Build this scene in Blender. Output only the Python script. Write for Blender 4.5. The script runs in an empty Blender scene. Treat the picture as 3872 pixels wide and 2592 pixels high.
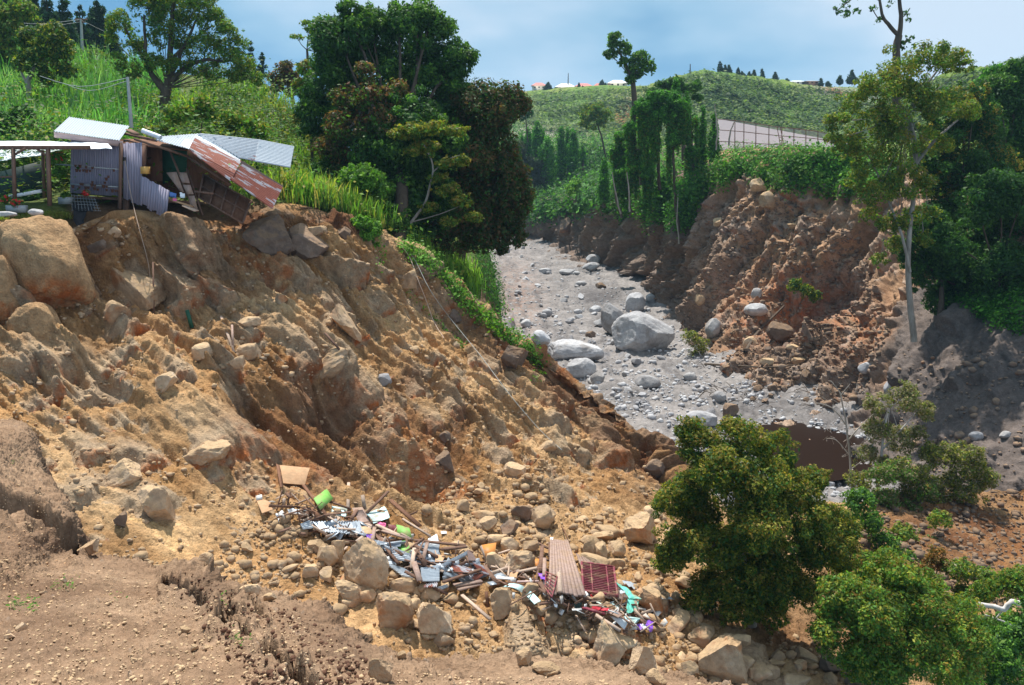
import bpy, math, random
import numpy as np
from mathutils import Vector, Matrix
from mathutils.bvhtree import BVHTree
random.seed(7)
RNG = np.random.default_rng(7)
SC = bpy.context.scene
COL = SC.collection
# ---------------------------------------------------------------- camera
PITCH = math.radians(10.5)
FPX = 886.8
CP, SP = math.cos(PITCH), math.sin(PITCH)
cam_d = bpy.data.cameras.new('camera')
cam_d.sensor_width = 36.0
cam_d.lens = 36.0 * FPX / 1024.0
cam_d.clip_start = 0.1
cam_d.clip_end = 20000
cam = bpy.data.objects.new('camera', cam_d)
COL.objects.link(cam)
cam.location = (0, 0, 0)
cam.rotation_euler = (math.pi / 2 - PITCH, 0, 0)
SC.camera = cam
# ---------------------------------------------------------------- world, sun, exposure
SUN_EL, SUN_AZ = math.radians(66), math.radians(-27)      # azimuth from +Y (away from camera), negative = left
world = bpy.data.worlds.new('World')
SC.world = world
world.use_nodes = True
nt = world.node_tree
nt.nodes.clear()
N = nt.nodes.new
L = nt.links.new
out = N('ShaderNodeOutputWorld'); bg = N('ShaderNodeBackground'); L(bg.outputs[0], out.inputs[0])
bg.inputs[1].default_value = 0.09
sky = N('ShaderNodeTexSky'); sky.sky_type = 'NISHITA'; sky.sun_disc = False
sky.sun_elevation = SUN_EL; sky.sun_rotation = SUN_AZ
sky.air_density = 1.0; sky.dust_density = 1.2; sky.ozone_density = 2.0; sky.altitude = 1500
tc = N('ShaderNodeTexCoord')
mp = N('ShaderNodeMapping'); mp.inputs['Scale'].default_value = (2.2, 2.2, 5.0); mp.inputs['Location'].default_value = (3.3, 1.2, 0.55)
L(tc.outputs['Generated'], mp.inputs[0])
no = N('ShaderNodeTexNoise'); no.inputs['Scale'].default_value = 1.5; no.inputs['Detail'].default_value = 4; no.inputs['Roughness'].default_value = 0.48
L(mp.outputs[0], no.inputs[0])
sep = N('ShaderNodeSeparateXYZ'); L(tc.outputs['Generated'], sep.inputs[0])
def wmath(op, a, b=None, clamp=False):
    m = N('ShaderNodeMath'); m.operation = op; m.use_clamp = clamp
    for i, q in enumerate((a, b)):
        if q is None: continue
        if isinstance(q, (int, float)): m.inputs[i].default_value = q
        else: L(q, m.inputs[i])
    return m.outputs[0]
# thicker, paler cloud to the right and higher up; a darker blue rain haze low on the left
gx = wmath('MULTIPLY', sep.outputs[0], 0.55)
gz = wmath('MULTIPLY', sep.outputs[2], 0.55)
tot = wmath('ADD', wmath('ADD', wmath('SUBTRACT', wmath('MULTIPLY', no.outputs['Fac'], 1.7), 0.36), gx), gz)
cr = N('ShaderNodeValToRGB'); L(tot, cr.inputs[0])
cr.color_ramp.elements[0].position = 0.30; cr.color_ramp.elements[0].color = (0.88, 2.6, 4.5, 1)
cr.color_ramp.elements[1].position = 0.84; cr.color_ramp.elements[1].color = (5.4, 6.3, 7.2, 1)
e = cr.color_ramp.elements.new(0.50); e.color = (2.55, 4.3, 5.75, 1)
e = cr.color_ramp.elements.new(0.66); e.color = (3.8, 5.25, 6.5, 1)
mixc = N('ShaderNodeMixRGB'); mixc.inputs[0].default_value = 0.92
L(sky.outputs[0], mixc.inputs[1]); L(cr.outputs[0], mixc.inputs[2])
L(mixc.outputs[0], bg.inputs[0])
sun_d = bpy.data.lights.new('sun', 'SUN')
sun_d.energy = 5.0; sun_d.angle = math.radians(0.6); sun_d.color = (1.0, 0.95, 0.86)
sun = bpy.data.objects.new('sun', sun_d)
COL.objects.link(sun)
SUN_DIR = Vector((math.sin(SUN_AZ) * math.cos(SUN_EL), math.cos(SUN_AZ) * math.cos(SUN_EL), math.sin(SUN_EL)))
sun.rotation_euler = SUN_DIR.to_track_quat('Z', 'Y').to_euler()
SC.view_settings.view_transform = 'Standard'
SC.view_settings.look = 'None'
SC.view_settings.exposure = 0.52
SC.view_settings.gamma = 1.0
SC.cycles.max_bounces = 6
SC.cycles.diffuse_bounces = 3
SC.cycles.transmission_bounces = 4
SC.cycles.transparent_max_bounces = 6
SC.cycles.volume_bounces = 0
# ---------------------------------------------------------------- helpers
def at(u, v, D):
    a = (u - 512.0) / FPX; b = (342.5 - v) / FPX
    y = CP + b * SP
    return Vector((a * D / y, D, (-SP + b * CP) * D / y))
def proj(P):
    """world points (N,3) -> u, v in the 1024 x 685 frame"""
    P = np.asarray(P)
    yc = P[..., 1] * CP - P[..., 2] * SP
    zc = P[..., 1] * SP + P[..., 2] * CP
    return 512 + FPX * P[..., 0] / yc, 342.5 - FPX * zc / yc
def tag(o, label=None, cat=None, group=None, kind=None):
    if label: o['label'] = label
    if cat: o['category'] = cat
    if group: o['group'] = group
    if kind: o['kind'] = kind
    return o
def link(name, me, parent=None, mat=None):
    o = bpy.data.objects.new(name, me)
    COL.objects.link(o)
    if mat is not None and me is not None:
        for m in (mat if isinstance(mat, (list, tuple)) else [mat]): me.materials.append(m)
    if parent is not None: o.parent = parent
    return o
def empty(name, loc, label, cat, group=None):
    o = bpy.data.objects.new(name, None); COL.objects.link(o)
    o.location = loc; o.empty_display_size = 0.3
    return tag(o, label, cat, group)
def mesh_np(name, V, F, smooth=True, cols=None, matidx=None):
    """V (n,3); F (m,k) all the same k"""
    me = bpy.data.meshes.new(name)
    V = np.ascontiguousarray(V, dtype=np.float32); F = np.ascontiguousarray(F, dtype=np.int32)
    me.vertices.add(len(V)); me.vertices.foreach_set('co', V.ravel())
    m, k = F.shape
    me.loops.add(m * k); me.loops.foreach_set('vertex_index', F.ravel())
    me.polygons.add(m)
    me.polygons.foreach_set('loop_start', np.arange(0, m * k, k, dtype=np.int32))
    try: me.polygons.foreach_set('loop_total', np.full(m, k, dtype=np.int32))
    except Exception: pass
    if smooth: me.polygons.foreach_set('use_smooth', np.ones(m, dtype=bool))
    if matidx is not None: me.polygons.foreach_set('material_index', np.ascontiguousarray(matidx, dtype=np.int32))
    me.update(calc_edges=True)
    if cols:
        for an, arr in cols.items():
            arr = np.asarray(arr, dtype=np.float32)
            if arr.shape[1] == 3: arr = np.concatenate([arr, np.ones((len(arr), 1), np.float32)], 1)
            at_ = me.color_attributes.new(an, 'FLOAT_COLOR', 'POINT')
            at_.data.foreach_set('color', arr.ravel())
    return me
_perm = np.random.default_rng(3).permutation(256).astype(np.int64)
_perm = np.concatenate([_perm, _perm, _perm])
_g = np.random.default_rng(4).normal(size=(256, 3)); _g /= np.linalg.norm(_g, axis=1)[:, None]
def pnoise(P, s=1.0, off=0.0):
    P = np.asarray(P, dtype=np.float64) * s + off
    i = np.floor(P).astype(np.int64); f = P - i; i &= 255
    w = f * f * f * (f * (f * 6 - 15) + 10)
    r = 0
    for dx in (0, 1):
        wx = w[..., 0] if dx else 1 - w[..., 0]
        for dy in (0, 1):
            wy = w[..., 1] if dy else 1 - w[..., 1]
            for dz in (0, 1):
                wz = w[..., 2] if dz else 1 - w[..., 2]
                h = _perm[(_perm[(_perm[(i[..., 0] + dx) & 255] + i[..., 1] + dy) & 255] + i[..., 2] + dz) & 255]
                g = _g[h]
                r = r + wx * wy * wz * (g[..., 0] * (f[..., 0] - dx) + g[..., 1] * (f[..., 1] - dy) + g[..., 2] * (f[..., 2] - dz))
    return r * 1.6
def fbm(P, s, octv=4, gain=0.5, off=0.0, ridged=False):
    r = 0; a = 1.0; t = 0
    for k in range(octv):
        n = pnoise(P, s, off + 17.3 * k)
        if ridged: n = 1 - 2 * np.abs(n)
        r = r + a * n; t += a; a *= gain; s *= 2.03
    return r / t
def sstep(a, b, x):
    t = np.clip((x - a) / (b - a), 0, 1); return t * t * (3 - 2 * t)
def catmull(A, n):
    """A (k,...,3) -> (n,...,3) Catmull-Rom along axis 0"""
    k = A.shape[0]
    t = np.linspace(0, k - 1, n); i = np.minimum(t.astype(int), k - 2); f = t - i
    f = f.reshape((-1,) + (1,) * (A.ndim - 1))
    p0 = A[np.maximum(i - 1, 0)]; p1 = A[i]; p2 = A[i + 1]; p3 = A[np.minimum(i + 2, k - 1)]
    return 0.5 * ((2 * p1) + (p2 - p0) * f + (2 * p0 - 5 * p1 + 4 * p2 - p3) * f ** 2 + (-p0 + 3 * p1 - 3 * p2 + p3) * f ** 3)
def gridpts(rows, nr, nc):
    A = np.array([[tuple(p) if isinstance(p, Vector) else tuple(at(*p)) for p in r] for r in rows], dtype=np.float64)
    A = catmull(A, nr)
    A = catmull(A.transpose(1, 0, 2), nc).transpose(1, 0, 2)
    return A
def gnormals(G):
    du = np.gradient(G, axis=1); dv = np.gradient(G, axis=0)
    n = np.cross(du, dv); n /= np.linalg.norm(n, axis=2)[..., None] + 1e-9
    flip = n[..., 2].mean() < 0
    return -n if flip else n
def gridfaces(nr, nc):
    i = np.arange(nr * nc).reshape(nr, nc)
    return np.stack([i[:-1, :-1], i[:-1, 1:], i[1:, 1:], i[1:, :-1]], -1).reshape(-1, 4)
def bumps(G, n, rmin, rmax, tail=2.5, hfac=0.6, seed=1, mask=None, extra=(), power=2.2, maxw=70, TS=None):
    """drumlin-like stones: a long tail up the slope, a blunt head at the lower end. returns height, rock, head masks"""
    rg = np.random.default_rng(seed)
    nr, nc, _ = G.shape
    H = np.zeros((nr, nc)); R = np.zeros((nr, nc)); Hd = np.zeros((nr, nc)); Id = np.zeros((nr, nc))
    Nn = gnormals(G)
    # down-slope direction
    T = np.zeros_like(G); T[..., 2] = -1
    T = T - (T * Nn).sum(-1)[..., None] * Nn; T /= np.linalg.norm(T, axis=2)[..., None] + 1e-9
    if TS is not None: T = TS
    S = np.cross(Nn, T)
    su = np.linalg.norm(np.gradient(G, axis=1), axis=2); sv = np.linalg.norm(np.gradient(G, axis=0), axis=2)
    items = []
    for k in range(n):
        i = rg.integers(0, nr); j = rg.integers(0, nc)
        if mask is not None and rg.random() > mask[i, j]: continue
        r = rmin * (1 - rg.random() * (1 - (rmin / rmax) ** power)) ** (-1 / power)
        items.append((i, j, r, tail * rg.uniform(0.4, 1.4), hfac * rg.uniform(0.55, 1.25)))
    items += list(extra)
    for (i, j, r, tl, hf) in items:
        ci = int(min(maxw, r * (tl + 1) * 1.3 / max(sv[i, j], 1e-3))) + 2; cj = int(min(maxw, r * (tl + 1) * 1.3 / max(su[i, j], 1e-3))) + 2
        a0, a1, b0, b1 = max(i - ci, 0), min(i + ci, nr), max(j - cj, 0), min(j + cj, nc)
        d = G[a0:a1, b0:b1] - G[i, j]
        an = rg.uniform(-0.5, 0.5); t = T[i, j] * math.cos(an) + S[i, j] * math.sin(an); s = np.cross(Nn[i, j], t)
        ds = d @ s; dt = d @ t
        w = pnoise(G[a0:a1, b0:b1], 1.3 / r, rg.uniform(0, 99)) + 0.4 * pnoise(G[a0:a1, b0:b1], 4.0 / r, rg.uniform(0, 99))
        ds = ds + w * r * 0.22; dt = dt + w * r * 0.18
        Lt = r * tl; ratio = rg.uniform(0.5, 1.0); top_h = hf * r
        h = np.full(ds.shape, top_h) * (1 + 0.25 * rg.uniform(-1, 1) * ds / r)
        h = np.minimum(h, (Lt + dt) * top_h / Lt * 1.15)                                 # long tail
        h = np.minimum(h, (0.5 * r - dt + rg.uniform(-.3, .3) * ds) * rg.uniform(1.6, 3.0))   # blunt head
        for sg in (-1, 1):
            h = np.minimum(h, (r * ratio * rg.uniform(0.6, 1.0) - sg * ds + rg.uniform(-0.05, 0.25) * dt) * rg.uniform(0.9, 2.2))
            h = np.minimum(h, (r * rg.uniform(0.7, 1.0) - (sg * ds * 0.75 + dt * 0.65)) * rg.uniform(0.9, 2.0))
        sub = H[a0:a1, b0:b1]
        win = h > sub
        sub[win] = h[win]
        rk = np.clip(1 + dt / (Lt * 0.55), 0, 1) * (h > 0.02)
        R[a0:a1, b0:b1][win] = rk[win]
        Hd[a0:a1, b0:b1][win] = (sstep(0.0, 0.45 * r, dt) * (h > 0.02))[win]
        Id[a0:a1, b0:b1][win] = rg.random()
    return H, R, Hd, Id
def blur(A, k=1):
    for _ in range(k):
        B = A.copy()
        B[1:-1] = (A[:-2] + 2 * A[1:-1] + A[2:]) / 4
        A = B.copy()
        A[:, 1:-1] = (B[:, :-2] + 2 * B[:, 1:-1] + B[:, 2:]) / 4
    return A
# ---------------------------------------------------------------- materials
def new_mat(name):
    m = bpy.data.materials.new(name); m.use_nodes = True
    t = m.node_tree; t.nodes.clear()
    o = t.nodes.new('ShaderNodeOutputMaterial'); b = t.nodes.new('ShaderNodeBsdfPrincipled')
    t.links.new(b.outputs[0], o.inputs[0])
    return m, t, b
class NB:
    def __init__(s, t): s.t = t
    def n(s, typ, **kw):
        q = s.t.nodes.new(typ)
        for k, v in kw.items():
            if k in q.inputs: s.set(q.inputs[k], v)
            else: setattr(q, k, v)
        return q
    def set(s, inp, v):
        if isinstance(v, bpy.types.NodeSocket): s.t.links.new(v, inp)
        elif isinstance(v, tuple) and len(v) == 3 and inp.type == 'RGBA': inp.default_value = (*v, 1)
        else: inp.default_value = v
    def noise(s, scale, detail=4, rough=0.55, vec=None, dist=0.0):
        q = s.n('ShaderNodeTexNoise'); q.inputs['Scale'].default_value = scale; q.inputs['Detail'].default_value = detail
        q.inputs['Roughness'].default_value = rough; q.inputs['Distortion'].default_value = dist
        if vec is not None: s.t.links.new(vec, q.inputs['Vector'])
        return q.outputs['Fac']
    def ramp(s, fac, stops):
        q = s.n('ShaderNodeValToRGB'); s.t.links.new(fac, q.inputs[0])
        el = q.color_ramp.elements
        while len(el) < len(stops): el.new(0.5)
        for e_, (p, c) in zip(el, stops):
            e_.position = p; e_.color = (*c, 1) if len(c) == 3 else c
        return q.outputs[0]
    def mix(s, fac, a, b, mode='MIX'):
        q = s.n('ShaderNodeMixRGB'); q.blend_type = mode
        s.set(q.inputs[0], fac); s.set(q.inputs[1], a); s.set(q.inputs[2], b)
        return q.outputs[0]
    def math(s, op, a, b=0.0, clamp=False):
        q = s.n('ShaderNodeMath'); q.operation = op; q.use_clamp = clamp
        s.set(q.inputs[0], a); s.set(q.inputs[1], b)
        return q.outputs[0]
    def pos(s, obj=False):
        if obj: return s.n('ShaderNodeTexCoord').outputs['Object']
        return s.n('ShaderNodeNewGeometry').outputs['Position']
    def attr(s, name):
        q = s.n('ShaderNodeAttribute'); q.attribute_name = name
        return q.outputs['Color']
    def sep(s, c):
        q = s.n('ShaderNodeSeparateColor'); s.t.links.new(c, q.inputs[0]); return q.outputs
    def bump(s, b, h, strength=0.5, dist=0.1):
        q = s.n('ShaderNodeBump'); q.inputs['Strength'].default_value = strength; q.inputs['Distance'].default_value = dist
        s.t.links.new(h, q.inputs['Height']); s.t.links.new(q.outputs[0], b.inputs['Normal'])
def mat_terrain(name, soil, soil2, rock, rock2, stain, wet_shade, nscale=1.0, rough=0.95, bump=0.5, bdist=0.12, tint=False):
    """Mask attribute: R rock, G iron stain, B dark soil"""
    m, t, b = new_mat(name); q = NB(t); p = q.pos()
    n1 = q.noise(0.35 * nscale, 5, 0.6, p, 0.6); n2 = q.noise(3.0 * nscale, 5, 0.65, p); n3 = q.noise(14 * nscale, 4, 0.7, p)
    sc = q.ramp(n1, [(0.35, soil), (0.65, soil2)])
    rc = q.ramp(q.noise(0.9 * nscale, 4, 0.6, p, 0.5), [(0.35, rock), (0.66, rock2)])
    mk = q.sep(q.attr('Mask'))
    if tint: sc = q.mix(1.0, sc, q.attr('Tint'), 'MULTIPLY')
    c = q.mix(mk[0], sc, rc)
    gs = q.math('MULTIPLY', mk[1], q.ramp(q.noise(1.6 * nscale, 3, 0.6, p), [(0.38, (0, 0, 0)), (0.6, (1, 1, 1))]))
    c = q.mix(gs, c, stain)
    c = q.mix(mk[2], c, wet_shade)
    c = q.mix(1.0, c, q.ramp(n2, [(0.28, (0.62, 0.62, 0.62)), (0.7, (1.18, 1.18, 1.18))]), 'MULTIPLY')
    c = q.mix(1.0, c, q.ramp(n3, [(0.3, (0.72, 0.71, 0.7)), (0.7, (1.15, 1.15, 1.15))]), 'MULTIPLY')
    t.links.new(c, b.inputs['Base Color']); b.inputs['Roughness'].default_value = rough
    b.inputs['Specular IOR Level'].default_value = 0.15
    h = q.math('ADD', q.math('MULTIPLY', n2, 1.0), q.math('MULTIPLY', n3, 0.45))
    q.bump(b, h, bump, bdist)
    return m
def mat_rock(name, c1, c2, c3, stain, nscale=1.0, dust=None):
    m, t, b = new_mat(name); q = NB(t)
    oi = q.n('ShaderNodeObjectInfo')
    vadd = q.n('ShaderNodeVectorMath'); vadd.operation = 'ADD'
    t.links.new(q.pos(), vadd.inputs[0]); t.links.new(oi.outputs['Location'], vadd.inputs[1]); p = vadd.outputs[0]
    n1 = q.noise(0.8 * nscale, 5, 0.6, p, 0.4); n2 = q.noise(5 * nscale, 6, 0.7, p)
    c = q.ramp(n1, [(0.3, c1), (0.5, c2), (0.7, c3)])
    st = q.ramp(q.noise(0.55 * nscale, 3, 0.6, p, 0.8), [(0.56, (0, 0, 0)), (0.7, (1, 1, 1))])
    c = q.mix(q.math('MULTIPLY', st, 0.75), c, stain)
    if dust is not None:
        ge = q.n('ShaderNodeNewGeometry'); sx = q.n('ShaderNodeSeparateXYZ'); t.links.new(ge.outputs['Normal'], sx.inputs[0])
        dm = q.math('ADD', sx.outputs[2], q.math('MULTIPLY', q.math('SUBTRACT', q.noise(2.2 * nscale, 4, 0.65, p), 0.5), 2.2))
        c = q.mix(q.ramp(dm, [(0.45, (0, 0, 0)), (0.75, (0.85, 0.85, 0.85))]), c, dust)
    c = q.mix(1.0, c, q.ramp(oi.outputs['Random'], [(0.0, (0.78, 0.76, 0.74)), (1.0, (1.12, 1.12, 1.12))]), 'MULTIPLY')
    c = q.mix(1.0, c, q.ramp(n2, [(0.3, (0.7, 0.7, 0.7)), (0.68, (1.15, 1.15, 1.15))]), 'MULTIPLY')
    t.links.new(c, b.inputs['Base Color']); b.inputs['Roughness'].default_value = 0.9; b.inputs['Specular IOR Level'].default_value = 0.2
    q.bump(b, n2, 0.7, 0.08)
    return m
def mat_leaf(name, gloss=0.35, trans=0.3):
    """colour comes from the Col attribute: each leaf has its own colour"""
    m, t, b = new_mat(name); q = NB(t)
    c = q.attr('Col')
    t.links.new(c, b.inputs['Base Color']); b.inputs['Roughness'].default_value = 0.55; b.inputs['Specular IOR Level'].default_value = gloss
    tr = q.n('ShaderNodeBsdfTranslucent'); t.links.new(q.mix(1.0, c, (1.5, 1.6, 0.6), 'MULTIPLY'), tr.inputs[0])
    mx = q.n('ShaderNodeMixShader'); mx.inputs[0].default_value = trans
    t.links.new(b.outputs[0], mx.inputs[1]); t.links.new(tr.outputs[0], mx.inputs[2])
    t.links.new(mx.outputs[0], [x for x in t.nodes if x.type == 'OUTPUT_MATERIAL'][0].inputs[0])
    return m
def mat_simple(name, c1, c2, scale=6, rough=0.8, spec=0.2, metal=0.0, stretch=(1, 1, 1), bump=0.15, obj=True, rnd=0.2, mud=0.0):
    m, t, b = new_mat(name); q = NB(t)
    mp_ = q.n('ShaderNodeMapping'); mp_.inputs['Scale'].default_value = stretch
    t.links.new(q.pos(obj), mp_.inputs[0])
    n = q.noise(scale, 5, 0.65, mp_.outputs[0], 0.3)
    c = q.ramp(n, [(0.3, c1), (0.7, c2)])
    oi = q.n('ShaderNodeObjectInfo')
    c = q.mix(1.0, c, q.ramp(oi.outputs['Random'], [(0, (1 - rnd,) * 3), (1, (1 + rnd,) * 3)]), 'MULTIPLY')
    if mud:
        c = q.mix(q.math('MULTIPLY', q.ramp(q.noise(2.6, 5, 0.7, q.pos()), [(0.48, (0, 0, 0)), (0.62, (1, 1, 1))]), mud), c, (0.33, 0.22, 0.13))
    t.links.new(c, b.inputs['Base Color']); b.inputs['Roughness'].default_value = rough
    b.inputs['Specular IOR Level'].default_value = spec; b.inputs['Metallic'].default_value = metal
    if bump: q.bump(b, n, bump, 0.03)
    return m
M = {}
M['slope'] = mat_terrain('slope_soil', (0.59, 0.37, 0.185), (0.43, 0.24, 0.105), (0.54, 0.40, 0.26), (0.42, 0.30, 0.20), (0.50, 0.15, 0.04), (0.17, 0.075, 0.035), tint=True, bump=1.0, bdist=0.2)
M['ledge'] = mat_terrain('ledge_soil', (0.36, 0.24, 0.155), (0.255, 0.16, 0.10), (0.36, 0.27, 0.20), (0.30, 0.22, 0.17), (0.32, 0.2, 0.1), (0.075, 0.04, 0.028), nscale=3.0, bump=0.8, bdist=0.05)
M['river'] = mat_terrain('lahar_rock', (0.32, 0.295, 0.285), (0.21, 0.195, 0.19), (0.27, 0.265, 0.28), (0.18, 0.18, 0.195), (0.32, 0.2, 0.15), (0.08, 0.075, 0.08), nscale=0.7, bdist=0.2)
M['cliff'] = mat_terrain('cliff_soil', (0.44, 0.27, 0.16), (0.31, 0.195, 0.125), (0.48, 0.35, 0.26), (0.34, 0.26, 0.21), (0.42, 0.15, 0.06), (0.115, 0.105, 0.105), nscale=0.7, bdist=0.25)
M['hill'] = mat_terrain('hillside_soil', (0.09, 0.13, 0.03), (0.13, 0.16, 0.04), (0.08, 0.12, 0.03), (0.12, 0.14, 0.05), (0.2, 0.12, 0.06), (0.20, 0.125, 0.07), nscale=0.8, bdist=0.2)
M['rock_tan'] = mat_rock('tan_boulder', (0.60, 0.47, 0.34), (0.52, 0.37, 0.24), (0.40, 0.28, 0.185), (0.46, 0.17, 0.05), 1.0, (0.50, 0.35, 0.205))
M['rock_grey'] = mat_rock('grey_boulder', (0.54, 0.54, 0.55), (0.42, 0.42, 0.44), (0.29, 0.285, 0.30), (0.30, 0.27, 0.25), 0.8)
M['rock_dark'] = mat_rock('dark_boulder', (0.26, 0.20, 0.16), (0.19, 0.14, 0.11), (0.14, 0.11, 0.10), (0.30, 0.13, 0.06), 0.8, (0.27, 0.18, 0.115))
# ================================================================= TERRAIN
TERR = []      # (V, F) for ray casting
def put_terrain(name, G, mat, mask, tint=None):
    nr, nc, _ = G.shape
    F = gridfaces(nr, nc)
    V = G.reshape(-1, 3)
    cols_ = {'Mask': mask.reshape(-1, mask.shape[-1])}
    if tint is not None: cols_['Tint'] = tint.reshape(-1, 3)
    me = mesh_np(name, V, F, True, cols_)
    o = link(name, me, None, mat); tag(o, kind='structure')
    TERR.append((V, F, name))
    return o
def wv(p, dx, dy, dz):
    q = at(*p); return Vector((q.x + dx, q.y + dy, q.z + dz))
def nearest_ij(G, u, v):
    U, W = proj(G); k = np.argmin((U - u) ** 2 + (W - v) ** 2); return np.unravel_index(k, U.shape)
# ---- the big landslide face below the house and the rubble fan at its foot
cols = [
 [(-80,221,36),(-80,300,34),(-80,390,31),(-80,500,27),(-80,600,22),(-80,690,18)],
 [(0,221,36),(5,300,34.5),(15,400,31),(40,500,26.5),(60,600,22),(60,700,18)],
 [(66,219,36.5),(95,300,35.6),(115,400,31.8),(140,500,27),(150,600,22.5),(150,710,18.5)],
 [(120,210,39),(160,290,38),(200,390,33.5),(235,500,28.5),(250,610,23.5),(250,720,19)],
 [(180,214,40),(225,290,38.5),(270,390,34.5),(300,510,28.5),(330,620,23.5),(340,730,19)],
 [(235,216,41.5),(285,300,39.5),(335,400,35.5),(375,500,30.5),(420,610,24.5),(430,730,20)],
 [(280,208,42.5),(340,310,41),(390,400,37),(435,495,31.5),(490,610,25),(510,735,20)],
 [(320,216,43.5),(390,320,42),(440,410,38),(490,490,33),(560,610,25),(590,740,20)],
 [(360,228,44.5),(430,330,43),(490,410,39),(540,485,34.5),(620,600,26),(670,740,21)],
 [(400,246,46),(470,340,44),(530,410,40),(590,485,35.5),(680,600,27),(750,740,21.5)],
 [(450,284,46.5),(510,362,44),(570,418,40.5),(630,485,36),(740,590,29),(830,740,22)],
 [(520,345,45),(560,387,43),(610,434,40),(655,495,36.5),(790,580,31),(920,740,22.5)],
 [(600,402,42.5),(625,427,41),(650,462,39),(680,510,36),(840,565,33),(1010,740,23)],
 [(672,482,38),(680,497,37.5),(690,515,37),(710,540,35.5),(900,550,35),(1100,740,24)]]
rows = []
for kk in (2, 1):
    rows.append([wv(c[0], 1.0 * kk, 3.5 * kk, (-0.7 if j < 8 else -3.0) * kk) for j, c in enumerate(cols)])
cols[-1] = [(672,482,38),(682,498,37.5),(694,514,37),(716,535,36),(960,502,41.5),(1150,740,26)]
cols.append([(676,484,39),(692,499,38.5),(720,513,38.5),(770,525,38.5),(1090,500,42),(1300,740,27)])
cj_n = len(cols)
for q_ in rows: q_.append(wv((676,484,39), 2.0 * (2 if q_ is rows[0] else 1), 3.5, -3.0 * (2 if q_ is rows[0] else 1)))
for r in range(6): rows.append([c[r] for c in cols])
NR, NCc = 620, 760
G = gridpts(rows, NR, NCc)
Nn = gnormals(G)
U, W = proj(G)
ri = np.linspace(0, len(rows) - 1, NR)[:, None] * np.ones((1, NCc))       # control row coordinate: 2 = crest, 5 = foot, 7 = bottom
cj = np.linspace(0, len(cols) - 1, NCc)[None, :] * np.ones((NR, 1))
steep = sstep(1.9, 2.3, ri) * (1 - sstep(4.7, 5.6, ri))
# down-slope streaks: noise stretched along the fall line
Gi = np.gradient(G, axis=0); Gj = np.gradient(G, axis=1)
Ui, Uj, Wi, Wj = np.gradient(U, axis=0), np.gradient(U, axis=1), np.gradient(W, axis=0), np.gradient(W, axis=1)
det = Ui * Wj - Uj * Wi; det = np.where(np.abs(det) < 1e-6, 1e-6, det)
ca = (0.72 * Wj - 0.70 * Uj) / det; cb = (0.70 * Ui - 0.72 * Wi) / det
T = ca[..., None] * Gi + cb[..., None] * Gj; T /= np.linalg.norm(T, axis=2)[..., None] + 1e-9
Td = np.zeros_like(G); Td[..., 2] = -1
Td = Td - (Td * Nn).sum(-1)[..., None] * Nn; Td /= np.linalg.norm(Td, axis=2)[..., None] + 1e-9
bl = (sstep(1.8, 2.6, ri) * (1 - sstep(4.6, 5.4, ri)))[..., None]
T = T * bl + Td * (1 - bl); T /= np.linalg.norm(T, axis=2)[..., None] + 1e-9
Tm = T[200:420].reshape(-1, 3).mean(0); Tm /= np.linalg.norm(Tm)
Nm = Nn[200:420].reshape(-1, 3).mean(0); Nm -= Nm.dot(Tm) * Tm; Nm /= np.linalg.norm(Nm); Sm = np.cross(Nm, Tm)
cc = np.cumsum(np.linalg.norm(np.gradient(G, axis=1), axis=2), axis=1); rr = np.cumsum(np.linalg.norm(np.gradient(G, axis=0), axis=2), axis=0)
Q = np.stack([G @ Sm, (G @ Tm) * 0.26, (G @ Nm) * 0.5], -1)
Q2 = np.stack([G @ Sm, (G @ Tm) * 0.14, (G @ Nm) * 0.4], -1)
h = 1.1 * fbm(Q, 0.25, 4, 0.5) * steep + 0.4 * fbm(Q2, 0.6, 4, 0.55, 5.0, True) * steep + 0.30 * fbm(Q2, 2.2, 3, 0.55, 15.0, True) * steep
cS = G @ Sm
i_, j_ = 330, 380
du_ = (U[i_, j_ + 8] - U[i_, j_]); dc_ = cS[i_, j_ + 8] - cS[i_, j_]
if du_ * dc_ > 0: cS = -cS            # cS grows towards the lower left of the face
def saw(x, drop=0.14):
    f_ = x - np.floor(x); return np.where(f_ < 1 - drop, f_ / (1 - drop), (1 - f_) / drop)
a1 = np.clip(0.55 + 1.3 * fbm(Q, 0.16, 2, 0.5, 70.0), 0, 1.3); a2 = np.clip(0.5 + 1.5 * fbm(Q, 0.45, 2, 0.5, 80.0), 0, 1.3); a3 = np.clip(0.5 + 1.5 * fbm(Q, 1.0, 2, 0.5, 90.0), 0, 1.3)
h += steep * (1.05 * a1 * saw(cS * 0.24 + 1.1 * fbm(Q2, 0.30, 3, 0.5, 21.0)) + 0.50 * a2 * saw(cS * 0.62 + 1.1 * fbm(Q2, 0.8, 3, 0.5, 22.0)) + 0.20 * a3 * saw(cS * 1.7 + 1.2 * fbm(Q2, 2.2, 3, 0.5, 23.0), 0.2)) - 0.6 * steep
hfine = 0.14 * fbm(G, 0.9, 5, 0.6, 9.0) + 0.20 * fbm(Q, 3.2, 4, 0.65, 3.0, True) + 0.10 * fbm(G, 5, 3, 0.65, 3.0, True)
h += 0.35 * fbm(G, 0.18, 3) + 0.10 * fbm(G, 0.9, 5, 0.6, 9.0) + hfine
extra = []
def eb(u, v, r, tl, hf):
    i, j = nearest_ij(G, u, v); extra.append((i, j, r, tl, hf))
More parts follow.
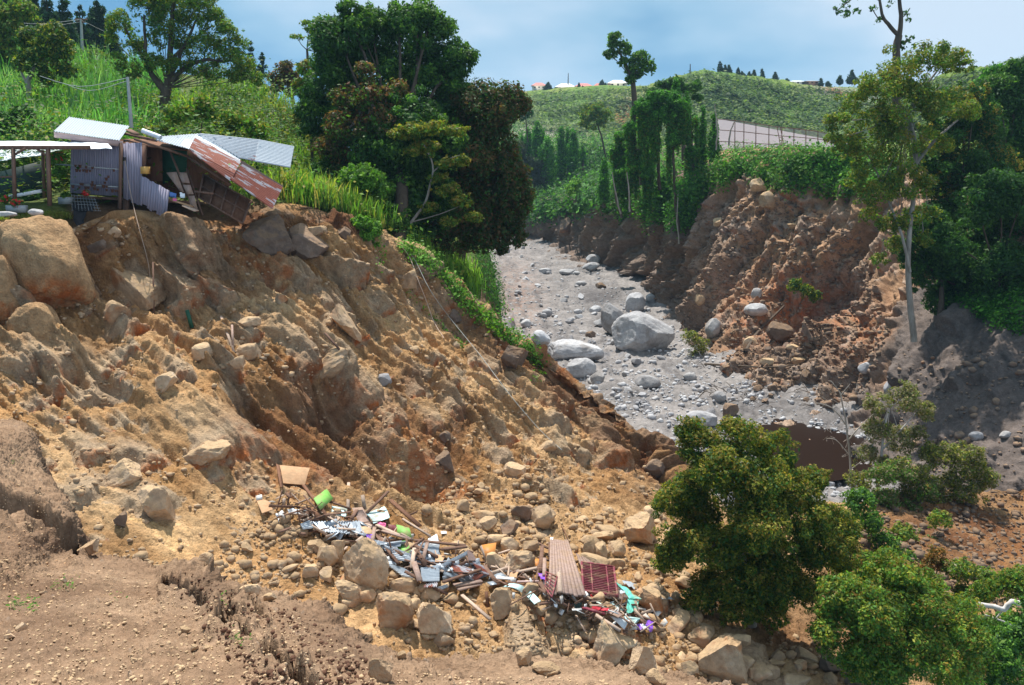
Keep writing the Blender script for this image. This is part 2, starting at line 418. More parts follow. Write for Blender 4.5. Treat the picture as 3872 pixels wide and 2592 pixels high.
for a in [(228,452,2.0,2.2,0.55),(140,462,1.5,2.4,0.6),(338,378,1.9,3.4,0.5),(95,395,1.8,3.0,0.6),(350,340,1.2,3,0.6),(410,280,0.9,1.8,0.8),(545,372,1.5,3.4,0.7),
          (300,372,2.2,3.0,0.5),(178,390,1.3,2.6,0.6),(250,345,0.9,2.5,0.7),(205,350,0.8,2.5,0.8),(128,330,1.4,1.6,0.7),(60,400,1.3,2.6,0.7),
          (20,300,2.0,2.5,0.6),(90,400,1.0,2.6,0.6),(155,505,1.3,2,0.5),(262,318,1.0,2.4,0.7),(228,300,1.1,2.2,0.7),(200,262,1.0,2,0.8),
          (430,470,1.4,3,0.6),(450,420,1.2,3,0.5),(395,430,1.1,3,0.5),(505,440,1.0,3,0.6),(560,455,0.9,3,0.6),(480,375,1.1,3,0.5),(462,325,1.0,2,0.7),
          (365,405,1.2,3,0.6),(600,640,1.9,1.6,0.5),(520,650,2.2,1.6,0.3)]:
    eb(*a)
msk = 0.12 + 0.88 * steep
H, R, Hd, Id = bumps(G, 1900, 0.2, 1.7, 2.8, 0.62, 5, msk, extra, 1.6, 80, T)
h -= 0.85 * hfine * np.clip(R * 1.4, 0, 1) * (H > 0.05)
H2, R2, Hd2, Id2 = bumps(G, 11000, 0.08, 0.36, 2.4, 0.8, 6, None, (), 2.0, 16, T)
sandy = sstep(3.7, 4.5, ri) * (1 - sstep(6.2, 7.2, ri)) * (1 - sstep(3.6, 5.2, cj))
h = h * (1 - 0.35 * sandy) + 0.25 * sandy * fbm(Q2, 0.5, 3, 0.5, 95.0)
h += H * (0.35 + 0.65 * (ri > 2)) * (1 - 0.35 * sandy) + H2 * 0.9 * (1 - 0.65 * sandy) * (1 - 0.8 * np.clip(R * 1.4, 0, 1) * (H > 0.05))
h *= np.where(cj < 7.2, sstep(1.98, 2.3, ri), 0.15 + 0.85 * sstep(0.0, 1.6, ri))
# hollow under the broken lawn edge and dark gully in the middle
def dent(u, v, r, depth):
    global h
    i, j = nearest_ij(G, u, v); d = np.linalg.norm((G - G[i, j]) * np.array([1, 1, 0.8]), axis=2)
    h -= depth * np.exp(-(d / r) ** 2)
for a in [(92,262,2.2,1.3),(210,240,2.2,0.9),(300,420,2.0,0.5),(345,425,1.8,0.5),(370,470,1.4,0.8),(415,478,1.2,1.0),(285,470,1.6,0.5),(105,330,1.2,0.7),(90,375,1.2,0.6),(332,412,1.3,0.6),(345,430,1.2,0.4),(425,482,0.9,1.3),(500,440,0.9,0.8),(250,415,1.0,0.7),(140,300,1.3,0.8),(240,275,1.4,0.6),(190,330,1.0,0.6)]: dent(*a)
G2 = G + Nn * h[..., None]
rock = np.clip(R * 1.1, 0, 1); stain = np.clip(Hd * (Id > 0.35) * (R > 0) * 1.0, 0, 1)
red = np.zeros_like(h)
def spot(arr, u, v, rx, ry, a=1.0, rot=0.0):
    du = U - u; dv = W - v
    if rot: du, dv = du * math.cos(rot) + dv * math.sin(rot), -du * math.sin(rot) + dv * math.cos(rot)
    arr[:] = np.maximum(arr, a * np.exp(-((du / rx) ** 2 + (dv / ry) ** 2) ** 1.5))
damp = np.zeros_like(h)
for (u, v, rx, ry, a, ro) in [(290,450,70,26,0.75,0.75),(335,420,60,24,0.75,0.6),(250,415,26,30,0.5,0.6),(600,425,90,22,0.8,0.75),(570,410,50,18,0.85,0.7),(650,480,40,16,0.85,0.7),(640,470,60,30,0.55,0.8),
                              (430,450,60,20,0.45,0.8),(255,215,60,14,0.8,0.2),(330,225,40,12,0.85,0.2),(95,250,18,50,0.55,-0.25),(190,255,90,40,0.35,0.3),(480,345,60,14,0.5,0.85),(405,272,50,10,0.4,0.8),(330,440,60,14,0.6,0.6),
                              (700,610,60,20,0.5,0.4),(800,640,80,40,0.5,0.2),(400,392,18,20,0.5,0.8),(450,440,14,30,0.6,0.8),(960,530,90,50,0.75,0),(900,600,60,40,0.6,0),(318,440,70,24,0.75,0.7),(620,445,90,16,0.85,0.75),(280,232,40,20,0.6,0.2)]:
    spot(damp, u, v, rx, ry, a, ro)
damp = np.clip(damp * 1.25, 0, 1) * (0.55 + 0.45 * sstep(-0.25, 0.05, fbm(Q, 0.6, 4, 0.6, 2.0)))
stain = np.maximum(stain, 0.7 * (damp > 0.1) * sstep(0.05, 0.4, fbm(Q, 0.35, 3, 0.5, 12.0)))
for (u, v, rx, ry, a, ro) in [(300,468,40,30,0.6,0.8),(260,440,20,40,0.5,0.6),(360,670,60,14,0.5,0.6),(310,620,50,12,0.6,0.6)]: spot(stain, u, v, rx, ry, a, ro)
ta = fbm(Q, 0.55, 4, 0.6, 50.0)[..., None]; tb_ = fbm(G, 0.25, 3, 0.5, 60.0)[..., None]
tint = np.array([1.0, 1.0, 1.0]) + ta * np.array([0.75, 0.9, 1.1]) + np.clip(tb_, -1, 1) * np.array([0.12, 0.3, 0.55])
tint = np.clip(tint, 0.35, 1.5)
slope_obj = put_terrain('landslide_slope', G2, M['slope'], np.stack([rock, stain, damp], -1), tint)
SLOPE_G = G2
# ---- the cracked brown ledge the photographer stands on
E = [(-60,432,14),(0,432,14),(30,436,13.5),(36,476,11.5),(66,516,10),(74,552,9),(110,562,8.6),(166,582,7.8),(178,572,7.7),(215,585,7.2),(262,600,6.8),(306,615,6.4),(345,640,5.8),(380,668,5.0),(450,677,4.7),(560,674,4.7),(640,679,4.6),(700,690,4.4),(800,720,4.0),(900,760,3.6)]
rows = []
n_ = len(E)
outs = []
for j, e_ in enumerate(E):
    outs.append([wv(e_, 1.6, 1.6, -6.0), wv(e_, 0.5, 0.5, -2.2), wv(e_, 0.12, 0.10, -0.55), at(*e_)])
for k in range(4): rows.append([o_[k] for o_ in outs])
near = [Vector((-3.4 + 6.2 * j / (n_ - 1), 1.6, -1.75)) for j in range(n_)]
for f in (0.12, 0.3, 0.5, 0.75, 1.0):
    rows.append([outs[j][3].lerp(near[j], f) + Vector((0, 0, 0.18 * math.sin(math.pi * f))) for j in range(n_)])
NR, NCc = 520, 900
G = gridpts(rows, NR, NCc); Nn = gnormals(G)
U, W = proj(G)
ri = np.linspace(0, len(rows) - 1, NR)[:, None] * np.ones((1, NCc))
edge = np.exp(-((ri - 3.0) / 0.55) ** 2)
h = 0.10 * fbm(G, 0.6, 3) + 0.05 * fbm(G, 3.5, 4, 0.6, 3.0) + 0.034 * fbm(G, 12, 4, 0.65, 8.0) + 0.018 * fbm(G, 36, 2, 0.6, 8.0)
h += edge * (0.11 * fbm(G, 2.2, 4, 0.6, 31.0) + 0.09 * fbm(G, 9.0, 3, 0.6, 1.0, True))
Hs, Rs, Hds, Ids = bumps(G, 9000, 0.012, 0.055, 0.7, 0.7, 11, None, (), 1.8, 9)
h += Hs
def polyd(pts):
    best = np.full(U.shape, 1e9)
    for (a, b) in zip(pts[:-1], pts[1:]):
        ax, ay = a; bx, by = b; L2 = (bx - ax) ** 2 + (by - ay) ** 2
        t = np.clip(((U - ax) * (bx - ax) + (W - ay) * (by - ay)) / L2, 0, 1)
        best = np.minimum(best, np.hypot(U - ax - t * (bx - ax), W - ay - t * (by - ay)))
    return best
wob = 4.0 * fbm(G, 1.6, 4, 0.6, 77.0)
crk = np.zeros_like(h)
for pts, w_, dp in [([(168,586),(190,598),(214,612),(232,618)], 4.5, 0.42), ([(218,628),(236,632),(252,650),(270,668),(288,680),(300,692),(330,720)], 5.5, 0.6), ([(206,592),(232,600),(250,612),(266,622)], 2.0, 0.2), ([(-60,508),(0,512),(30,520),(50,532),(74,556)], 5.0, 0.5), ([(186,580),(205,586)], 3.0, 0.25)]:
    d_ = polyd(pts) + wob * (0.35 if w_ > 3 else 0.2) * 1.3
    c_ = 1 - sstep(w_ * 0.75, w_ * 1.35, d_)
    crk = np.maximum(crk, c_ * dp)
    crk = np.maximum(crk, 1.35 * dp * (1 - sstep(w_ * 0.2, w_ * 0.6, d_)))
    h += 0.06 * np.exp(-((np.abs(d_) - w_ * 1.9) / (w_ * 1.1)) ** 2) * (1 + 1.5 * fbm(G, 8.0, 2, 0.5, 5.0))
crk *= sstep(3.0, 3.3, ri)
G2 = G + Nn * h[..., None]
G2[..., 2] -= crk * 1.15
# the farther terrace stands a step higher than the soil in front of it
ter = (1 - sstep(60, 76, U)) * (1 - sstep(508, 520, W - 0.45 * U)) * sstep(2.9, 3.3, ri)
G2[..., 2] += 0.14 * ter * sstep(3.0, 3.4, ri)
# wart: standing clods
damp = np.clip(crk * 2.0, 0, 1) * 0.8  # soil colour goes darker with crack depth
rockm = np.clip(Rs * 2 * (Ids > 0.55), 0, 1)
dk = np.zeros_like(h)
for (u, v, rx, ry, a) in [(40,600,60,30,0.4),(30,650,50,20,0.25),(200,598,30,12,0.4),(310,625,40,12,0.45),(340,655,36,30,0.5),(60,545,50,12,0.6)]:  # final spot paints the shade under the terrace step
    spot(dk, u, v, rx, ry, a)
dk *= np.clip(0.8 + 1.4 * fbm(G, 1.2, 4, 0.6, 41.0), 0, 1)
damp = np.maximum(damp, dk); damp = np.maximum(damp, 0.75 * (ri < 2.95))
ledge_obj = put_terrain('ledge', G2, M['ledge'], np.stack([rockm * 0.8, 0.0 * rockm, damp], -1))
LEDGE_G = G2
# ---- riverbed
def rz(D): return np.interp(D, [30, 42, 48, 55, 65, 80, 100, 130, 170, 230, 320], [-17.6, -17.0, -16.7, -16.35, -16.0, -15.6, -15.0, -13.6, -12.0, -10.5, -8.0])
nD, nX = 520, 420
Ds = 34 * (320 / 34) ** np.linspace(0, 1, nD)
us = np.linspace(330, 1100, nX)
DD, UU = np.meshgrid(Ds, us, indexing='ij')
X = (UU - 512) / FPX * DD * 1.0
Y = DD
Z = rz(DD)
left = np.interp(DD, [34, 55, 75, 100, 130, 170, 320], [16, 7, 2.0, -0.2, -1.5, -3, -8])       # left edge of the channel, x
right = np.interp(DD, [34, 50, 60, 68, 82, 103, 130, 170, 320], [40, 26, 20, 15, 14, 14, 13, 8, 20])
Z = Z + 0.22 * np.clip(left - X, 0, 40) + 0.10 * np.clip(X - right, 0, 40)
midx = (left + right) / 2
ch = np.exp(-((X - (midx + 0.6 * np.sin(DD * 0.12))) / (1.4 + 0.01 * DD)) ** 2)
Z -= 0.35 * ch
Z -= 1.1 * np.exp(-(((X - 19.0) / 4.2) ** 2 + ((Y - 55.0) / 7.4) ** 2) ** 1.5)        # pond basin
G = np.stack([X, Y, Z], -1); Nn = gnormals(G)
h = 0.6 * fbm(G, 0.12, 4, 0.5) + 0.5 * fbm(G, 0.4, 5, 0.62, 6.0, True) + 0.16 * fbm(G, 2.0, 3, 0.6, 1.0, True)
H, R, Hd, Id = bumps(G, 1500, 0.25, 1.6, 0.7, 0.45, 21, None, (), 2.0, 24)
h += H
G2 = G + Nn * h[..., None]
U, W = proj(G2)
dmp = 0.25 * ch * sstep(-0.2, 0.3, fbm(G, 0.4, 3)) 
for (u, v, rx, ry, a) in [(600,297,26,10,0.75),(830,420,40,12,0.5),(760,405,50,12,0.5)]: spot(dmp, u, v, rx, ry, a)
dmp = np.maximum(dmp, 0.5 * sstep(0.1, 0.35, fbm(G * np.array([1.0, 0.16, 1]), 0.8, 5, 0.6, 35.0)))
dmp = np.maximum(dmp, 0.35 * sstep(0.12, 0.4, fbm(G * np.array([1.0, 0.5, 1]), 0.35, 5, 0.65, 33.0)))
stn = np.zeros_like(dmp); spot(stn, 515, 300, 30, 40, 0.6)
river_obj = put_terrain('riverbed', G2, M['river'], np.stack([np.clip(R, 0, 1), stn, dmp], -1))
RIVER_G = G2
# ---- the cliff across the valley
kc = [
 [(520,205,190),(522,215,188),(524,226,186),(525,236,185)],
 [(560,200,165),(562,212,163),(564,228,160),(566,246,158)],
 [(600,198,140),(597,215,141),(593,238,141),(590,258,140)],
 [(650,190,115),(645,225,118),(636,255,121),(628,280,124)],
 [(700,172,100),(700,226,97),(690,272,99),(660,308,102)],
 [(740,158,95),(732,222,90),(716,284,86),(692,345,82)],
 [(800,153,90),(790,222,84.5),(775,300,79),(740,388,68)],
 [(860,160,84),(848,235,79),(828,320,73),(800,405,62.5)],
 [(905,172,77),(898,262,70),(880,342,62),(852,432,56)],
 [(955,190,68),(955,292,60),(940,380,53),(895,485,47.5)],
 [(1060,195,58),(1070,292,52),(1070,400,46),(1060,540,39)],
 [(1200,200,50),(1210,300,45),(1220,420,41),(1230,560,35)]]
rows = [[wv(c[0], 2, 60, 3.0) for c in kc], [wv(c[0], 1, 14, 0.6) for c in kc]]
for r in range(4): rows.append([c[r] for c in kc])
rows.append([wv(c[3], -4, -3.0, -1.5) for c in kc])
NR, NCc = 560, 720
G = gridpts(rows, NR, NCc); Nn = gnormals(G)
U, W = proj(G)
ri = np.linspace(0, len(rows) - 1, NR)[:, None] * np.ones((1, NCc))
steep = sstep(1.9, 2.3, ri) * (1 - sstep(4.6, 5.2, ri))
shear = np.cumsum(np.linalg.norm(np.gradient(G, axis=1), axis=2), axis=1).mean(0)[None, :] * np.ones_like(ri)
rr = np.cumsum(np.linalg.norm(np.gradient(G, axis=0), axis=2), axis=0)
Q = np.stack([shear, rr * 0.3, np.zeros_like(rr)], -1)
grey = sstep(880, 925, U + 0.55 * (330 - W) * -1.0 * 0 + 0) * 0
# grey talus to the right of a slanting line, its shade painted in
line = (U - 905) + (W - 300) * 0.36
greym = sstep(-6, 10, line + 6 * fbm(G, 0.3, 3)) * (W > 285)
greyl = (1 - sstep(690, 725, U + 0.0 * W)) 
greym = np.maximum(greym, 0.75 * greyl)
rough_f = 1 - 0.75 * sstep(-6, 10, line) * (W > 285)
h = (1.2 * fbm(Q, 0.10, 4, 0.5) + 1.2 * fbm(Q, 0.4, 4, 0.55, 5.0)) * steep * rough_f
h += 0.7 * fbm(G, 0.12, 3) * steep + (0.5 * fbm(G, 0.5, 5, 0.6, 9.0) + 0.16 * fbm(G, 1.9, 3, 0.6, 2.0, True)) * (0.4 + 0.6 * rough_f)
H, R, Hd, Id = bumps(G, 3000, 0.35, 2.4, 1.8, 0.62, 15, np.clip(0.25 + 0.75 * rough_f, 0, 1) * sstep(1.9, 2.2, ri), (), 1.9, 50)
H2, R2, Hd2, Id2 = bumps(G, 5000, 0.16, 0.5, 1.0, 0.6, 16, sstep(1.9, 2.2, ri), (), 2.2, 14)
h += H + H2 * 0.9
def dent2(u, v, r, depth):
    global h
    i, j = nearest_ij(G, u, v); d = np.linalg.norm(G - G[i, j], axis=2)
    h -= depth * np.exp(-(d / r) ** 2)
for a in [(815,300,5,2.6),(845,285,5,1.6),(870,400,4,1.4),(640,240,6,1.5),(770,275,3,1.0)]: dent2(*a)
cq = shear + 0.6 * rr
h += steep * rough_f * (1.7 * saw(cq * 0.10 + 0.9 * fbm(G, 0.07, 3, 0.5, 61.0)) + 0.8 * saw(cq * 0.27 + 0.9 * fbm(G, 0.2, 3, 0.5, 62.0)) + 0.35 * saw(cq * 0.7 + 1.0 * fbm(G, 0.5, 3, 0.5, 63.0), 0.2) - 1.2)
G2 = G + Nn * h[..., None]
rock = np.clip(R, 0, 1) * (1 - 0.6 * greym); stain = Hd * (Id > 0.45) * (1 - greym)
for (u, v, rx, ry, a) in [(790,290,50,24,0.9),(810,300,60,20,0.8),(850,330,30,40,0.6),(760,330,40,30,0.6),(880,335,40,30,0.5),(740,300,30,40,0.4)]: spot(stain, u, v, rx, ry, a)
stain *= (1 - greym)
damp = 0.85 * greym  # shade on the right slope put into the colour as dark grey
for (u, v, rx, ry, a) in [(830,290,40,24,0.55),(860,400,30,30,0.7),(800,360,60,30,0.45),(720,240,20,60,0.45),(650,240,50,40,0.35)]: spot(damp, u, v, rx, ry, a)
cliff_obj = put_terrain('cliff_bank', G2, M['cliff'], np.stack([rock, stain, damp], -1))
CLIFF_G = G2
# ---- the green hillside behind the house
hr = [
 [(-160,219,37),(0,216,37.5),(75,204,40),(160,206,42),(235,205,43),(290,203,44),(345,217,45.5),(395,241,47.5),(445,277,48),(498,327,47.4),(546,377,44.8)],
 [(-160,185,45),(0,185,45),(75,182,46),(160,182,48),(235,187,49),(290,192,50),(345,207,51),(392,230,52),(438,262,53),(474,300,54),(498,335,55)],
 [(-160,122,60),(0,122,60),(80,120,62),(160,127,64),(235,142,62),(290,165,60),(350,190,58),(395,222,60),(438,248,63),(468,266,66),(488,296,68)],
 [(-160,56,85),(0,58,85),(80,68,85),(160,78,85),(235,84,80),(285,110,75),(330,160,75),(380,205,78),(428,232,80),(463,245,84),(486,264,86)],
 [(-200,40,125),(0,46,125),(80,54,125),(160,74,115),(235,100,105),(285,140,100),(330,190,100),(380,215,112),(428,228,115),(462,236,118),(485,246,120)],
 [(-200,60,170),(0,66,170),(80,78,170),(160,95,160),(235,130,150),(285,150,150),(330,180,160),(380,200,170),(425,215,165),(455,225,160),(480,235,155)]]
for r_ in hr: r_.append(wv(r_[-1], 2.0, -1.0, -8.0))
hr.insert(0, [(q_ + Vector((0, -2.2, -2.6))) if isinstance(q_, Vector) else wv(q_, 0, -2.2, -2.6) for q_ in hr[0]])
G = gridpts(hr, 260, 420); Nn = gnormals(G)
h = 0.6 * fbm(G, 0.12, 4) + 0.25 * fbm(G, 0.6, 3, 0.5, 4.0)
ri = np.linspace(-1, 5, 260)[:, None] * np.ones((1, 420))
h *= sstep(0.3, 1.4, ri)
G2 = G + Nn * h[..., None]
gm = np.zeros((260, 420, 3)); U, W = proj(G2)
gm[..., 2] = np.maximum(sstep(468, 480, U) * sstep(255, 265, W), 0) ; gm[..., 2] += sstep(196, 204, W + 4 * fbm(G2, 0.8, 3)) * sstep(62, 74, U) * (1 - sstep(255, 300, U))
hill_obj = put_terrain('hillside', G2, M['hill'], gm)
HILL_G = G2
HILL_RI = ri
# ---- far hills
def mat_far():
    m, t, b = new_mat('far_hill_cover'); q = NB(t); p = q.pos()
    n1 = q.noise(0.03, 5, 0.6, p, 0.5); n2 = q.noise(0.22, 5, 0.7, p); n3 = q.noise(0.9, 4, 0.7, p)
    c = q.ramp(n1, [(0.3, (0.09, 0.17, 0.05)), (0.48, (0.16, 0.26, 0.07)), (0.62, (0.23, 0.29, 0.09)), (0.75, (0.27, 0.27, 0.12))])
    c = q.mix(1.0, c, q.ramp(n2, [(0.3, (0.4, 0.5, 0.45)), (0.65, (1.35, 1.25, 1.1))]), 'MULTIPLY')
    c = q.mix(1.0, c, q.ramp(n3, [(0.3, (0.6, 0.65, 0.6)), (0.65, (1.2, 1.2, 1.2))]), 'MULTIPLY')
    mk = q.sep(q.attr('Mask'))
    c = q.mix(mk[0], c, q.ramp(n3, [(0.3, (0.30, 0.25, 0.24)), (0.7, (0.42, 0.36, 0.34))]))
    c = q.mix(mk[1], c, (0.42, 0.16, 0.09))
    t.links.new(c, b.inputs['Base Color']); b.inputs['Roughness'].default_value = 1.0; b.inputs['Specular IOR Level'].default_value = 0.05
    q.bump(b, q.math('ADD', n2, q.math('MULTIPLY', n3, 0.4)), 0.9, 2.5)
    return m
M['far'] = mat_far()
fu = [380, 440, 500, 540, 600, 650, 680, 705, 740, 800, 850, 900, 950, 1000, 1080, 1200]
fv = [104, 100, 95, 90, 86, 86, 76, 71, 76, 86, 88, 86, 76, 66, 64, 70]
fD = [470, 460, 450, 440, 420, 380, 340, 320, 320, 340, 340, 300, 240, 215, 200, 200]
rows = [[wv((u, 190, 195 if u < 610 else (150 if u < 690 else 128)), 0, -14, -20) for u in fu],
        [(u, 186 if u < 610 else 178, (195 if u < 610 else (150 if u < 690 else 128)) if u < 930 else 100) for u in fu],
        [(u, 156 if u < 560 else 152, 208 if u < 610 else (175 if u < 930 else 125)) for u in fu],
        [(u, 140 if u < 620 else (146 if u < 900 else 140), (235 if u < 610 else 215) if u < 930 else 140) for u in fu],
        [(u, (v + 142) / 2 + (6 if u > 900 else 0), (d + 215) / 2 if u < 930 else (d + 140) / 2) for u, v, d in zip(fu, fv, fD)],
        [(u, v, d) for u, v, d in zip(fu, fv, fD)],
        [wv((u, v, d), 0, 60, -12) for u, v, d in zip(fu, fv, fD)],
        [wv((u, v, d), 0, 300, -60) for u, v, d in zip(fu, fv, fD)]]
G = gridpts(rows, 420, 640); Nn = gnormals(G)
ri = np.linspace(-1, 6, 420)[:, None] * np.ones((1, 640))
mid = sstep(1.6, 2.6, ri) * (1 - 0.75 * np.exp(-((ri - 4) / 0.5) ** 2))
h = 10 * fbm(G, 0.012, 3, 0.5, 3.0) * mid + 3.5 * fbm(G, 0.035, 4, 0.5, 8.0) * mid + 1.2 * fbm(G, 0.14, 4, 0.6, 1.0) + 0.5 * fbm(G, 0.6, 3, 0.6)
U, W = proj(G); h *= 1 - 0.9 * np.exp(-((ri - 4) / 0.35) ** 2) * (U < 650)
G2 = G.copy(); G2[..., 2] += h
U, W = proj(G2)
bare = np.zeros_like(h)
for (u, v, rx, ry, a, ro) in [(545,133,45,10,0.9,0.0),(527,141,20,12,0.9,0),(522,112,16,10,0.8,-0.6),(735,143,60,5,0.6,0.05),(830,92,30,8,0.8,0.1),(865,98,34,8,0.7,0.2),(640,100,20,5,0.5,0.3)]: spot(bare, u, v, rx, ry, a, ro)
bare *= np.clip(0.8 + 1.2 * fbm(G, 0.08, 3), 0, 1)
redm = np.zeros_like(h)
for (u, v, rx, ry, a, ro) in [(624,112,7,14,1.0,0.5),(838,92,14,3,0.8,0.3)]: spot(redm, u, v, rx, ry, a, ro)
far_obj = put_terrain('far_hill', G2, M['far'], np.stack([bare, redm, 0 * redm], -1))
FAR_G = G2
BVH = {}
def bvh_for(G, name):
    nr, nc, _ = G.shape
    F = gridfaces(nr, nc)
    BVH[name] = BVHTree.FromPolygons([tuple(p) for p in G.reshape(-1, 3)[:].tolist()], F.tolist())
for nm, g_ in (('slope', SLOPE_G), ('ledge', LEDGE_G), ('river', RIVER_G), ('cliff', CLIFF_G), ('hill', HILL_G), ('far', FAR_G)):
    st = 2
    bvh_for(np.ascontiguousarray(g_[::st, ::st]), nm)
def hit(u, v, names=('slope', 'ledge', 'river', 'cliff', 'hill')):
    d = at(u, v, 1.0).normalized()
    best = None
    for n_ in ([names] if isinstance(names, str) else names):
        loc, nor, idx, dist = BVH[n_].ray_cast(Vector((0, 0, 0)), d)
        if loc is not None and (best is None or dist < best[2]):
            if nor.z < 0: nor = -nor
            best = (loc, nor, dist, n_)
    return best
def ground_z(x, y, names=('slope', 'river', 'cliff', 'hill')):
    b = -1e9
    for n_ in ([names] if isinstance(names, str) else names):
        loc, nor, idx, dist = BVH[n_].ray_cast(Vector((x, y, 200)), Vector((0, 0, -1)))
        if loc is not None: b = max(b, loc.z)
    return b
# ---- pond
def mat_water():
    m, t, b = new_mat('muddy_water'); q = NB(t); p = q.pos()
    b.inputs['Base Color'].default_value = (0.014, 0.006, 0.003, 1); b.inputs['Roughness'].default_value = 0.35
    b.inputs['Specular IOR Level'].default_value = 0.08
    q.bump(b, q.noise(3.0, 3, 0.5, p), 0.08, 0.02)
    return m
M['water'] = mat_water()
ang = np.linspace(0, 2 * np.pi, 97)[:-1]
pr = 1 + 0.12 * np.sin(3 * ang + 1) + 0.08 * np.sin(5 * ang)
pv = np.stack([19.0 + 4.3 * pr * np.cos(ang), 55.0 + 7.4 * pr * np.sin(ang), np.full(96, -16.6)], 1)
pv = np.concatenate([[[19.0, 55.0, -16.6]], pv])
pf = np.array([[0, 1 + k, 1 + (k + 1) % 96] for k in range(96)])
tag(link('pond_water', mesh_np('pond_water', pv, pf), None, M['water']), kind='structure')
# ================================================================= VEGETATION
M['leaf'] = mat_leaf('leaf', 0.16, 0.38)
M['leaf_matte'] = mat_leaf('leaf_matte', 0.1, 0.35)
M['bark_pale'] = mat_simple('pale_bark', (0.42, 0.38, 0.33), (0.2, 0.17, 0.14), 3, 0.9, 0.1, 0, (1, 1, 0.3), 0.3)
M['bark_dark'] = mat_simple('dark_bark', (0.13, 0.10, 0.075), (0.06, 0.045, 0.035), 4, 0.9, 0.1, 0, (1, 1, 0.3), 0.3)
M['bark_white'] = mat_simple('bleached_wood', (0.6, 0.57, 0.55), (0.38, 0.34, 0.31), 4, 0.8, 0.2, 0, (1, 1, 0.3), 0.3)
class Leaves:
    def __init__(s, seed=0): s.V = []; s.C = []; s.rg = np.random.default_rng(seed)
    def quads(s, P, Nrm, size, C, aspect=0.5, T=None):
        n = len(P); rg = s.rg
        A = rg.normal(size=(n, 3)) if T is None else T
        A = A - (A * Nrm).sum(1)[:, None] * Nrm; A /= np.linalg.norm(A, axis=1)[:, None] + 1e-9
        B = np.cross(Nrm, A)
        sz = (np.asarray(size) * (0.45 + 1.25 * rg.random(n) ** 1.6))[:, None]
        q = np.stack([P - A * sz * 0.5, P + B * sz * aspect * 0.5, P + A * sz * 0.5, P - B * sz * aspect * 0.5], 1)
        s.V.append(q.reshape(-1, 3)); s.C.append(np.repeat(C, 4, 0))
    def blob(s, c, r, n, size, pal, up=0.35, shell=0.35, jit=0.55, bright=1.0, aspect=0.5, lump=0.25):
        rg = s.rg; n = int(n)
        if n < 1: return
        d = rg.normal(size=(n, 3)); d /= np.linalg.norm(d, axis=1)[:, None]
        rr_ = (1 - shell * rg.random(n) ** 1.3) * (1 + lump * pnoise(d, 2.2, rg.uniform(0, 50)))
        P = np.asarray(c) + d * np.asarray(r) * rr_[:, None]
        nn = d + rg.normal(size=(n, 3)) * jit; nn[:, 2] += up; nn /= np.linalg.norm(nn, axis=1)[:, None]
        s.quads(P, nn, size, s.colors(n, pal, bright), aspect)
    def colors(s, n, pal, bright=1.0):
        rg = s.rg; pal = np.asarray(pal); a = pal[rg.integers(0, len(pal), n)]
        return a * bright * rg.uniform(0.72, 1.3, n)[:, None]
    def crown(s, c, r, size, pal, cov=1.0, clumps=14, csize=(0.26, 0.42), flat=0.8, inner=0.5, bias=0.15, tips=None, tipf=0.0, varb=0.22):
        """a big lobe = clumps of leaves over its surface + loose leaves inside"""
        rg = s.rg; c = np.asarray(c); r = np.asarray(r) * np.ones(3)
        clumps = int(clumps * 1.5); csize = (csize[0] * 1.2, csize[1] * 1.2)
        for k in range(clumps):
            d = rg.normal(size=3); d /= np.linalg.norm(d); d[2] = d[2] + bias; d /= np.linalg.norm(d)
            cr_ = r.mean() * rg.uniform(*csize)
            cc_ = c + d * (r - cr_ * 0.55) * rg.uniform(0.75, 1.08)
            if rg.random() < 0.22: cr_ *= 0.55; cc_ = c + d * r * rg.uniform(1.0, 1.28)
            n = cov * 4.6 * math.pi * cr_ ** 2 / (size ** 2 * 0.5)
            br = rg.uniform(1 - varb, 1 + varb)
            pl = pal
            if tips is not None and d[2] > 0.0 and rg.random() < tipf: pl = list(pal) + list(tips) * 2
            s.blob(cc_, (cr_, cr_, cr_ * flat), n, size, pl, 0.4, 0.4, 0.6, br)
        if inner: s.blob(c, r * 0.95, inner * 4 * math.pi * r.mean() ** 2 * 2.4 / (size ** 2), size * 1.15, pal, 0.3, 0.5, 0.8, 0.92, lump=0.4)
    def build(s, name, parent=None, mat=None):
        V = np.concatenate(s.V); C = np.concatenate(s.C)
        F = np.arange(len(V)).reshape(-1, 4)
        return link(name, mesh_np(name, V, F, False, {'Col': C}), parent, mat or M['leaf'])
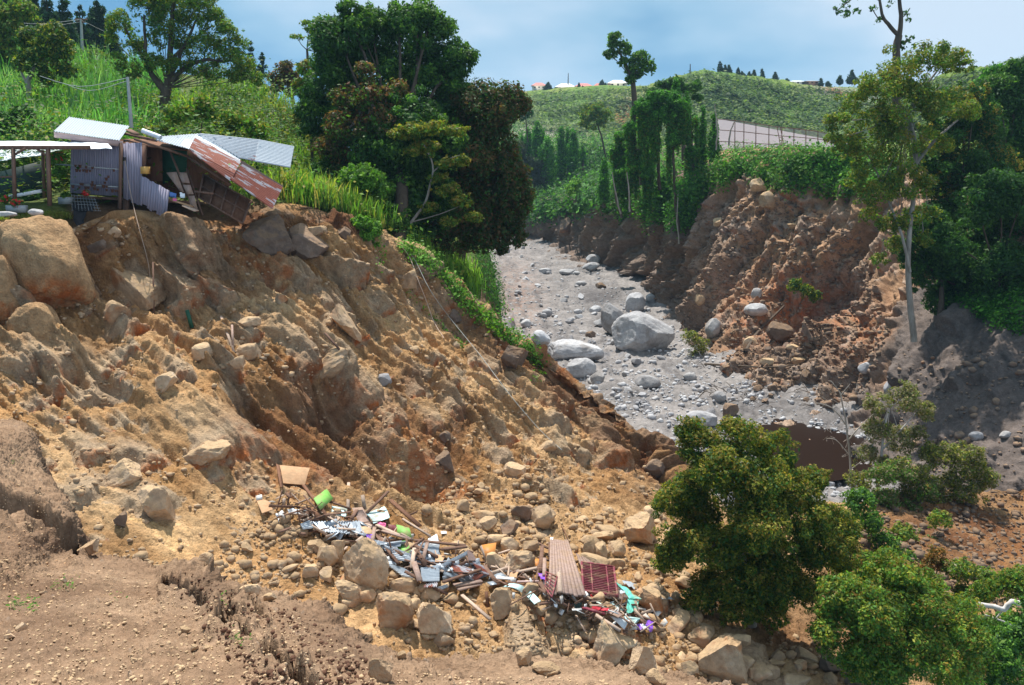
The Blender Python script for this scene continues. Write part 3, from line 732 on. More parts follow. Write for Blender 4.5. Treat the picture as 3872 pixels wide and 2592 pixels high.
class Tubes:
    def __init__(s): s.V = []; s.F = []; s.n = 0
    def tube(s, pts, r0, r1, k=7, wob=0.0, seg=None):
        pts = np.array([tuple(p) for p in pts], dtype=float)
        if len(pts) > 2 and seg is None: seg = (len(pts) - 1) * 4 + 1
        if seg: pts = catmull(pts, seg)
        m = len(pts)
        if wob: pts[1:-1] += RNG.normal(size=(m - 2, 3)) * wob
        tg = np.gradient(pts, axis=0); tg /= np.linalg.norm(tg, axis=1)[:, None] + 1e-9
        ref = np.array([0.3, 1.0, 0.2]) if abs(tg[0][2]) > 0.8 else np.array([0, 0, 1.0])
        A = np.cross(tg, ref); A /= np.linalg.norm(A, axis=1)[:, None] + 1e-9; B = np.cross(tg, A)
        rad = np.linspace(r0, r1, m)[:, None, None]
        th = np.linspace(0, 2 * np.pi, k + 1)[:-1]
        ring = pts[:, None, :] + rad * (np.cos(th)[None, :, None] * A[:, None, :] + np.sin(th)[None, :, None] * B[:, None, :])
        s.V.append(ring.reshape(-1, 3))
        i = np.arange(m * k).reshape(m, k) + s.n; j = np.roll(i, -1, axis=1)
        s.F.append(np.stack([i[:-1], j[:-1], j[1:], i[1:]], -1).reshape(-1, 4)); s.n += m * k
        return pts
    def build(s, name, parent, mat):
        return link(name, mesh_np(name, np.concatenate(s.V), np.concatenate(s.F)), parent, mat)
def px(D, r): return r * D / FPX
def shift(parent, kids):
    """children are built in world space: keep them there under an Empty that stands at the thing's base"""
    for k in kids:
        k.matrix_parent_inverse = Matrix.Translation(-Vector(parent.location))
def tree(name, label, blobs, D, base, pal, size=0.24, cov=1.0, limbs=(), bark='bark_dark', r0=0.3, cat='tree', group=None, flat=0.85, clumps=14, inner=0.5,
         tips=None, tipf=0.4, depth=0.7, seed=1, autolimb=True, mat=None, csize=(0.2, 0.46), varb=0.26, twigs=0, dr=1.0):
    """blobs: (u, v, r px[, extra depth]) ; base: (u, v, D) or a point ; limbs: lists of (u, v[, D]) with radii"""
    bp = base if isinstance(base, Vector) else at(*base)
    root = empty(name, bp, label, cat, group)
    lv = Leaves(seed); tb = Tubes(); rg = np.random.default_rng(seed + 50)
    cs = []
    for b in blobs:
        dd = b[3] if len(b) > 3 else rg.uniform(-0.5, 0.5) * px(D, b[2])
        c = at(b[0], b[1], D + dd); r = px(D, b[2])
        cs.append((c, r))
        lv.crown(c, (r, r * dr, r * flat), size, pal, cov, clumps, csize, flat, inner, tips=tips, tipf=tipf, varb=varb)
    fork = None
    for lb in limbs:
        pts = [at(p[0], p[1], p[2] if len(p) > 2 else D) for p in lb[0]]
        tb.tube(pts, lb[1], lb[2], 8, lb[1] * 0.08)
        if fork is None: fork = pts[-1]
    if not limbs:
        top = sum((c for c, r in cs), Vector()) / len(cs)
        fork = bp.lerp(top, 0.7)
        tb.tube([bp + Vector((0, 0, -0.4)), bp.lerp(fork, 0.5) + Vector((rg.uniform(-.3, .3), 0, 0)), fork], r0, r0 * 0.55, 8)
    if autolimb:
        for c, r in cs:
            md = fork.lerp(c, 0.5) + Vector((rg.uniform(-.15, .15) * r, rg.uniform(-.2, .2) * r, -0.15 * r))
            tb.tube([fork, md, c], r0 * 0.38, r0 * 0.1, 6)
            for k in range(3 + twigs):
                d = Vector(rg.normal(size=3)); d.normalize(); d.z = abs(d.z) * 0.6
                tb.tube([md.lerp(c, rg.uniform(0.2, 0.9)), c + d * r * 0.8], r0 * 0.12, r0 * 0.04, 4, seg=3)
    kids = [tb.build('trunk', root, M[bark]), lv.build('crown', root, mat)]
    shift(root, kids)
    return root
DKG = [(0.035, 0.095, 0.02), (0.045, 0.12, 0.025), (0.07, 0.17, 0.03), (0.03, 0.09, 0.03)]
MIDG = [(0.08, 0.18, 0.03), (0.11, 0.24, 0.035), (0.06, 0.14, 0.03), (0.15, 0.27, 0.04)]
BRG = [(0.09, 0.23, 0.025), (0.13, 0.30, 0.035), (0.06, 0.17, 0.02), (0.17, 0.30, 0.05)]
OLV = [(0.13, 0.17, 0.022), (0.20, 0.23, 0.028), (0.07, 0.12, 0.02), (0.27, 0.26, 0.035)]
BRN = [(0.07, 0.075, 0.024), (0.10, 0.08, 0.03), (0.05, 0.08, 0.02), (0.13, 0.08, 0.03)]
RED = [(0.20, 0.09, 0.04), (0.14, 0.10, 0.045), (0.26, 0.12, 0.05)]
YEL = [(0.30, 0.26, 0.05), (0.22, 0.22, 0.05), (0.34, 0.22, 0.05)]
GOLD = [(0.26, 0.24, 0.04), (0.20, 0.19, 0.035), (0.30, 0.20, 0.04)]
PALE = [(0.22, 0.20, 0.12), (0.28, 0.22, 0.13), (0.14, 0.16, 0.07)]
VINE = [(0.045, 0.16, 0.02), (0.08, 0.25, 0.028), (0.12, 0.32, 0.04), (0.035, 0.12, 0.02)]
PIN = [(0.018, 0.05, 0.03), (0.025, 0.065, 0.035), (0.03, 0.075, 0.03)]
# ---- the big trees in the middle
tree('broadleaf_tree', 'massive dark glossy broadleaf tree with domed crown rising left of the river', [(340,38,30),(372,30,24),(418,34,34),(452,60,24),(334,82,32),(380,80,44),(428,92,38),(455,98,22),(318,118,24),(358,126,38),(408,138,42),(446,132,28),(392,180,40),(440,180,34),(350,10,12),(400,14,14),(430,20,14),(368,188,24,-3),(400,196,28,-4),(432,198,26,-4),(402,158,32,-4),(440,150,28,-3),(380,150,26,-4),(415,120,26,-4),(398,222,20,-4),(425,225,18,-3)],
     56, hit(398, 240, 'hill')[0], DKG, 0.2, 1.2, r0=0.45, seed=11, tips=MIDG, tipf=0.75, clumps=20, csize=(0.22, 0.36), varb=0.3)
tree('broadleaf_tree', 'dark brownish tree with drooping branches overhanging the left bank of the river', [(480,112,28),(506,106,22),(492,143,26),(466,160,30),(508,178,24),(488,192,32),(452,202,32),(511,212,18),(474,226,28),(440,232,24),(522,196,12),(518,236,10),(500,240,14),(420,225,24)],
     54.5, hit(458, 266, 'hill')[0], BRN + DKG[:2], 0.19, 1.15, r0=0.45, seed=12, tips=[(0.16, 0.09, 0.035)], tipf=0.5, clumps=16, varb=0.3, flat=1.0)
tree('red_tipped_tree', 'reddish leaved tree in front of the massive dark tree', [(366,72,12),(344,98,16),(372,96,18),(396,92,15),(350,128,22),(384,124,22),(330,148,16),(406,128,12),(370,158,20),(345,165,16)],
     52.5, (380,207,52.5), BRN + MIDG[:2], 0.2, 0.8, limbs=[([(380,207),(379,170),(372,130),(368,100)], 0.14, 0.06), ([(379,170),(350,140),(335,110)], 0.08, 0.03)], bark='bark_pale', r0=0.14, seed=13, tips=RED, tipf=0.9, clumps=12, inner=0.25)
tree('layered_tree', 'yellowish tree with flat leaf layers and a bent white trunk above the ridge', [(400,134,12),(416,130,14),(436,128,13),(456,132,12),(424,147,14),(446,164,11),(462,161,10),(438,178,10),(448,190,13),(462,202,12),(430,207,10),(474,217,10),(448,222,10),(412,152,9)],
     50, (404,238,49.5), OLV + MIDG[:2], 0.16, 1.1, limbs=[([(404,238),(408,226),(424,205),(430,185),(433,165),(424,145)], 0.10, 0.04), ([(433,172),(447,160),(460,155)], 0.04, 0.02), ([(412,222),(440,214),(460,206)], 0.04, 0.02)], bark='bark_pale', autolimb=False, r0=0.05, seed=14, tips=YEL, tipf=0.9, flat=0.6, clumps=12, inner=0.35)
tree('golden_tree', 'golden green tree at the left edge of the massive dark tree', [(307,68,10),(302,86,9),(311,100,12),(304,118,10),(318,140,14)], 58, (312,170,58), MIDG + GOLD, 0.2, 1.0, r0=0.12, seed=15, tips=YEL, tipf=0.8)
tree('feathery_tree', 'thin airy tree against the sky between the conifers and the massive tree', [(308,24,8),(297,37,7),(314,40,8),(310,30,7),(320,50,7)], 85, (309,90,85), OLV + MIDG, 0.24, 0.45, limbs=[([(309,90),(308,62),(307,50)], 0.16, 0.1)], r0=0.14, seed=16, flat=0.5, inner=0)
tree('round_shrub', 'round bright green shrub beside the reed slope right of the shack', [(350,182,18),(368,178,18),(380,190,14),(360,196,16)], 49, hit(364, 204, ('hill',))[0], BRG + MIDG, 0.17, 1.2, r0=0.06, cat='shrub', seed=17, flat=0.8)
tree('leafy_shrub', 'shaded green shrub under the red leaved tree', [(322,172,14),(338,160,16),(330,186,12)], 53, (330,192,52.5), MIDG + DKG, 0.17, 1.1, r0=0.06, cat='shrub', seed=18)
tree('leafy_shrub', 'dark green shrub below the bent white trunk', [(392,222,16),(382,208,12),(404,232,12)], 48.5, (394,240,48), DKG + MIDG, 0.17, 1.1, r0=0.06, cat='shrub', seed=19)
tree('climber_mound', 'bright green leafy mound hanging over the cliff edge right of the boulders', [(362,223,10),(372,230,11),(366,238,9),(374,246,7)], 44.3, (368,236,45), BRG, 0.15, 1.4, r0=0.04, cat='climbing plant', seed=20, autolimb=False)
# ---- upper left
tree('spreading_tree', 'wide open crowned tree with forked limbs on the hillside above the shack', [(122,22,15),(146,8,18),(133,44,13),(170,22,18),(194,8,20),(216,24,17),(206,45,17),(230,56,14),(186,44,14),(152,60,12),(214,70,13),(236,74,10),(118,60,9),(176,-8,22),(142,-12,18),(228,34,12),(160,38,12),(245,64,12),(255,78,9),(240,46,9),(130,70,11),(172,66,12),(196,66,12),(110,38,8),(160,0,14),(205,-4,14)],
     62, (165,118,61), MIDG + OLV, 0.15, 0.62, limbs=[([(165,120),(164,105),(167,88)], 0.4, 0.32), ([(167,88),(170,60),(172,20),(176,-10)], 0.26, 0.08), ([(166,92),(152,75),(146,50),(144,15)], 0.24, 0.07), ([(168,84),(185,68),(205,60),(225,62)], 0.2, 0.07), ([(171,60),(190,42),(212,26)], 0.15, 0.05), ([(169,80),(180,56),(196,20)], 0.17, 0.05), ([(147,60),(132,42),(124,24)], 0.12, 0.05)],
     r0=0.10, seed=21, flat=0.85, clumps=12, inner=0.12, csize=(0.25, 0.42), twigs=1, tips=MIDG, tipf=0.6)
tree('broadleaf_tree', 'slender dark green tree on the slope at the far left', [(30,38,13),(50,34,15),(64,50,12),(44,58,15),(66,70,10),(48,76,10),(28,62,12)], 60, (30,104,60), OLV + DKG, 0.22, 0.8, limbs=[([(30,106),(29,80),(40,58)], 0.2, 0.1), ([(31,90),(22,74),(20,60)], 0.1, 0.05)], r0=0.14, bark='bark_pale', seed=22, tips=[(0.18, 0.16, 0.04)], tipf=0.3)
tree('broadleaf_tree', 'olive tree cut by the left edge of the frame', [(2,20,18),(14,34,14),(0,48,16),(20,10,14)], 72, (8,78,72), OLV + MIDG, 0.25, 0.9, r0=0.2, seed=23)
def conifer(label, u, vtop, vbase, wpx, D, seed, pal=PIN, group='conifers on the ridge', size=0.35, name='conifer', tiers=None, parts=True, k=1.0):
    top = at(u, vtop, D); bs = at(u, vbase, D); H_ = top.z - bs.z; R_ = px(D, wpx)
    root = empty(name, bs, label, 'conifer', group)
    lv = Leaves(seed); tb = Tubes(); rg = np.random.default_rng(seed)
    tb.tube([bs - Vector((0, 0, 0.5)), top], max(0.1, H_ * 0.018), 0.03, 6)
    tiers = tiers or max(6, int(H_ / 0.75)); R_ *= 1.35
    for t in range(tiers):
        f = (t + 0.5) / tiers; z = bs.z + H_ * (0.14 + 0.86 * f); rad = R_ * (1.02 - f) ** 0.8 * rg.uniform(0.75, 1.15)
        for q_ in range(8 if rad > 0.8 else 4):
            a = rg.uniform(0, 6.28); cx_ = bs.x + (top.x - bs.x) * f + math.cos(a) * rad * 0.55; cy_ = bs.y + math.sin(a) * rad * 0.55
            lv.blob((cx_, cy_, z - rad * 0.1), (rad * 0.55, rad * 0.55, rad * 0.30 + 0.15), k * 60 * (rad * 0.6) ** 2 / size ** 2 * 0.6 + 14, size, pal, 0.1, 0.7, 0.8, rg.uniform(0.8, 1.2), 0.35)
    kids = [tb.build('trunk', root, M['bark_dark']), lv.build('crown', root, M['leaf_matte'])]
    shift(root, kids)
    return root
cf = [(8,-30,70,16,104),(30,-25,64,15,100),(47,-14,62,13,98),(63,-8,66,14,103),(80,4,68,12,106),(97,-6,70,16,110),(110,16,72,10,112),(70,18,70,12,96),(18,8,70,12,96)]
for k, (u, a, b, w, D) in enumerate(cf):
    conifer(['tall dark conifer at the top left frame edge','tall dark conifer second from the left edge','tall dark conifer third from the left edge','tall dark conifer just left of the power pole','tall dark conifer behind the power pole','widest dark conifer, right of the power pole','rightmost, lowest conifer of the top left row','small front conifer left of the power pole','small front conifer near the left edge'][k], u, a, b, w, D, 100 + k, group='tall conifers at the top left', size=0.42)
for k, (u, a, b, w, D, lb) in enumerate([(251,40,80,6,125,'taller bluish conifer right of the wide open tree'),(262,52,80,5.5,125,'shorter bluish conifer right of the wide open tree'),(240,58,84,7,120,'bluish conifer half hidden behind the wide open tree')]):
    conifer(lb, u, a, b, w, D, 120 + k, group=None, size=0.4)
for k, (u, v, r, lb) in enumerate([(285,68,8,'tallest reddish small tree on the skyline left of the golden tree'),(275,78,7,'low reddish small tree on the skyline beside the conifers'),(294,78,7,'reddish small tree closest to the golden tree')]):
    tree('small_tree', lb, [(u, v, r), (u + 1, v + 8, r), (u - 3, v + 14, r * 0.9)], 88, (u, v + 22, 88), BRN + RED[:1], 0.26, 0.8, r0=0.1, seed=130 + k, group='reddish small trees')
for k, (u, v, r, D, lb) in enumerate([(96,60,12,80,'pale green bushy tree behind the power pole foot'),(118,68,12,84,'yellow green bushy tree left of the wide open tree'),(140,78,10,82,'small leafy tree behind the wide open tree trunk, on its left'),(255,86,9,80,'low leafy tree below the bluish conifers'),(104,78,10,78,'round leafy bush on the skyline right of the power poles')]):
    tree('bushy_tree', lb, [(u, v, r), (u + r * .6, v + r * .5, r * .8), (u - r * .6, v + r * .6, r * .8)], D, (u, v + 16, D), OLV + MIDG, 0.24, 1.0, r0=0.08, seed=140 + k)
# ---- across the valley
tree('vine_draped_tree', 'tallest tree of the far bank with two leaf tufts on a long bare trunk', [(617,41,9),(624,49,8),(611,54,7),(640,60,10),(648,67,8),(634,72,9),(624,62,6),(630,80,5)], 104, (638,150,104), DKG + MIDG, 0.3, 1.1,
     limbs=[([(638,150),(635,110),(633,80)], 0.42, 0.26), ([(633,82),(626,66),(619,50)], 0.22, 0.1), ([(633,80),(640,68)], 0.2, 0.1)], r0=0.2, seed=31, tips=MIDG, tipf=0.7, inner=0.3, group='trees of the far bank')
tree('umbrella_tree', 'umbrella shaped dark crown behind the vine covered trees', [(664,86,10),(676,82,10),(690,88,11),(698,98,6),(655,92,8)], 112, (684,170,108), DKG, 0.3, 1.1, limbs=[([(684,170),(682,120),(678,100)], 0.3, 0.2)], r0=0.2, seed=32, flat=0.6, group='trees of the far bank')
tree('forked_tree', 'light forked tree left of the vine covered trees', [(588,112,9),(600,110,9),(594,122,9),(606,118,7),(584,122,6)], 188, (606,164,190), OLV + MIDG, 0.42, 0.8, limbs=[([(606,160),(602,138),(597,124)], 0.22, 0.14)], r0=0.15, seed=33, inner=0.15)
tree('slim_tree', 'slim lone tree beside the dark overhanging tree', [(526,106,6),(523,116,5),(530,113,4)], 190, (528,146,190), DKG, 0.42, 0.8, limbs=[([(528,142),(526,120),(526,108)], 0.16, 0.08)], r0=0.1, seed=34)
for k, (u, v, r, lb) in enumerate([(516,150,11,'round grey green tree beside the river bend, left one'), (534,168,13,'round grey green tree beside the river bend, right and lower one')]):
    tree('round_tree', lb, [(u, v, r), (u - 3, v + 8, r * .8), (u + 4, v + 10, r * .8)], 188, (u, v + 24, 190), [(0.06, 0.085, 0.05), (0.05, 0.07, 0.045)], 0.42, 1.0, r0=0.15, seed=35 + k)
def vine_column(lv, u, vt, vb, w, D, pal=VINE, size=0.26, cov=1.0):
    n = max(2, int((vb - vt) / (w * 0.8)))
    for k in range(n + 1):
        f = k / n; v = vt + (vb - vt) * f
        ww = w * (0.45 + 0.55 * min(1, f * 2.5)) * lv.rg.uniform(0.8, 1.15)
        r = px(D, ww); c = at(u + lv.rg.uniform(-1, 1) * w * 0.15, v, D)
        lv.blob(c, (r, r, r * 1.25), cov * 2.2 * 4 * math.pi * r * r / (size ** 2 * 0.5), size, pal, 0.25, 0.4, 0.55, lv.rg.uniform(0.75, 1.25))
vcs = [(714,117,178,6,98,'thick column of vines beside the netted field'),(703,108,190,4,99,'ragged column of vines on a leaning trunk left of the thick column'),(676,80,112,5,101,'pointed spire of vines rising out of the umbrella crown'),(687,94,128,4,100,'short stub of vines right of the pointed spire'),
       (561,129,172,5,140,'tapered column of vines in the valley, left of the tallest pair'),(568,130,165,3.5,142,'narrow column of vines between two thicker ones in the valley'),(573,132,182,5,138,'tallest column of vines in the valley'),(547,140,172,8,136,'dome shaped heap of vines in the valley'),
       (537,124,150,5,144,'stubby column of vines behind the dome shaped heap'),(528,129,152,3.5,146,'narrow column of vines near the round grey green trees'),(604,160,198,5,118,'column of vines standing at the edge of the grey gully'),(583,147,160,4,140,'small cone of vines above the ivy slope'),(522,136,152,3,147,'leftmost small column of vines in the valley'),(543,132,150,3,145,'slim column of vines right behind the dome shaped heap')]
for k, (u, a, b, w, D, lb) in enumerate(vcs):
    if D > 130: D += 52
    w *= 1.15
    bp = at(u, b + 4, D)
    root = empty('vine_column', bp, lb, 'climbing plant', 'vine columns')
    lv = Leaves(200 + k); vine_column(lv, u, a, b, w, D, size=0.26 if D < 130 else 0.42)
    tb = Tubes(); tb.tube([at(u, b + 10, D), at(u, (a + b) / 2, D), at(u, a + 3, D)], px(D, w * 0.3), px(D, w * 0.15), 6)
    kids = [tb.build('trunk', root, M['bark_dark']), lv.build('vines', root)]
    shift(root, kids)
drap = [(645,104,9,1),(656,98,10,1),(668,98,10,1),(680,104,9,1),(640,118,9,0),(652,114,11,1),(666,114,10,0),(632,128,9,0),(645,134,9,0),(630,146,8,0),(622,136,7,0),(636,110,5,1),(626,160,6,0),(640,156,7,0),(694,120,7,0),(650,128,9,0),(616,150,6,0)]
drap += [(636,140,9,0),(648,148,9,0),(660,140,8,0),(672,140,7,0),(684,140,7,0),(624,170,7,0),(634,175,7,0),(648,172,8,0),(662,168,8,0),(692,152,7,0),(700,140,6,0),(612,166,6,0)]
for k, (u0, lb, sel, tr) in enumerate([(668, 'vine smothered tree with a domed green top on a curved trunk', [0,1,2,3,5,6,14,20,26], [([(679,232),(674,180),(673,149),(669,124),(664,110)], 0.17, 0.09), ([(697,200),(692,150),(690,116)], 0.2, 0.12)]),
                                     (640, 'vine smothered tree below the tallest tree of the far bank', [4,7,8,11,15,18,24], [([(660,190),(658,150),(650,125)], 0.22, 0.12), ([(641,185),(641,150),(641,120)], 0.2, 0.12)]),
                                     (622, 'leaning vine smothered tree at the left end of the far bank group', [9,10,12,13,16,22], [([(622,218),(614,180),(622,150)], 0.2, 0.1), ([(630,212),(627,180),(630,140)], 0.16, 0.1)])]):
    D = [98, 104, 108][k]
    base = at(tr[0][0][0][0], tr[0][0][0][1], D)
    root = empty('vine_draped_tree', base, lb, 'tree', 'trees of the far bank')
    lv = Leaves(230 + k); tb = Tubes()
    for s_ in sel:
        u, v, r, br = drap[s_]
        c = at(u, v, D + random.uniform(-1.5, 1.5)); rr0 = px(D, r)
        lv.crown(c, (rr0, rr0, rr0 * 0.8), 0.26, VINE, 1.1, 10, (0.3, 0.45), 0.8, 0.4)
        for q_ in range(9):         # hanging curtains
            uu = u + random.uniform(-1, 1) * r * 0.9; ln = random.uniform(8, 50)
            for t in range(int(ln / 2)):
                lv.blob(at(uu + random.uniform(-.5, .5), v + t * 2.2, D + random.uniform(-.3, .3)), (0.28, 0.28, 0.34), 26, 0.26, VINE + OLV[:1], 0.0, 0.9, 1.0, random.uniform(0.7, 1.2))
    for (pts, a, b) in tr: tb.tube([at(p[0], p[1], D) for p in pts], a, b, 7, 0.05)
    kids = [tb.build('trunk', root, M['bark_dark']), lv.build('vines', root)]
    shift(root, kids)
for k, (pts, lb) in enumerate([([(621,214),(616,196),(612,172)], 'thin bare leaning trunk at the left end of the far bank'), ([(630,212),(629,190),(627,172)], 'thin upright trunk beside the leaning one'), ([(679,244),(677,222),(678,190)], 'trunk reaching farthest down the far bank'), ([(716,150),(717,130),(715,104)], 'dead pole like stem beside the thick vine column'), ([(729,145),(730,132),(735,122)], 'crooked dead stem in front of the net fence')]):
    D = 97
    tb = Tubes(); tb.tube([at(p[0], p[1], D) for p in pts], 0.10, 0.05, 6, 0.04)
    o = tb.build('bare_trunk', None, M['bark_pale']); tag(o, lb, 'trunk', 'bare trunks of the far bank')
# ---- right side
def cluster_tree(name, label, D, base, limbs, blobs, pal, size, cov, **kw): return tree(name, label, blobs, D, base, pal, size, cov, limbs=limbs, **kw)
tree('tall_tree', 'tall nearly bare tree reaching out of the top of the frame', [(839,9,5),(848,14,5),(856,12,4),(845,3,5),(873,8,4),(878,20,4),(906,14,4),(908,20,3),(905,42,5),(912,36,3),(890,4,4),(902,48,4),(860,-4,5),(915,46,3)], 66, (897,130,66), DKG, 0.2, 0.9,
     limbs=[([(897,130),(896,58),(899,35)], 0.3, 0.24), ([(899,36),(888,24),(882,14),(878,-12)], 0.17, 0.08), ([(899,36),(901,15),(896,-14)], 0.19, 0.1), ([(879,0),(862,-6),(848,2),(838,10)], 0.06, 0.03), ([(899,20),(906,14),(910,8)], 0.05, 0.03), ([(885,20),(878,18),(872,8)], 0.05, 0.03), ([(898,45),(905,42),(912,36)], 0.05, 0.03)],
     r0=0.05, seed=41, autolimb=False, clumps=6, inner=0.0)
tree('airy_tree', 'big airy olive tree with pale twin trunks at the head of the grey slope', [(900,74,26),(932,58,20),(950,58,16),(966,66,9),(880,88,22),(854,102,15),(838,122,13),(833,142,11),(868,128,24),(910,108,28),(940,104,20),(866,162,20),(898,146,26),(932,146,18),(848,146,14),(966,110,14),(904,182,22),(876,194,17),(926,186,14),(888,226,12),(856,180,12),(915,215,12),(895,245,11),(880,260,9),(925,240,10),(900,220,14),(870,215,10),(930,215,10)],
     56, (914,342,54), OLV + MIDG[:2], 0.155, 0.72, limbs=[([(914,342,54),(910,300,54.5),(908,250,55),(914,190,56),(916,150),(908,110)], 0.20, 0.10), ([(910,272,54.6),(902,236,55),(890,205),(878,175),(866,150)], 0.10, 0.04), ([(915,165),(935,140),(958,120)], 0.12, 0.05), ([(909,115),(890,90),(885,75)], 0.1, 0.04), ([(910,112),(930,80),(945,62)], 0.1, 0.04)],
     bark='bark_pale', r0=0.11, seed=42, tips=GOLD, tipf=0.3, clumps=12, inner=0.05, csize=(0.24, 0.4), twigs=1)
wall = [('dark dense tree with yellow tinged top right of the airy tree', [(936,130,15),(926,160,14),(942,178,17),(962,108,20),(975,100,14),(950,140,20),(985,128,22),(965,170,26),(945,200,20),(990,165,24)], 62, (965,300,60), GOLD, 51),
        ('dark dense tree against the right frame edge, highest one', [(1000,92,18),(1022,86,24),(1010,125,28),(1030,150,30),(1005,165,26),(1016,72,14),(985,90,12),(1000,190,22)], 66, (1015,300,62), MIDG, 52),
        ('dark dense tree low behind the pale trunk', [(930,225,20),(945,255,24),(925,270,18),(970,235,26),(960,285,22),(940,300,16),(912,250,14)], 59, (940,318,57), DKG, 53),
        ('dark dense tree in the lower right of the shaded wood', [(1000,220,28),(1030,215,30),(995,265,28),(1025,275,30),(985,300,22),(1015,312,22),(970,265,20),(1000,192,22,-2),(1024,194,20,-2),(978,205,20,-2),(950,240,18,-1)], 57, (1000,335,56), DKG, 54)]
for (lb, bl, D, bs, tp, sd) in wall:
    tree('dense_tree', lb, bl, D, bs, DKG, 0.19, 1.1, r0=0.22, seed=sd, tips=tp, tipf=0.5, clumps=14, group='dense trees of the shaded wood', flat=1.0)
tree('leafy_shrub', 'round green bush on the skyline at the right edge', [(995,72,10),(1012,76,12),(985,82,9)], 74, (1000,100,74), VINE, 0.25, 1.0, r0=0.06, cat='shrub', seed=55)
# hanging plants between the pale trunk and the wood
# ---- the bushes in the lower right
tree('olive_bush', 'large olive bush with golden leaf tips in front of the brown pond', [(700,446,24),(738,438,26),(772,452,26),(690,486,26),(738,492,36),(790,496,32),(688,534,26),(738,546,38),(790,556,36),(826,522,24),(716,584,24),(764,594,26),(842,552,22),(812,480,18),(800,590,22),(700,510,24),(720,470,30,-1),(760,520,34,-1.5),(715,545,28,-1),(745,585,28,-1),(785,585,26,-1),(820,545,26,-1),(675,550,18),(765,480,28,-1),(805,520,26,-1),(740,610,20,-1),(672,500,22),(672,560,20),(690,420+10,16),(846,575,22),(842,530,22),(860,600,18),(700,600,20,-.5),(770,615,18,-1)],
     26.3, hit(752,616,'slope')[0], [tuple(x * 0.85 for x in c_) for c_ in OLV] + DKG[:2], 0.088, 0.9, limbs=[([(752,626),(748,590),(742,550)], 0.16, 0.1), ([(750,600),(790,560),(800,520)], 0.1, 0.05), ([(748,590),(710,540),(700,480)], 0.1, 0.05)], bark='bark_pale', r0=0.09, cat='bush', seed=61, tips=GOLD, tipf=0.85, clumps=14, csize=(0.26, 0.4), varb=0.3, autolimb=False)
tree('green_bush', 'large fresh green bush in the lower right corner in front of the olive bush', [(842,592,24),(880,578,26),(918,588,26),(846,634,34),(898,640,40),(948,622,32),(950,664,34),(868,668,26),(910,600,24),(830,610,18),(875,615,34,-.8),(925,650,34,-.8),(880,660,34,-.8),(860,600,24,-.6),(925,610,26,-.6),(905,575,18),(965,640,24,-.5)],
     23.3, hit(890,683,'slope')[0], OLV + MIDG, 0.085, 0.9, limbs=[([(890,694),(892,660),(895,630)], 0.12, 0.08)], bark='bark_pale', r0=0.07, cat='bush', seed=62, tips=[(0.24, 0.30, 0.05), (0.28, 0.16, 0.03)], tipf=0.5, clumps=14, varb=0.38, autolimb=False)
tree('green_bush', 'dark green bush filling the very bottom right corner', [(1000,655,26),(1024,640,24),(985,690,30),(1022,690,30),(1035,610,18),(960,690,22)], 25, (1000,720,25), MIDG + DKG, 0.11, 0.95, bark='bark_pale', r0=0.06, cat='bush', seed=63, tips=BRG, tipf=0.4)
tree('pale_tree', 'sparse dry tree with beige leaves standing beside the pond', [(880,404,15),(904,398,17),(922,410,13),(878,430,15),(900,440,17),(868,455,12),(890,466,15),(918,432,10)], 42, (876,505,42.5), PALE + OLV[:1], 0.11, 0.7, limbs=[([(876,506),(880,470),(884,430),(890,405)], 0.09, 0.04), ([(882,450),(905,425),(918,410)], 0.05, 0.02)], bark='bark_white', r0=0.06, cat='tree', seed=64, inner=0.08, twigs=3)
tree('pale_tree', 'grey green sparse bush right of the dry beige tree', [(938,456,19),(964,460,20),(984,478,15),(945,484,20),(915,478,18),(968,492,15),(900,502,19),(930,508,18),(860,480,14)], 41, (935,520,41.5), PALE + OLV, 0.11, 0.8, bark='bark_white', r0=0.05, cat='bush', seed=65, inner=0.15, twigs=3)
tree('leafy_shrub', 'dark shrub between the olive bush and the dry beige tree', [(860,500,16),(848,520,14),(872,522,14),(885,545,16),(905,560,14)], 34.3, (865,548,34.6), MIDG + DKG, 0.12, 0.9, r0=0.05, cat='shrub', seed=66)
tree('orange_shrub', 'small orange brown dried shrub on the right rubble', [(936,556,11),(946,566,9),(928,566,8)], 31, (938,590,30.5), [(0.26, 0.12, 0.03), (0.2, 0.12, 0.035), (0.12, 0.11, 0.03)], 0.11, 0.8, r0=0.04, cat='shrub', seed=67)
tree('leafy_shrub', 'thin green undergrowth shrub behind the fallen white branch', [(985,590,16),(1010,580,14),(1030,590,16),(965,600,12)], 29, (995,625,28.5), MIDG + OLV, 0.11, 0.7, r0=0.04, cat='shrub', seed=68)
tree('dry_shrub', 'dry grey shrub right of the giant boulder', [(690,338,9),(700,345,10),(696,355,8)], 76, (696,362,76), PALE + OLV, 0.22, 0.5, r0=0.05, cat='shrub', seed=69, inner=0.1, twigs=2)
tree('uprooted_shrub', 'toppled shrub lying in the hollow of the far cliff', [(795,285,8),(806,290,8),(815,296,7)], 70, (800,300,70), OLV + DKG, 0.2, 0.7, r0=0.05, cat='shrub', seed=70)
tree('fern_clump', 'pale green plant at the foot of the vines in the gully', [(576,184,6),(572,190,7)], 132, (576,200,132), BRG, 0.3, 0.8, r0=0.06, cat='shrub', seed=71)
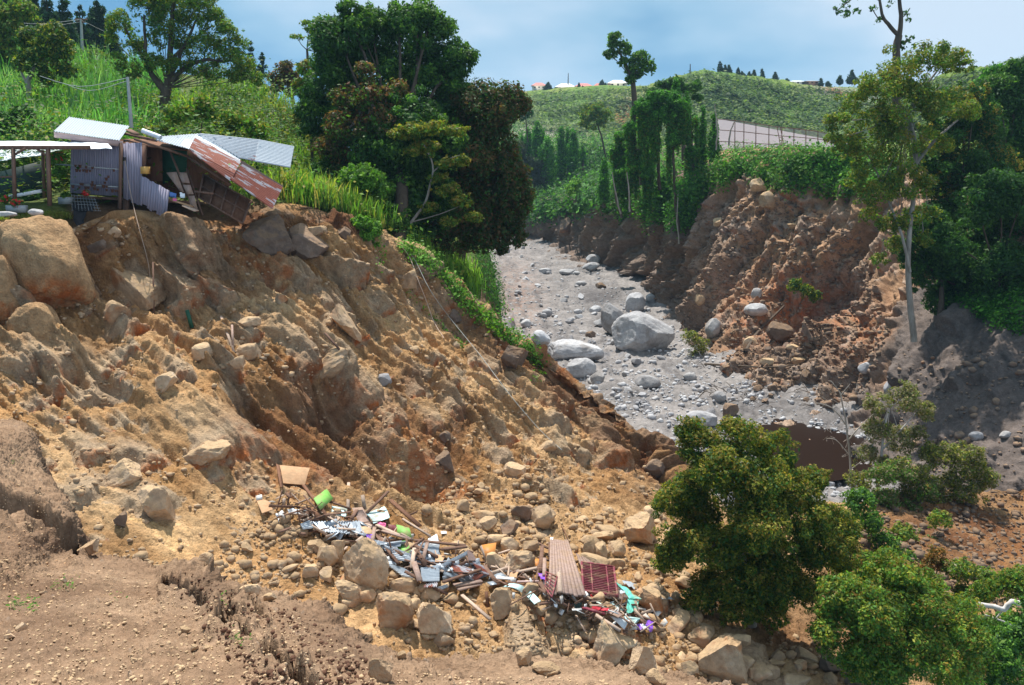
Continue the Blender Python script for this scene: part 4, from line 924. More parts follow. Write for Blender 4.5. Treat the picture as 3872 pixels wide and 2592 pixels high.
for k, (bl_, D_, bs_, pal_, lb_) in enumerate([
    ([(870,568,20),(892,560,18),(905,585,18),(860,590,18),(930,590,14)], 30, (880,600,30), OLV + MIDG, 'olive shrub filling the gap between the olive bush and the fresh green bush'),
    ([(960,570,16),(985,580,16),(1005,590,16),(970,595,16),(1024,580,16)], 30.5, (985,612,30.2), OLV + PALE[:1] + MIDG, 'loose grey green shrub behind the fallen white branch, upper one'),
    ([(970,625,18),(990,635,20),(1012,625,18),(1030,640,18)], 27.5, (995,655,27.3), MIDG + BRG[:2], 'green shrub below the fallen white branch'),
    ([(880,475,14),(900,470,16),(885,500,16),(910,515,16),(870,525,14),(925,490,12)], 40, (890,530,40), PALE + MIDG, 'pale green shrub at the foot of the dry beige tree'),
    ([(905,535,14),(925,545,12),(890,540,14),(940,520,12)], 36.5, (905,555,36), MIDG + OLV, 'green shrub under the grey green sparse bush')]):
    tree('leafy_shrub', lb_, bl_, D_, bs_, pal_, 0.10, 0.8, r0=0.04, cat='shrub', seed=720 + k, autolimb=False, tips=GOLD, tipf=0.3)
# dead tree by the pond, fallen branches
tb = Tubes(); D = 43
for pts, a, b in [([(853,520),(851,470),(846,425),(840,392)], 0.07, 0.03), ([(846,425),(832,408),(816,403)], 0.04, 0.015), ([(848,440),(862,425),(876,412)], 0.04, 0.015), ([(841,395),(834,384),(828,380)], 0.025, 0.01), ([(841,395),(850,384)], 0.025, 0.01), ([(849,455),(836,440),(826,438)], 0.03, 0.01), ([(850,470),(866,458)], 0.03, 0.012), ([(840,404),(830,398)], 0.015, 0.006), ([(824,405),(818,412)], 0.012, 0.006)]:
    tb.tube([at(p[0], p[1], D) for p in pts], a, b, 6, 0.01)
for k in range(60):
    u = random.uniform(822, 866); v = random.uniform(384, 460); tb.tube([at(u, v, D), at(u + random.uniform(-9, 9), v - random.uniform(2, 9), D + random.uniform(-.4, .4))], 0.012, 0.004, 3)
o = tb.build('dead_tree', None, M['bark_pale']); tag(o, 'leafless grey dead tree standing in front of the brown pond', 'dead tree')
tb = Tubes(); D = 26.5
for pts, a, b in [([(978,604),(995,607),(1004,609),(1012,602),(1024,604),(1045,606)], 0.075, 0.1), ([(984,615),(1000,620),(1012,626)], 0.03, 0.02), ([(1004,609),(996,618)], 0.03, 0.015)]:
    tb.tube([at(p[0], p[1], D) for p in pts], a, b, 7, 0.01)
o = tb.build('fallen_branch', None, M['bark_white']); tag(o, 'bleached white fallen branch at the right frame edge', 'branch')
# ================================================================= GROUND COVER
def carpet(name, label, polys, names, pal, n, size, off=0.25, jit=0.5, tips=None, kind='stuff', cat='climbing plants', clump=0.0, up=0.4, aspect=0.6, seed=5, hang=0.0, mat=None):
    """leaves lying on the terrain inside image-outline polygons (u, v) ray cast on to the real surface"""
    lv = Leaves(seed); rg = lv.rg
    P_, N_, B_ = [], [], []
    areas = []
    for pl in polys:
        us_ = [p[0] for p in pl]; vs_ = [p[1] for p in pl]; areas.append((max(us_) - min(us_)) * (max(vs_) - min(vs_)))
    tot_ = sum(areas)
    for pl, ar in zip(polys, areas):
        us_ = [p[0] for p in pl]; vs_ = [p[1] for p in pl]
        m = int(n * ar / tot_)
        for _ in range(m):
            u = rg.uniform(min(us_), max(us_)); v = rg.uniform(min(vs_), max(vs_))
            ins = False; j = len(pl) - 1
            for i in range(len(pl)):
                if (pl[i][1] > v) != (pl[j][1] > v) and u < (pl[j][0] - pl[i][0]) * (v - pl[i][1]) / (pl[j][1] - pl[i][1]) + pl[i][0]: ins = not ins
                j = i
            if not ins: continue
            h_ = hit(u, v, names)
            if h_ is None: continue
            P_.append(tuple(h_[0])); N_.append(tuple(h_[1]))
    P_ = np.array(P_); N_ = np.array(N_)
    if len(P_) == 0: return None
    k = 5
    P2 = np.repeat(P_, k, 0) + rg.normal(size=(len(P_) * k, 3)) * off
    N2 = np.repeat(N_, k, 0)
    lumps = fbm(P2, 0.45, 3, 0.5, 3.0)
    P2 = P2 + N2 * (off * 1.2 + off * 3 * np.clip(lumps + 0.2, 0, 1))[:, None] * rg.random(len(P2))[:, None]
    P2[:, 2] -= hang * rg.random(len(P2)) ** 2
    nn = N2 + rg.normal(size=P2.shape) * jit; nn[:, 2] += up; nn /= np.linalg.norm(nn, axis=1)[:, None]
    C = lv.colors(len(P2), pal) * (0.85 + 0.5 * np.clip(fbm(P2, 0.25, 2, 0.5, 9.0), -0.6, 0.6))[:, None]
    lv.quads(P2, nn, size, C, aspect)
    o = lv.build(name, None, mat or M['leaf_matte']); tag(o, label, cat, kind=kind)
    return o
carpet('vine_cover', 'green creeper carpet spilling over the rim of the far cliff', [[(700,150),(718,145),(740,142),(780,144),(830,146),(880,150),(905,160),(900,180),(880,182),(868,192),(845,188),(830,190),(810,182),(780,186),(760,178),(735,172),(722,180),(700,196),(690,215),(680,210),(690,180)]],
       ('cliff',), VINE + BRG, 16000, 0.28, 0.32, tips=BRG, seed=301, hang=1.0)
carpet('vine_cover', 'green creepers hanging down the left part of the far bank', [[(600,205),(596,190),(610,178),(640,176),(690,180),(700,196),(690,222),(676,226),(660,214),(650,228),(636,206),(626,218),(612,212)],[(590,176),(600,158),(640,150),(700,146),(716,150),(700,165),(660,182),(620,182)],[(540,206),(560,196),(590,190),(604,178),(600,160),(560,170),(530,178),(528,196)]],
       ('cliff', 'far'), VINE, 20000, 0.32, 0.42, seed=302, hang=1.2)
carpet('valley_creeper', 'dense green creepers covering the bushes at the head of the gully', [[(500,120),(530,135),(620,140),(645,150),(640,180),(606,204),(560,214),(536,222),(520,206),(500,190)]], ('far', 'cliff'), VINE + DKG, 16000, 0.55, 0.9, seed=308, hang=1.0)
carpet('bank_creeper', 'dark creepers on the steep bank under the overhanging dark tree', [[(470,240),(502,244),(504,318),(490,306),(474,280)]], ('hill',), DKG + VINE, 3000, 0.2, 0.3, seed=309, hang=0.4)
carpet('creeper_strip', 'bright green creeper strip along the crest of the landslide', [[(398,243),(412,246),(430,256),(446,268),(462,286),(474,302),(492,314),(512,330),(530,346),(543,364),(541,374),(530,362),(512,346),(494,336),(478,322),(466,308),(450,290),(434,274),(416,260),(402,252)]],
       ('slope', 'hill'), BRG + [(0.2, 0.42, 0.05)], 7500, 0.15, 0.16, seed=303, up=0.5)
carpet('ground_creeper', 'dark creepers covering the top of the grey slope under the wood', [[(945,300),(975,310),(1010,330),(1024,336),(1024,290),(980,280),(940,280)]], ('cliff',), VINE, 2500, 0.2, 0.22, seed=304, hang=0.5)
carpet('hillside_undergrowth', 'mixed green undergrowth on the hillside behind the shack', [[(0,212),(0,60),(80,66),(160,76),(240,82),(285,108),(330,160),(380,205),(440,250),(470,290),(430,268),(390,240),(345,216),(290,203),(160,203),(75,203)]],
       ('hill',), MIDG + BRG + OLV, 12000, 0.24, 0.5, seed=305, up=0.6, aspect=0.45)
carpet('far_scrub', 'bushy scrub covering the far hills', [[(500,100),(540,93),(600,90),(650,88),(680,78),(705,73),(740,78),(800,88),(850,92),(900,88),(950,78),(1000,68),(1024,66),(1024,120),(900,140),(850,150),(700,150),(620,140),(560,135),(500,125)]],
       ('far',), [(0.06, 0.12, 0.035), (0.1, 0.17, 0.05), (0.05, 0.10, 0.04), (0.2, 0.26, 0.09), (0.16, 0.25, 0.06)], 26000, 0.9, 0.5, seed=306, up=0.8, mat=M['leaf_matte'])
carpet('hillside_thicket', 'darker leafy thickets scattered through the hillside grass', [[(0,170),(60,160),(120,168),(110,185),(40,190),(0,188)],[(60,90),(100,84),(112,100),(70,110)],[(180,130),(230,120),(262,140),(250,165),(200,160)],[(150,178),(210,170),(262,180),(290,196),(240,200),(160,200)],[(262,110),(284,118),(300,150),(280,150)],[(120,120),(150,112),(160,140),(130,150)],[(315,160),(340,175),(372,205),(350,205)],[(210,88),(250,92),(262,104),(220,104)],[(130,150),(190,150),(200,172),(140,176)],[(0,120),(50,118),(60,140),(10,146)],[(235,150),(275,150),(290,178),(250,176)]],
       ('hill',), MIDG + OLV + DKG + BRG, 16000, 0.22, 1.0, seed=307, up=0.5, aspect=0.5)
# ---- tall grass: blades
def grass(name, label, centers, blades, length, width, pal, spread, seed, cat='grass', lean=0.45, kind='stuff'):
    rg = np.random.default_rng(seed)
    C0 = np.array([tuple(c) for c in centers])
    if len(C0) > 150: C0 = C0[fbm(C0, 0.22, 3, 0.5, seed * 1.0) > -0.16]
    n = len(C0) * blades
    base = np.repeat(C0, blades, 0) + np.concatenate([rg.normal(size=(n, 2)) * spread, np.zeros((n, 1))], 1)
    ln = length * rg.uniform(0.5, 1.25, n) * np.repeat(rg.uniform(0.6, 1.25, len(C0)), blades)
    a = rg.uniform(0, 2 * np.pi, n); dirx = np.stack([np.cos(a), np.sin(a), np.zeros(n)], 1)
    side = np.stack([-np.sin(a), np.cos(a), np.zeros(n)], 1)
    le = rg.uniform(0.1, 1.0, n) ** 1.2 * lean
    pts = []
    for t, w in ((0, 0.7), (0.45, 1.0), (0.8, 0.7), (1.0, 0.08)):
        cpt = base + dirx * (ln * le * t * t * 1.3)[:, None]; cpt = cpt.copy(); cpt[:, 2] += ln * t * (1 - le * t * t * 0.55)
        hw = (side * (width * w * 0.5)) * rg.uniform(0.7, 1.3, n)[:, None]
        pts += [cpt - hw, cpt + hw]
    V = np.stack(pts, 1).reshape(-1, 3)
    b = np.arange(n)[:, None] * 8
    F = np.concatenate([b + np.array([[0, 1, 3, 2]]), b + np.array([[2, 3, 5, 4]]), b + np.array([[4, 5, 7, 6]])], 1).reshape(-1, 4)
    pal = np.asarray(pal); cid = rg.integers(0, len(pal), len(C0))
    Cb = np.repeat(pal[cid], blades, 0) * rg.uniform(0.7, 1.35, n)[:, None]
    Cb = Cb * (1 + 0.8 * fbm(np.repeat(C0, blades, 0), 0.15, 3, 0.5, 5.0))[:, None].clip(0.45, 1.6)
    Cc = np.repeat(Cb, 8, 0)
    o = link(name, mesh_np(name, V, F, False, {'Col': Cc}), None, M['leaf']); tag(o, label, cat, kind=kind)
    return o
def inside(pl, u, v):
    ins = False; j = len(pl) - 1
    for i in range(len(pl)):
        if (pl[i][1] > v) != (pl[j][1] > v) and u < (pl[j][0] - pl[i][0]) * (v - pl[i][1]) / (pl[j][1] - pl[i][1]) + pl[i][0]: ins = not ins
        j = i
    return ins
def scatter(pl, n, names, seed):
    rg = np.random.default_rng(seed); out_ = []
    us_ = [p[0] for p in pl]; vs_ = [p[1] for p in pl]
    for _ in range(n):
        u = rg.uniform(min(us_), max(us_)); v = rg.uniform(min(vs_), max(vs_))
        if not inside(pl, u, v): continue
        h_ = hit(u, v, names)
        if h_: out_.append(h_[0])
    return out_
GR = [(0.11, 0.24, 0.03), (0.16, 0.30, 0.04), (0.08, 0.19, 0.03), (0.20, 0.32, 0.06)]
GY = [(0.22, 0.28, 0.05), (0.28, 0.30, 0.07), (0.15, 0.24, 0.04), (0.30, 0.26, 0.09)]
GB = [(0.06, 0.19, 0.05), (0.10, 0.26, 0.08), (0.16, 0.30, 0.12)]
grass('reed_grass', 'tall bluish green reed grass on the upper left of the hillside', scatter([(0,60),(80,66),(160,80),(170,130),(120,160),(60,165),(0,160)], 520, ('hill',), 1), 46, 2.3, 0.09, GB + GR[:1], 0.55, 401)
grass('reed_grass', 'tall bright green reed grass on the hillside behind the shack', scatter([(130,100),(235,86),(285,108),(300,140),(320,180),(345,212),(290,200),(160,198),(120,190),(90,160)], 700, ('hill',), 2), 40, 1.35, 0.07, GR + GY, 0.5, 402)
grass('reed_grass', 'yellow green reed grass slope right of the shack roof', scatter([(288,150),(315,160),(345,178),(372,205),(400,236),(390,240),(345,216),(300,204),(284,196)], 650, ('hill',), 3), 44, 1.15, 0.055, GR + GY[:2] + MIDG, 0.45, 403)
grass('reed_grass', 'green grass tufts behind the leafy crest of the landslide', scatter([(395,236),(430,246),(462,262),(480,290),(470,306),(440,276),(410,250)], 260, ('hill',), 4), 34, 1.1, 0.05, GR, 0.3, 404)
lawn = scatter([(-20,215),(62,214),(64,219.5),(-20,220.5)], 900, ('slope', 'hill'), 5)
grass('lawn_grass', 'short yellow green lawn at the cut edge of the terrace', lawn, 30, 0.16, 0.02, GY, 0.18, 405, lean=0.8)
def adopt(root, K):
    for o in K: o.parent = root
    shift(root, K)
# ================================================================= ROCKS
def ico(sub):
    import bmesh
    bm = bmesh.new(); bmesh.ops.create_icosphere(bm, subdivisions=sub, radius=1.0)
    V = np.array([v.co[:] for v in bm.verts]); F = np.array([[v.index for v in f.verts] for f in bm.faces]); bm.free()
    return V, F
ICO = {k: ico(k) for k in (1, 2, 3, 4, 5)}
def rock_verts(seed, sub=3, cuts=9, rough=0.05, dims=(1, 1, 1), depth=(0.55, 0.92)):
    rg = np.random.default_rng(seed); V, F = ICO[sub]; V = V.copy()
    for k in range(cuts):
        n = rg.normal(size=3); n /= np.linalg.norm(n); d = rg.uniform(*depth)
        s = V @ n - d; V -= np.clip(s, 0, None)[:, None] * n * 0.98
    V *= (1 + rough * 1.6 * fbm(V, 1.6, 3, 0.55, seed * 1.7))[:, None]
    V *= (1 + rough * 0.9 * fbm(V, 4.0, 4, 0.6, seed * 2.9, True))[:, None]
    V -= (V.max(0) + V.min(0)) / 2; V /= (V.max(0) - V.min(0)) / 2
    return V * np.asarray(dims), F
def boulder(u, v, w, h, label, mat='rock_tan', seed=0, tilt=0.0, name='boulder', group=None, sink=0.30, names=('slope', 'ledge', 'river', 'cliff', 'hill'), sub=4, cuts=10, dep=0.85, dD=0.0, D=None):
    if D is None:
        hb = hit(u, v + h * 0.30, names); D = hb[0].y + dD if hb else 30
    c = at(u, v, D); rx = px(D, w) / 2; rz = px(D, h) / 2; ry = (rx + rz) / 2 * dep
    V, F = rock_verts(seed + 1, sub, cuts, 0.09 if mat != 'rock_grey' else 0.05, (1, 1, 1), (0.72, 0.97) if mat == 'rock_grey' else (0.42, 0.84))
    a = math.radians(tilt); R_ = np.array([[math.cos(a), 0, math.sin(a)], [0, 1, 0], [-math.sin(a), 0, math.cos(a)]])
    V = (V * np.array([rx, ry, rz * 1.06])) @ R_.T
    me = mesh_np(name, V, F, True)
    try: me.set_sharp_from_angle(angle=math.radians(24))
    except Exception: pass
    o = link(name, me, None, M[mat]); o.location = c
    tag(o, label, 'boulder' if w > 12 else 'rock', group)
    return o
bl = [
 # river
 (643,333,64,43,'giant grey granite boulder on the riverbed','rock_grey',0),(613.5,321,25,38,'tall grey slab leaning on the left side of the giant boulder','rock_grey',-18),(635,304,20,23,'grey rounded boulder perched above the giant boulder','rock_grey',12),
 (576,352,58,24,'broad flat grey rock just left below the giant boulder','rock_grey',4),(580,369.5,34,22,'pale grey boulder in front of the broad flat rock','rock_grey',-6),(597.5,379,15,15,'small round grey boulder right of the pale one','rock_grey',0),
 (648,383,27,15,'low rounded grey boulder below the giant boulder','rock_grey',8),(590.5,335,11,8,'small dark grey rock left of the leaning slab','rock_dark',0),(541,339,20,17,'grey boulder close behind the creeper strip','rock_grey',10),(552,346,14,9,'small grey rock beside the boulder behind the creeper strip','rock_grey',0),
 (526,324,11,10,'small grey rock at the left bank above the creeper strip','rock_grey',0),(547,313,11,8,'pale grey rock alone in the middle of the riverbed','rock_grey',0),(503,251,15,9,'grey boulder farthest up the river under the dark tree','rock_grey',0),(593,259,15,9,'grey boulder at the foot of the far bank, upper of two','rock_grey',0),
 (591,267,18,9,'grey boulder at the foot of the far bank, lower of two','rock_grey',-12),(601,286,11,7,'dark rock at the edge of the dark water patch','rock_dark',0),(545,271,13,6,'flat rock in the stream below the dark tree','rock_grey',0),(568,272,18,6,'long flat rock in the middle of the stream','rock_grey',0),
 (596,310,14,9,'angular grey rock left of the perched boulder','rock_grey',0),(578,312,9,6,'small grey rock in the middle of the riverbed','rock_grey',0),(581,284,12,6,'flat pale rock in the stream','rock_grey',0),(651,298,11,9,'small rock right above the perched boulder','rock_grey',0),
 (719,397,15,12,'grey boulder on the rock edge above the olive bush','rock_grey',0),(730,410,17,14,'dark grey boulder just above the olive bush','rock_dark',0),(700,419,36,16,'broad grey rock behind the top of the olive bush','rock_grey',5),(690,377,14,9,'grey rock on the river edge left of the scree','rock_grey',0),
 # far cliff foot
 (779,333,28,21,'big brown flat sided boulder in the scree of the far cliff','rock_dark',10),(750,344,14,15,'tan egg shaped boulder left of the brown flat sided one','rock_tan',0),(756,310,25,13,'grey lens shaped boulder sticking out of the far cliff','rock_grey',0),(757,294,13,12,'grey rock stacked above the lens shaped boulder','rock_grey',0),
 (865,368,15,11,'white angular block on the grey slope','rock_grey',-20),(889,388,10,14,'upright pale rock on the grey slope above the dry tree','rock_grey',0),(976,436,15,10,'grey rock low on the grey slope, left of a similar one','rock_grey',0),(1006,435,13,8,'grey rock low on the grey slope, near the right edge','rock_grey',0),
 (792,347,13,6,'pale flat stone in the scree of the far cliff','rock_tan',0),(798,361,14,9,'reddish boulder in the scree behind the olive bush','rock_tan',0),(767,362,15,8,'tan boulder at the lower left of the scree','rock_tan',0),(713,328,16,20,'grey boulder at the foot of the far cliff right of the dry shrub','rock_grey',10),
 (758,186,18,14,'pale boulder high in the far cliff under the creepers','rock_tan',30),(768,200,18,16,'largest pale boulder high in the far cliff','rock_tan',20),(718,222,10,9,'small round boulder high at the left of the far cliff','rock_tan',0),(795,226,16,6,'flat boulder jutting out of the far cliff','rock_tan',-5),(700,300,11,12,'pale boulder half buried at the left of the far cliff','rock_tan',0),(628,226,16,18,'dark rectangular block in the far bank','rock_dark',0),(566,226,14,18,'dark tilted slab at the mouth of the gully','rock_dark',35),
 # landslide face
 (133,287,46,58,'large boulder with orange faces sticking out below the shack','rock_tan',-38),(117,312,25,24,'rounded tan boulder under the orange faced one','rock_tan',0),(99,247,24,13,'flat brown boulder under the black tarpaulin','rock_dark',-28),(114,232,14,11,'tan boulder close under the shack corner','rock_tan',0),
 (249,322,25,11,'flat boulder with orange underside in the middle of the landslide','rock_tan',-6),(247,353,27,19,'rounded boulder beside the leaning planks','rock_tan',-25),(202,351,25,16,'tan boulder with white crust below the green board','rock_tan',-20),(237,362,16,14,'small boulder below the foot of the leaning planks','rock_tan',0),
 (165,383,31,18,'long orange tipped boulder in the left of the landslide','rock_tan',-30),(304,244,50,34,'dark grey boulder with white patch under the brown cut','rock_dark',22),(270,238,48,44,'dark brown boulder under the tip of the rusty roof','rock_dark',0),
 (281,299,14,11,'small tan boulder below the dark brown one','rock_tan',0),(327,366,56,30,'large overhanging boulder with orange underside above the damp hollow','rock_tan',-24),(410,279,18,21,'angular tan boulder beside the hanging white cable','rock_tan',15),
 (346,325,18,42,'long reddish boulder lying down the slope','rock_tan',-38),(455,316,19,15,'brown boulder under the creeper strip','rock_dark',0),(383,380,19,13,'white crusted angular boulder in the middle of the slope','rock_grey',-10),(515,357,30,28,'smooth dark boulder under the lower end of the creeper strip','rock_dark',-20),
 (318,232,20,12,'orange boulder in the dark cut right of the shack','rock_tan',0),(342,234,18,14,'brown boulder at the right end of the dark cut','rock_dark',0),(455,345,9,8,'small tan stone beside the long cable','rock_tan',0),(415,350,12,9,'small tan boulder left of the long cable','rock_tan',0),
 (206,455,62,23,'large flat topped boulder above the plywood sheet','rock_tan',-14),(121,476,46,30,'shaded overhanging boulder in the lower left of the landslide','rock_tan',-22),(160,503,34,46,'pale streaked boulder right of the shaded overhanging one','rock_tan',-34),(121,520,15,19,'upright brown stone on the sandy slope above the ledge','rock_dark',0),
 (205,560,17,16,'grey tan boulder above the cracked ledge','rock_tan',0),(247,548,14,12,'round tan stone on the sandy slope','rock_tan',20),(87,549,28,12,'white boulder at the edge of the ledge','rock_tan',-22),(249,590,25,15,'pale rounded boulder between ledge and slope','rock_tan',0),(270,598,15,12,'pale boulder right of the rounded one at the ledge','rock_tan',0),
 (445,437,12,14,'small dark boulder in the damp streak of the slope','rock_dark',0),(445,463,18,22,'dark overhanging boulder at the foot of the slope','rock_dark',-20),(655,468,24,20,'dark round boulder at the lower end of the crest','rock_dark',0),(547,447,20,14,'grey crusted boulder near the lower end of the long cable','rock_tan',-20),
 # debris fan
 (365,567,50,62,'big pale boulder at the left end of the wreckage','rock_tan',-22),(351,592,38,26,'boulder with orange underside below the big pale one','rock_tan',10),(395,608,44,42,'wedge shaped boulder in front of the grey roofing sheets','rock_tan',0),(434,617,36,42,'orange faced boulder right of the wedge shaped one','rock_tan',-20),
 (430,593,23,17,'small boulder on top of the orange faced one','rock_tan',0),(404,584,32,18,'flat boulder between the big pale one and the roofing sheets','rock_tan',0),(505,600,33,30,'boulder below the middle of the wreckage','rock_tan',0),(498,562,27,20,'flat topped boulder standing in the wreckage','rock_tan',8),
 (519,562,36,30,'rounded boulder behind the flat topped one','rock_tan',-15),(530,592,22,20,'boulder under the pale bent strip','rock_tan',0),(604,641,42,52,'big pale boulder with orange patch at the bottom centre','rock_tan',-18),
 (642,532,36,38,'big smooth boulder left of the olive bush','rock_tan',-30),(543,517,26,26,'tall tan boulder in the rubble above the plank deck','rock_tan',-30),(522,512,24,18,'brown boulder left of the tall tan one','rock_dark',-10),(489,525,20,16,'brown orange boulder above the orange board','rock_tan',-20),
 (509,530,24,18,'brown boulder right of the brown orange one','rock_dark',-20),(497,541,22,14,'tan boulder just above the orange board','rock_tan',0),(510,545,20,16,'boulder behind the flat topped one, upper left','rock_tan',0),(531,546,18,14,'boulder left of the dark post frame','rock_tan',0),
 (600,552,16,21,'upright square boulder above the maroon grille','rock_tan',0),(616.5,549,19,19,'round boulder right of the upright square one','rock_tan',0),(589,548,14,20,'narrow boulder left of the upright square one','rock_tan',0),(615,564,23,11,'flat boulder touching the top of the maroon grille','rock_tan',0),
 (603,537,24,12,'long flat boulder above the upright square one','rock_tan',-10),(585,540,12,10,'small round stone above the end of the deck','rock_tan',0),(531,498,16,13,'pale boulder on top of the rubble fan','rock_tan',0),(463,506,14,14,'square tan stone at the left of the rubble fan','rock_tan',0),(515,470,24,15,'angular grey tan boulder high on the rubble fan','rock_tan',0),
 (651,600,30,28,'orange stained boulder right of the teal tarpaulin','rock_tan',0),(598,520,12,10,'round orange stone alone left of the smooth boulder','rock_tan',0),(656,677,24,18,'pale boulder at the bottom edge, right of the big pale one','rock_tan',0),(640,660,32,30,'rounded boulder right of the big pale one at the bottom','rock_tan',-20),
 (524,658,18,20,'pale square boulder above the gravel strip','rock_tan',0),(546,668,32,11,'flat orange boulder at the gravel strip','rock_tan',0),(381,668,27,26,'grey white boulder at the broken ledge corner','rock_tan',0),(442,640,26,18,'orange edged boulder below the orange faced one','rock_tan',-25),(402,655,10,9,'small tan stone at the ledge corner','rock_tan',0),
 (326,557,24,26,'white topped boulder left of the big pale one','rock_tan',-12),(338,552,15,26,'tall pale boulder squeezed beside the big pale one','rock_tan',0),(332,538,18,12,'orange tan boulder under the left roofing sheet','rock_tan',0),(310,571,20,16,'tan boulder at the sandy slope foot','rock_tan',-25),(316,545,18,12,'pale stone left of the orange tan boulder','rock_tan',0),(326,575,14,16,'small boulder below the white topped one','rock_tan',0),
 (720,661,52,54,'big white crusted boulder under the olive bush','rock_tan',-15),(701,637,28,20,'tan boulder upper left of the big white crusted one','rock_tan',-15),(741,640,22,14,'orange tan boulder right of the big white crusted one','rock_tan',0),(771,671,18,14,'tan boulder left of the square dark one','rock_tan',0),
 (829,665,24,22,'square dark boulder under the fresh green bush','rock_dark',20),(797,682,32,16,'very pale boulder cut by the bottom edge','rock_tan',0),(800,664,16,12,'rounded boulder above the very pale one','rock_tan',0),(853,680,20,14,'dark boulder at the bottom edge left of the green bush','rock_dark',0),(690,668,20,16,'tan boulder left of the big white crusted one','rock_tan',0),
 (768,612,22,12,'shaded boulder under the olive bush','rock_dark',0),(700,600,18,12,'tan stone beside the foot of the olive bush','rock_tan',0)]
for k, (u, v, w, h, lb, mt, tl) in enumerate(bl):
    big = w * h > 700
    dd_ = px(33, w + h) * 0.11 if (v < 500 and u < 560) else 0.0
    boulder(u, v, w, h, lb, mt, 500 + k, tl, 'boulder' if w > 12 else 'rock', sub=5 if big else (4 if w > 14 else 3), cuts=12 if big else 9, dD=dd_)
for k, (u, v, w, h, lb) in enumerate([(184.5,630,12,8,'largest pale stone on the brown ledge'),(22,627,12,9,'grey stone on the ledge near the left edge'),(194,648,9,8,'left one of a pair of stones on the ledge'),(206,648,9,7,'right one of a pair of stones on the ledge'),(43,593,9,5,'flat stone in the loose soil of the ledge'),(63,581,7,6,'small pale stone under the ledge step'),(550,672,18,6,'flat white stone on the gravel strip at the bottom'),
                                      (93,614,6,4,'dark clod like stone in the middle of the ledge'),(157,612,6,4,'small stone left of the crack'),(10,636,12,6,'low stone at the left edge below the grey one'),(134,660,7,4,'small flat stone near the bottom of the ledge'),(300,663,6,5,'pale stone between the two cracks'),(130,540,6,4,'small white stone on the sandy slope')]):
    boulder(u, v, w, h, lb, 'rock_tan', 800 + k, 0, 'stone', sub=3, cuts=9)
for k, (u, v, w, h, D, tl, lb) in enumerate([(46,270,92,106,35.2,-9,'huge smooth earth block under the lawn at the left edge'),(38,336,50,68,33.2,-14,'orange stained earth block below the huge smooth one'),(2,290,30,70,33.8,-8,'tan earth block cut by the left frame edge'),(540,640,104,56,24.6,6,'broad soil covered boulder below the plank deck')]):
    V, F = ICO[5]; V = np.sign(V) * np.abs(V) ** 0.62
    rg = np.random.default_rng(40 + k)
    for q_ in range(6):
        n = rg.normal(size=3); n /= np.linalg.norm(n); s_ = V @ n - rg.uniform(0.75, 1.05); V = V - np.clip(s_, 0, None)[:, None] * n * 0.8
    V[:, 0] *= 1 - 0.18 * (V[:, 2] + 1) / 2
    V = V * (1 + 0.16 * fbm(V * np.array([1.3, 1.3, 0.4]), 1.5, 4, 0.55, 8.0 * k) + 0.03 * fbm(V, 7, 3, 0.6, 3.0))[:, None]
    a = math.radians(tl); R_ = np.array([[math.cos(a), 0, math.sin(a)], [0, 1, 0], [-math.sin(a), 0, math.cos(a)]])
    lowm = sstep(-0.35, -0.75, V[:, 2] + 0.4 * V[:, 1])
    V = (V * np.array([px(D, w) / 2, px(D, w) / 2.6, px(D, h) / 2])) @ R_.T
    tn = 1 + 0.5 * fbm(V * np.array([1, 1, 0.3]), 0.9, 4, 0.6, 9.0)[:, None] * np.array([1, 1.1, 1.3])
    me = mesh_np('earth_block', V, F, True, {'Mask': np.stack([0 * lowm + 0.3, lowm, 0 * lowm], 1), 'Tint': np.clip(tn, 0.4, 1.4)})
    o = link('earth_block', me, None, M['slope']); o.location = at(u, v, D + px(D, w) * 0.12); tag(o, lb, 'earth block')
# loose stones: individuals first, then the uncountable rest
M['clod'] = mat_simple('soil_clod', (0.17, 0.09, 0.06), (0.09, 0.05, 0.035), 8, 1.0, 0.05, 0, (1, 1, 1), 0.8, False)
PROT = {}
for mk_ in ('rock_tan', 'rock_grey', 'rock_dark'):
    for k in range(6):
        V, F = rock_verts(900 + k, 3, 9, 0.07, (1, 0.85, 0.7), (0.45, 0.85)); me = mesh_np('rock', V, F); me.materials.append(M[mk_])
        PROT[mk_, k] = me
REFS = [(b_[0], b_[1], b_[4]) for b_ in bl if len(b_[4].split()) <= 9]
USED = set()
def ref_label(u, v, s, base):
    cand = sorted(REFS, key=lambda t: (t[0] - u) ** 2 + (t[1] - v) ** 2)[:12]
    for (ru, rv, rl) in cand:
        du, dv = u - ru, v - rv
        if abs(du) > 2.2 * abs(dv): d_ = 'right of' if du > 0 else 'left of'
        elif abs(dv) > 2.2 * abs(du): d_ = 'below' if dv > 0 else 'above'
        else: d_ = ('lower' if dv > 0 else 'upper') + (' right' if du > 0 else ' left') + ' of'
        for pre in ('',):
            for sz in (('larger ' if s > 0.35 else 'small '),):
                lb = sz + base + ' ' + d_ + ' the ' + rl
                if lb not in USED and len(lb.split()) <= 16:
                    USED.add(lb); return lb
    return None
ORD = ['first','second','third','fourth','fifth','sixth','seventh','eighth','ninth','tenth','eleventh','twelfth']
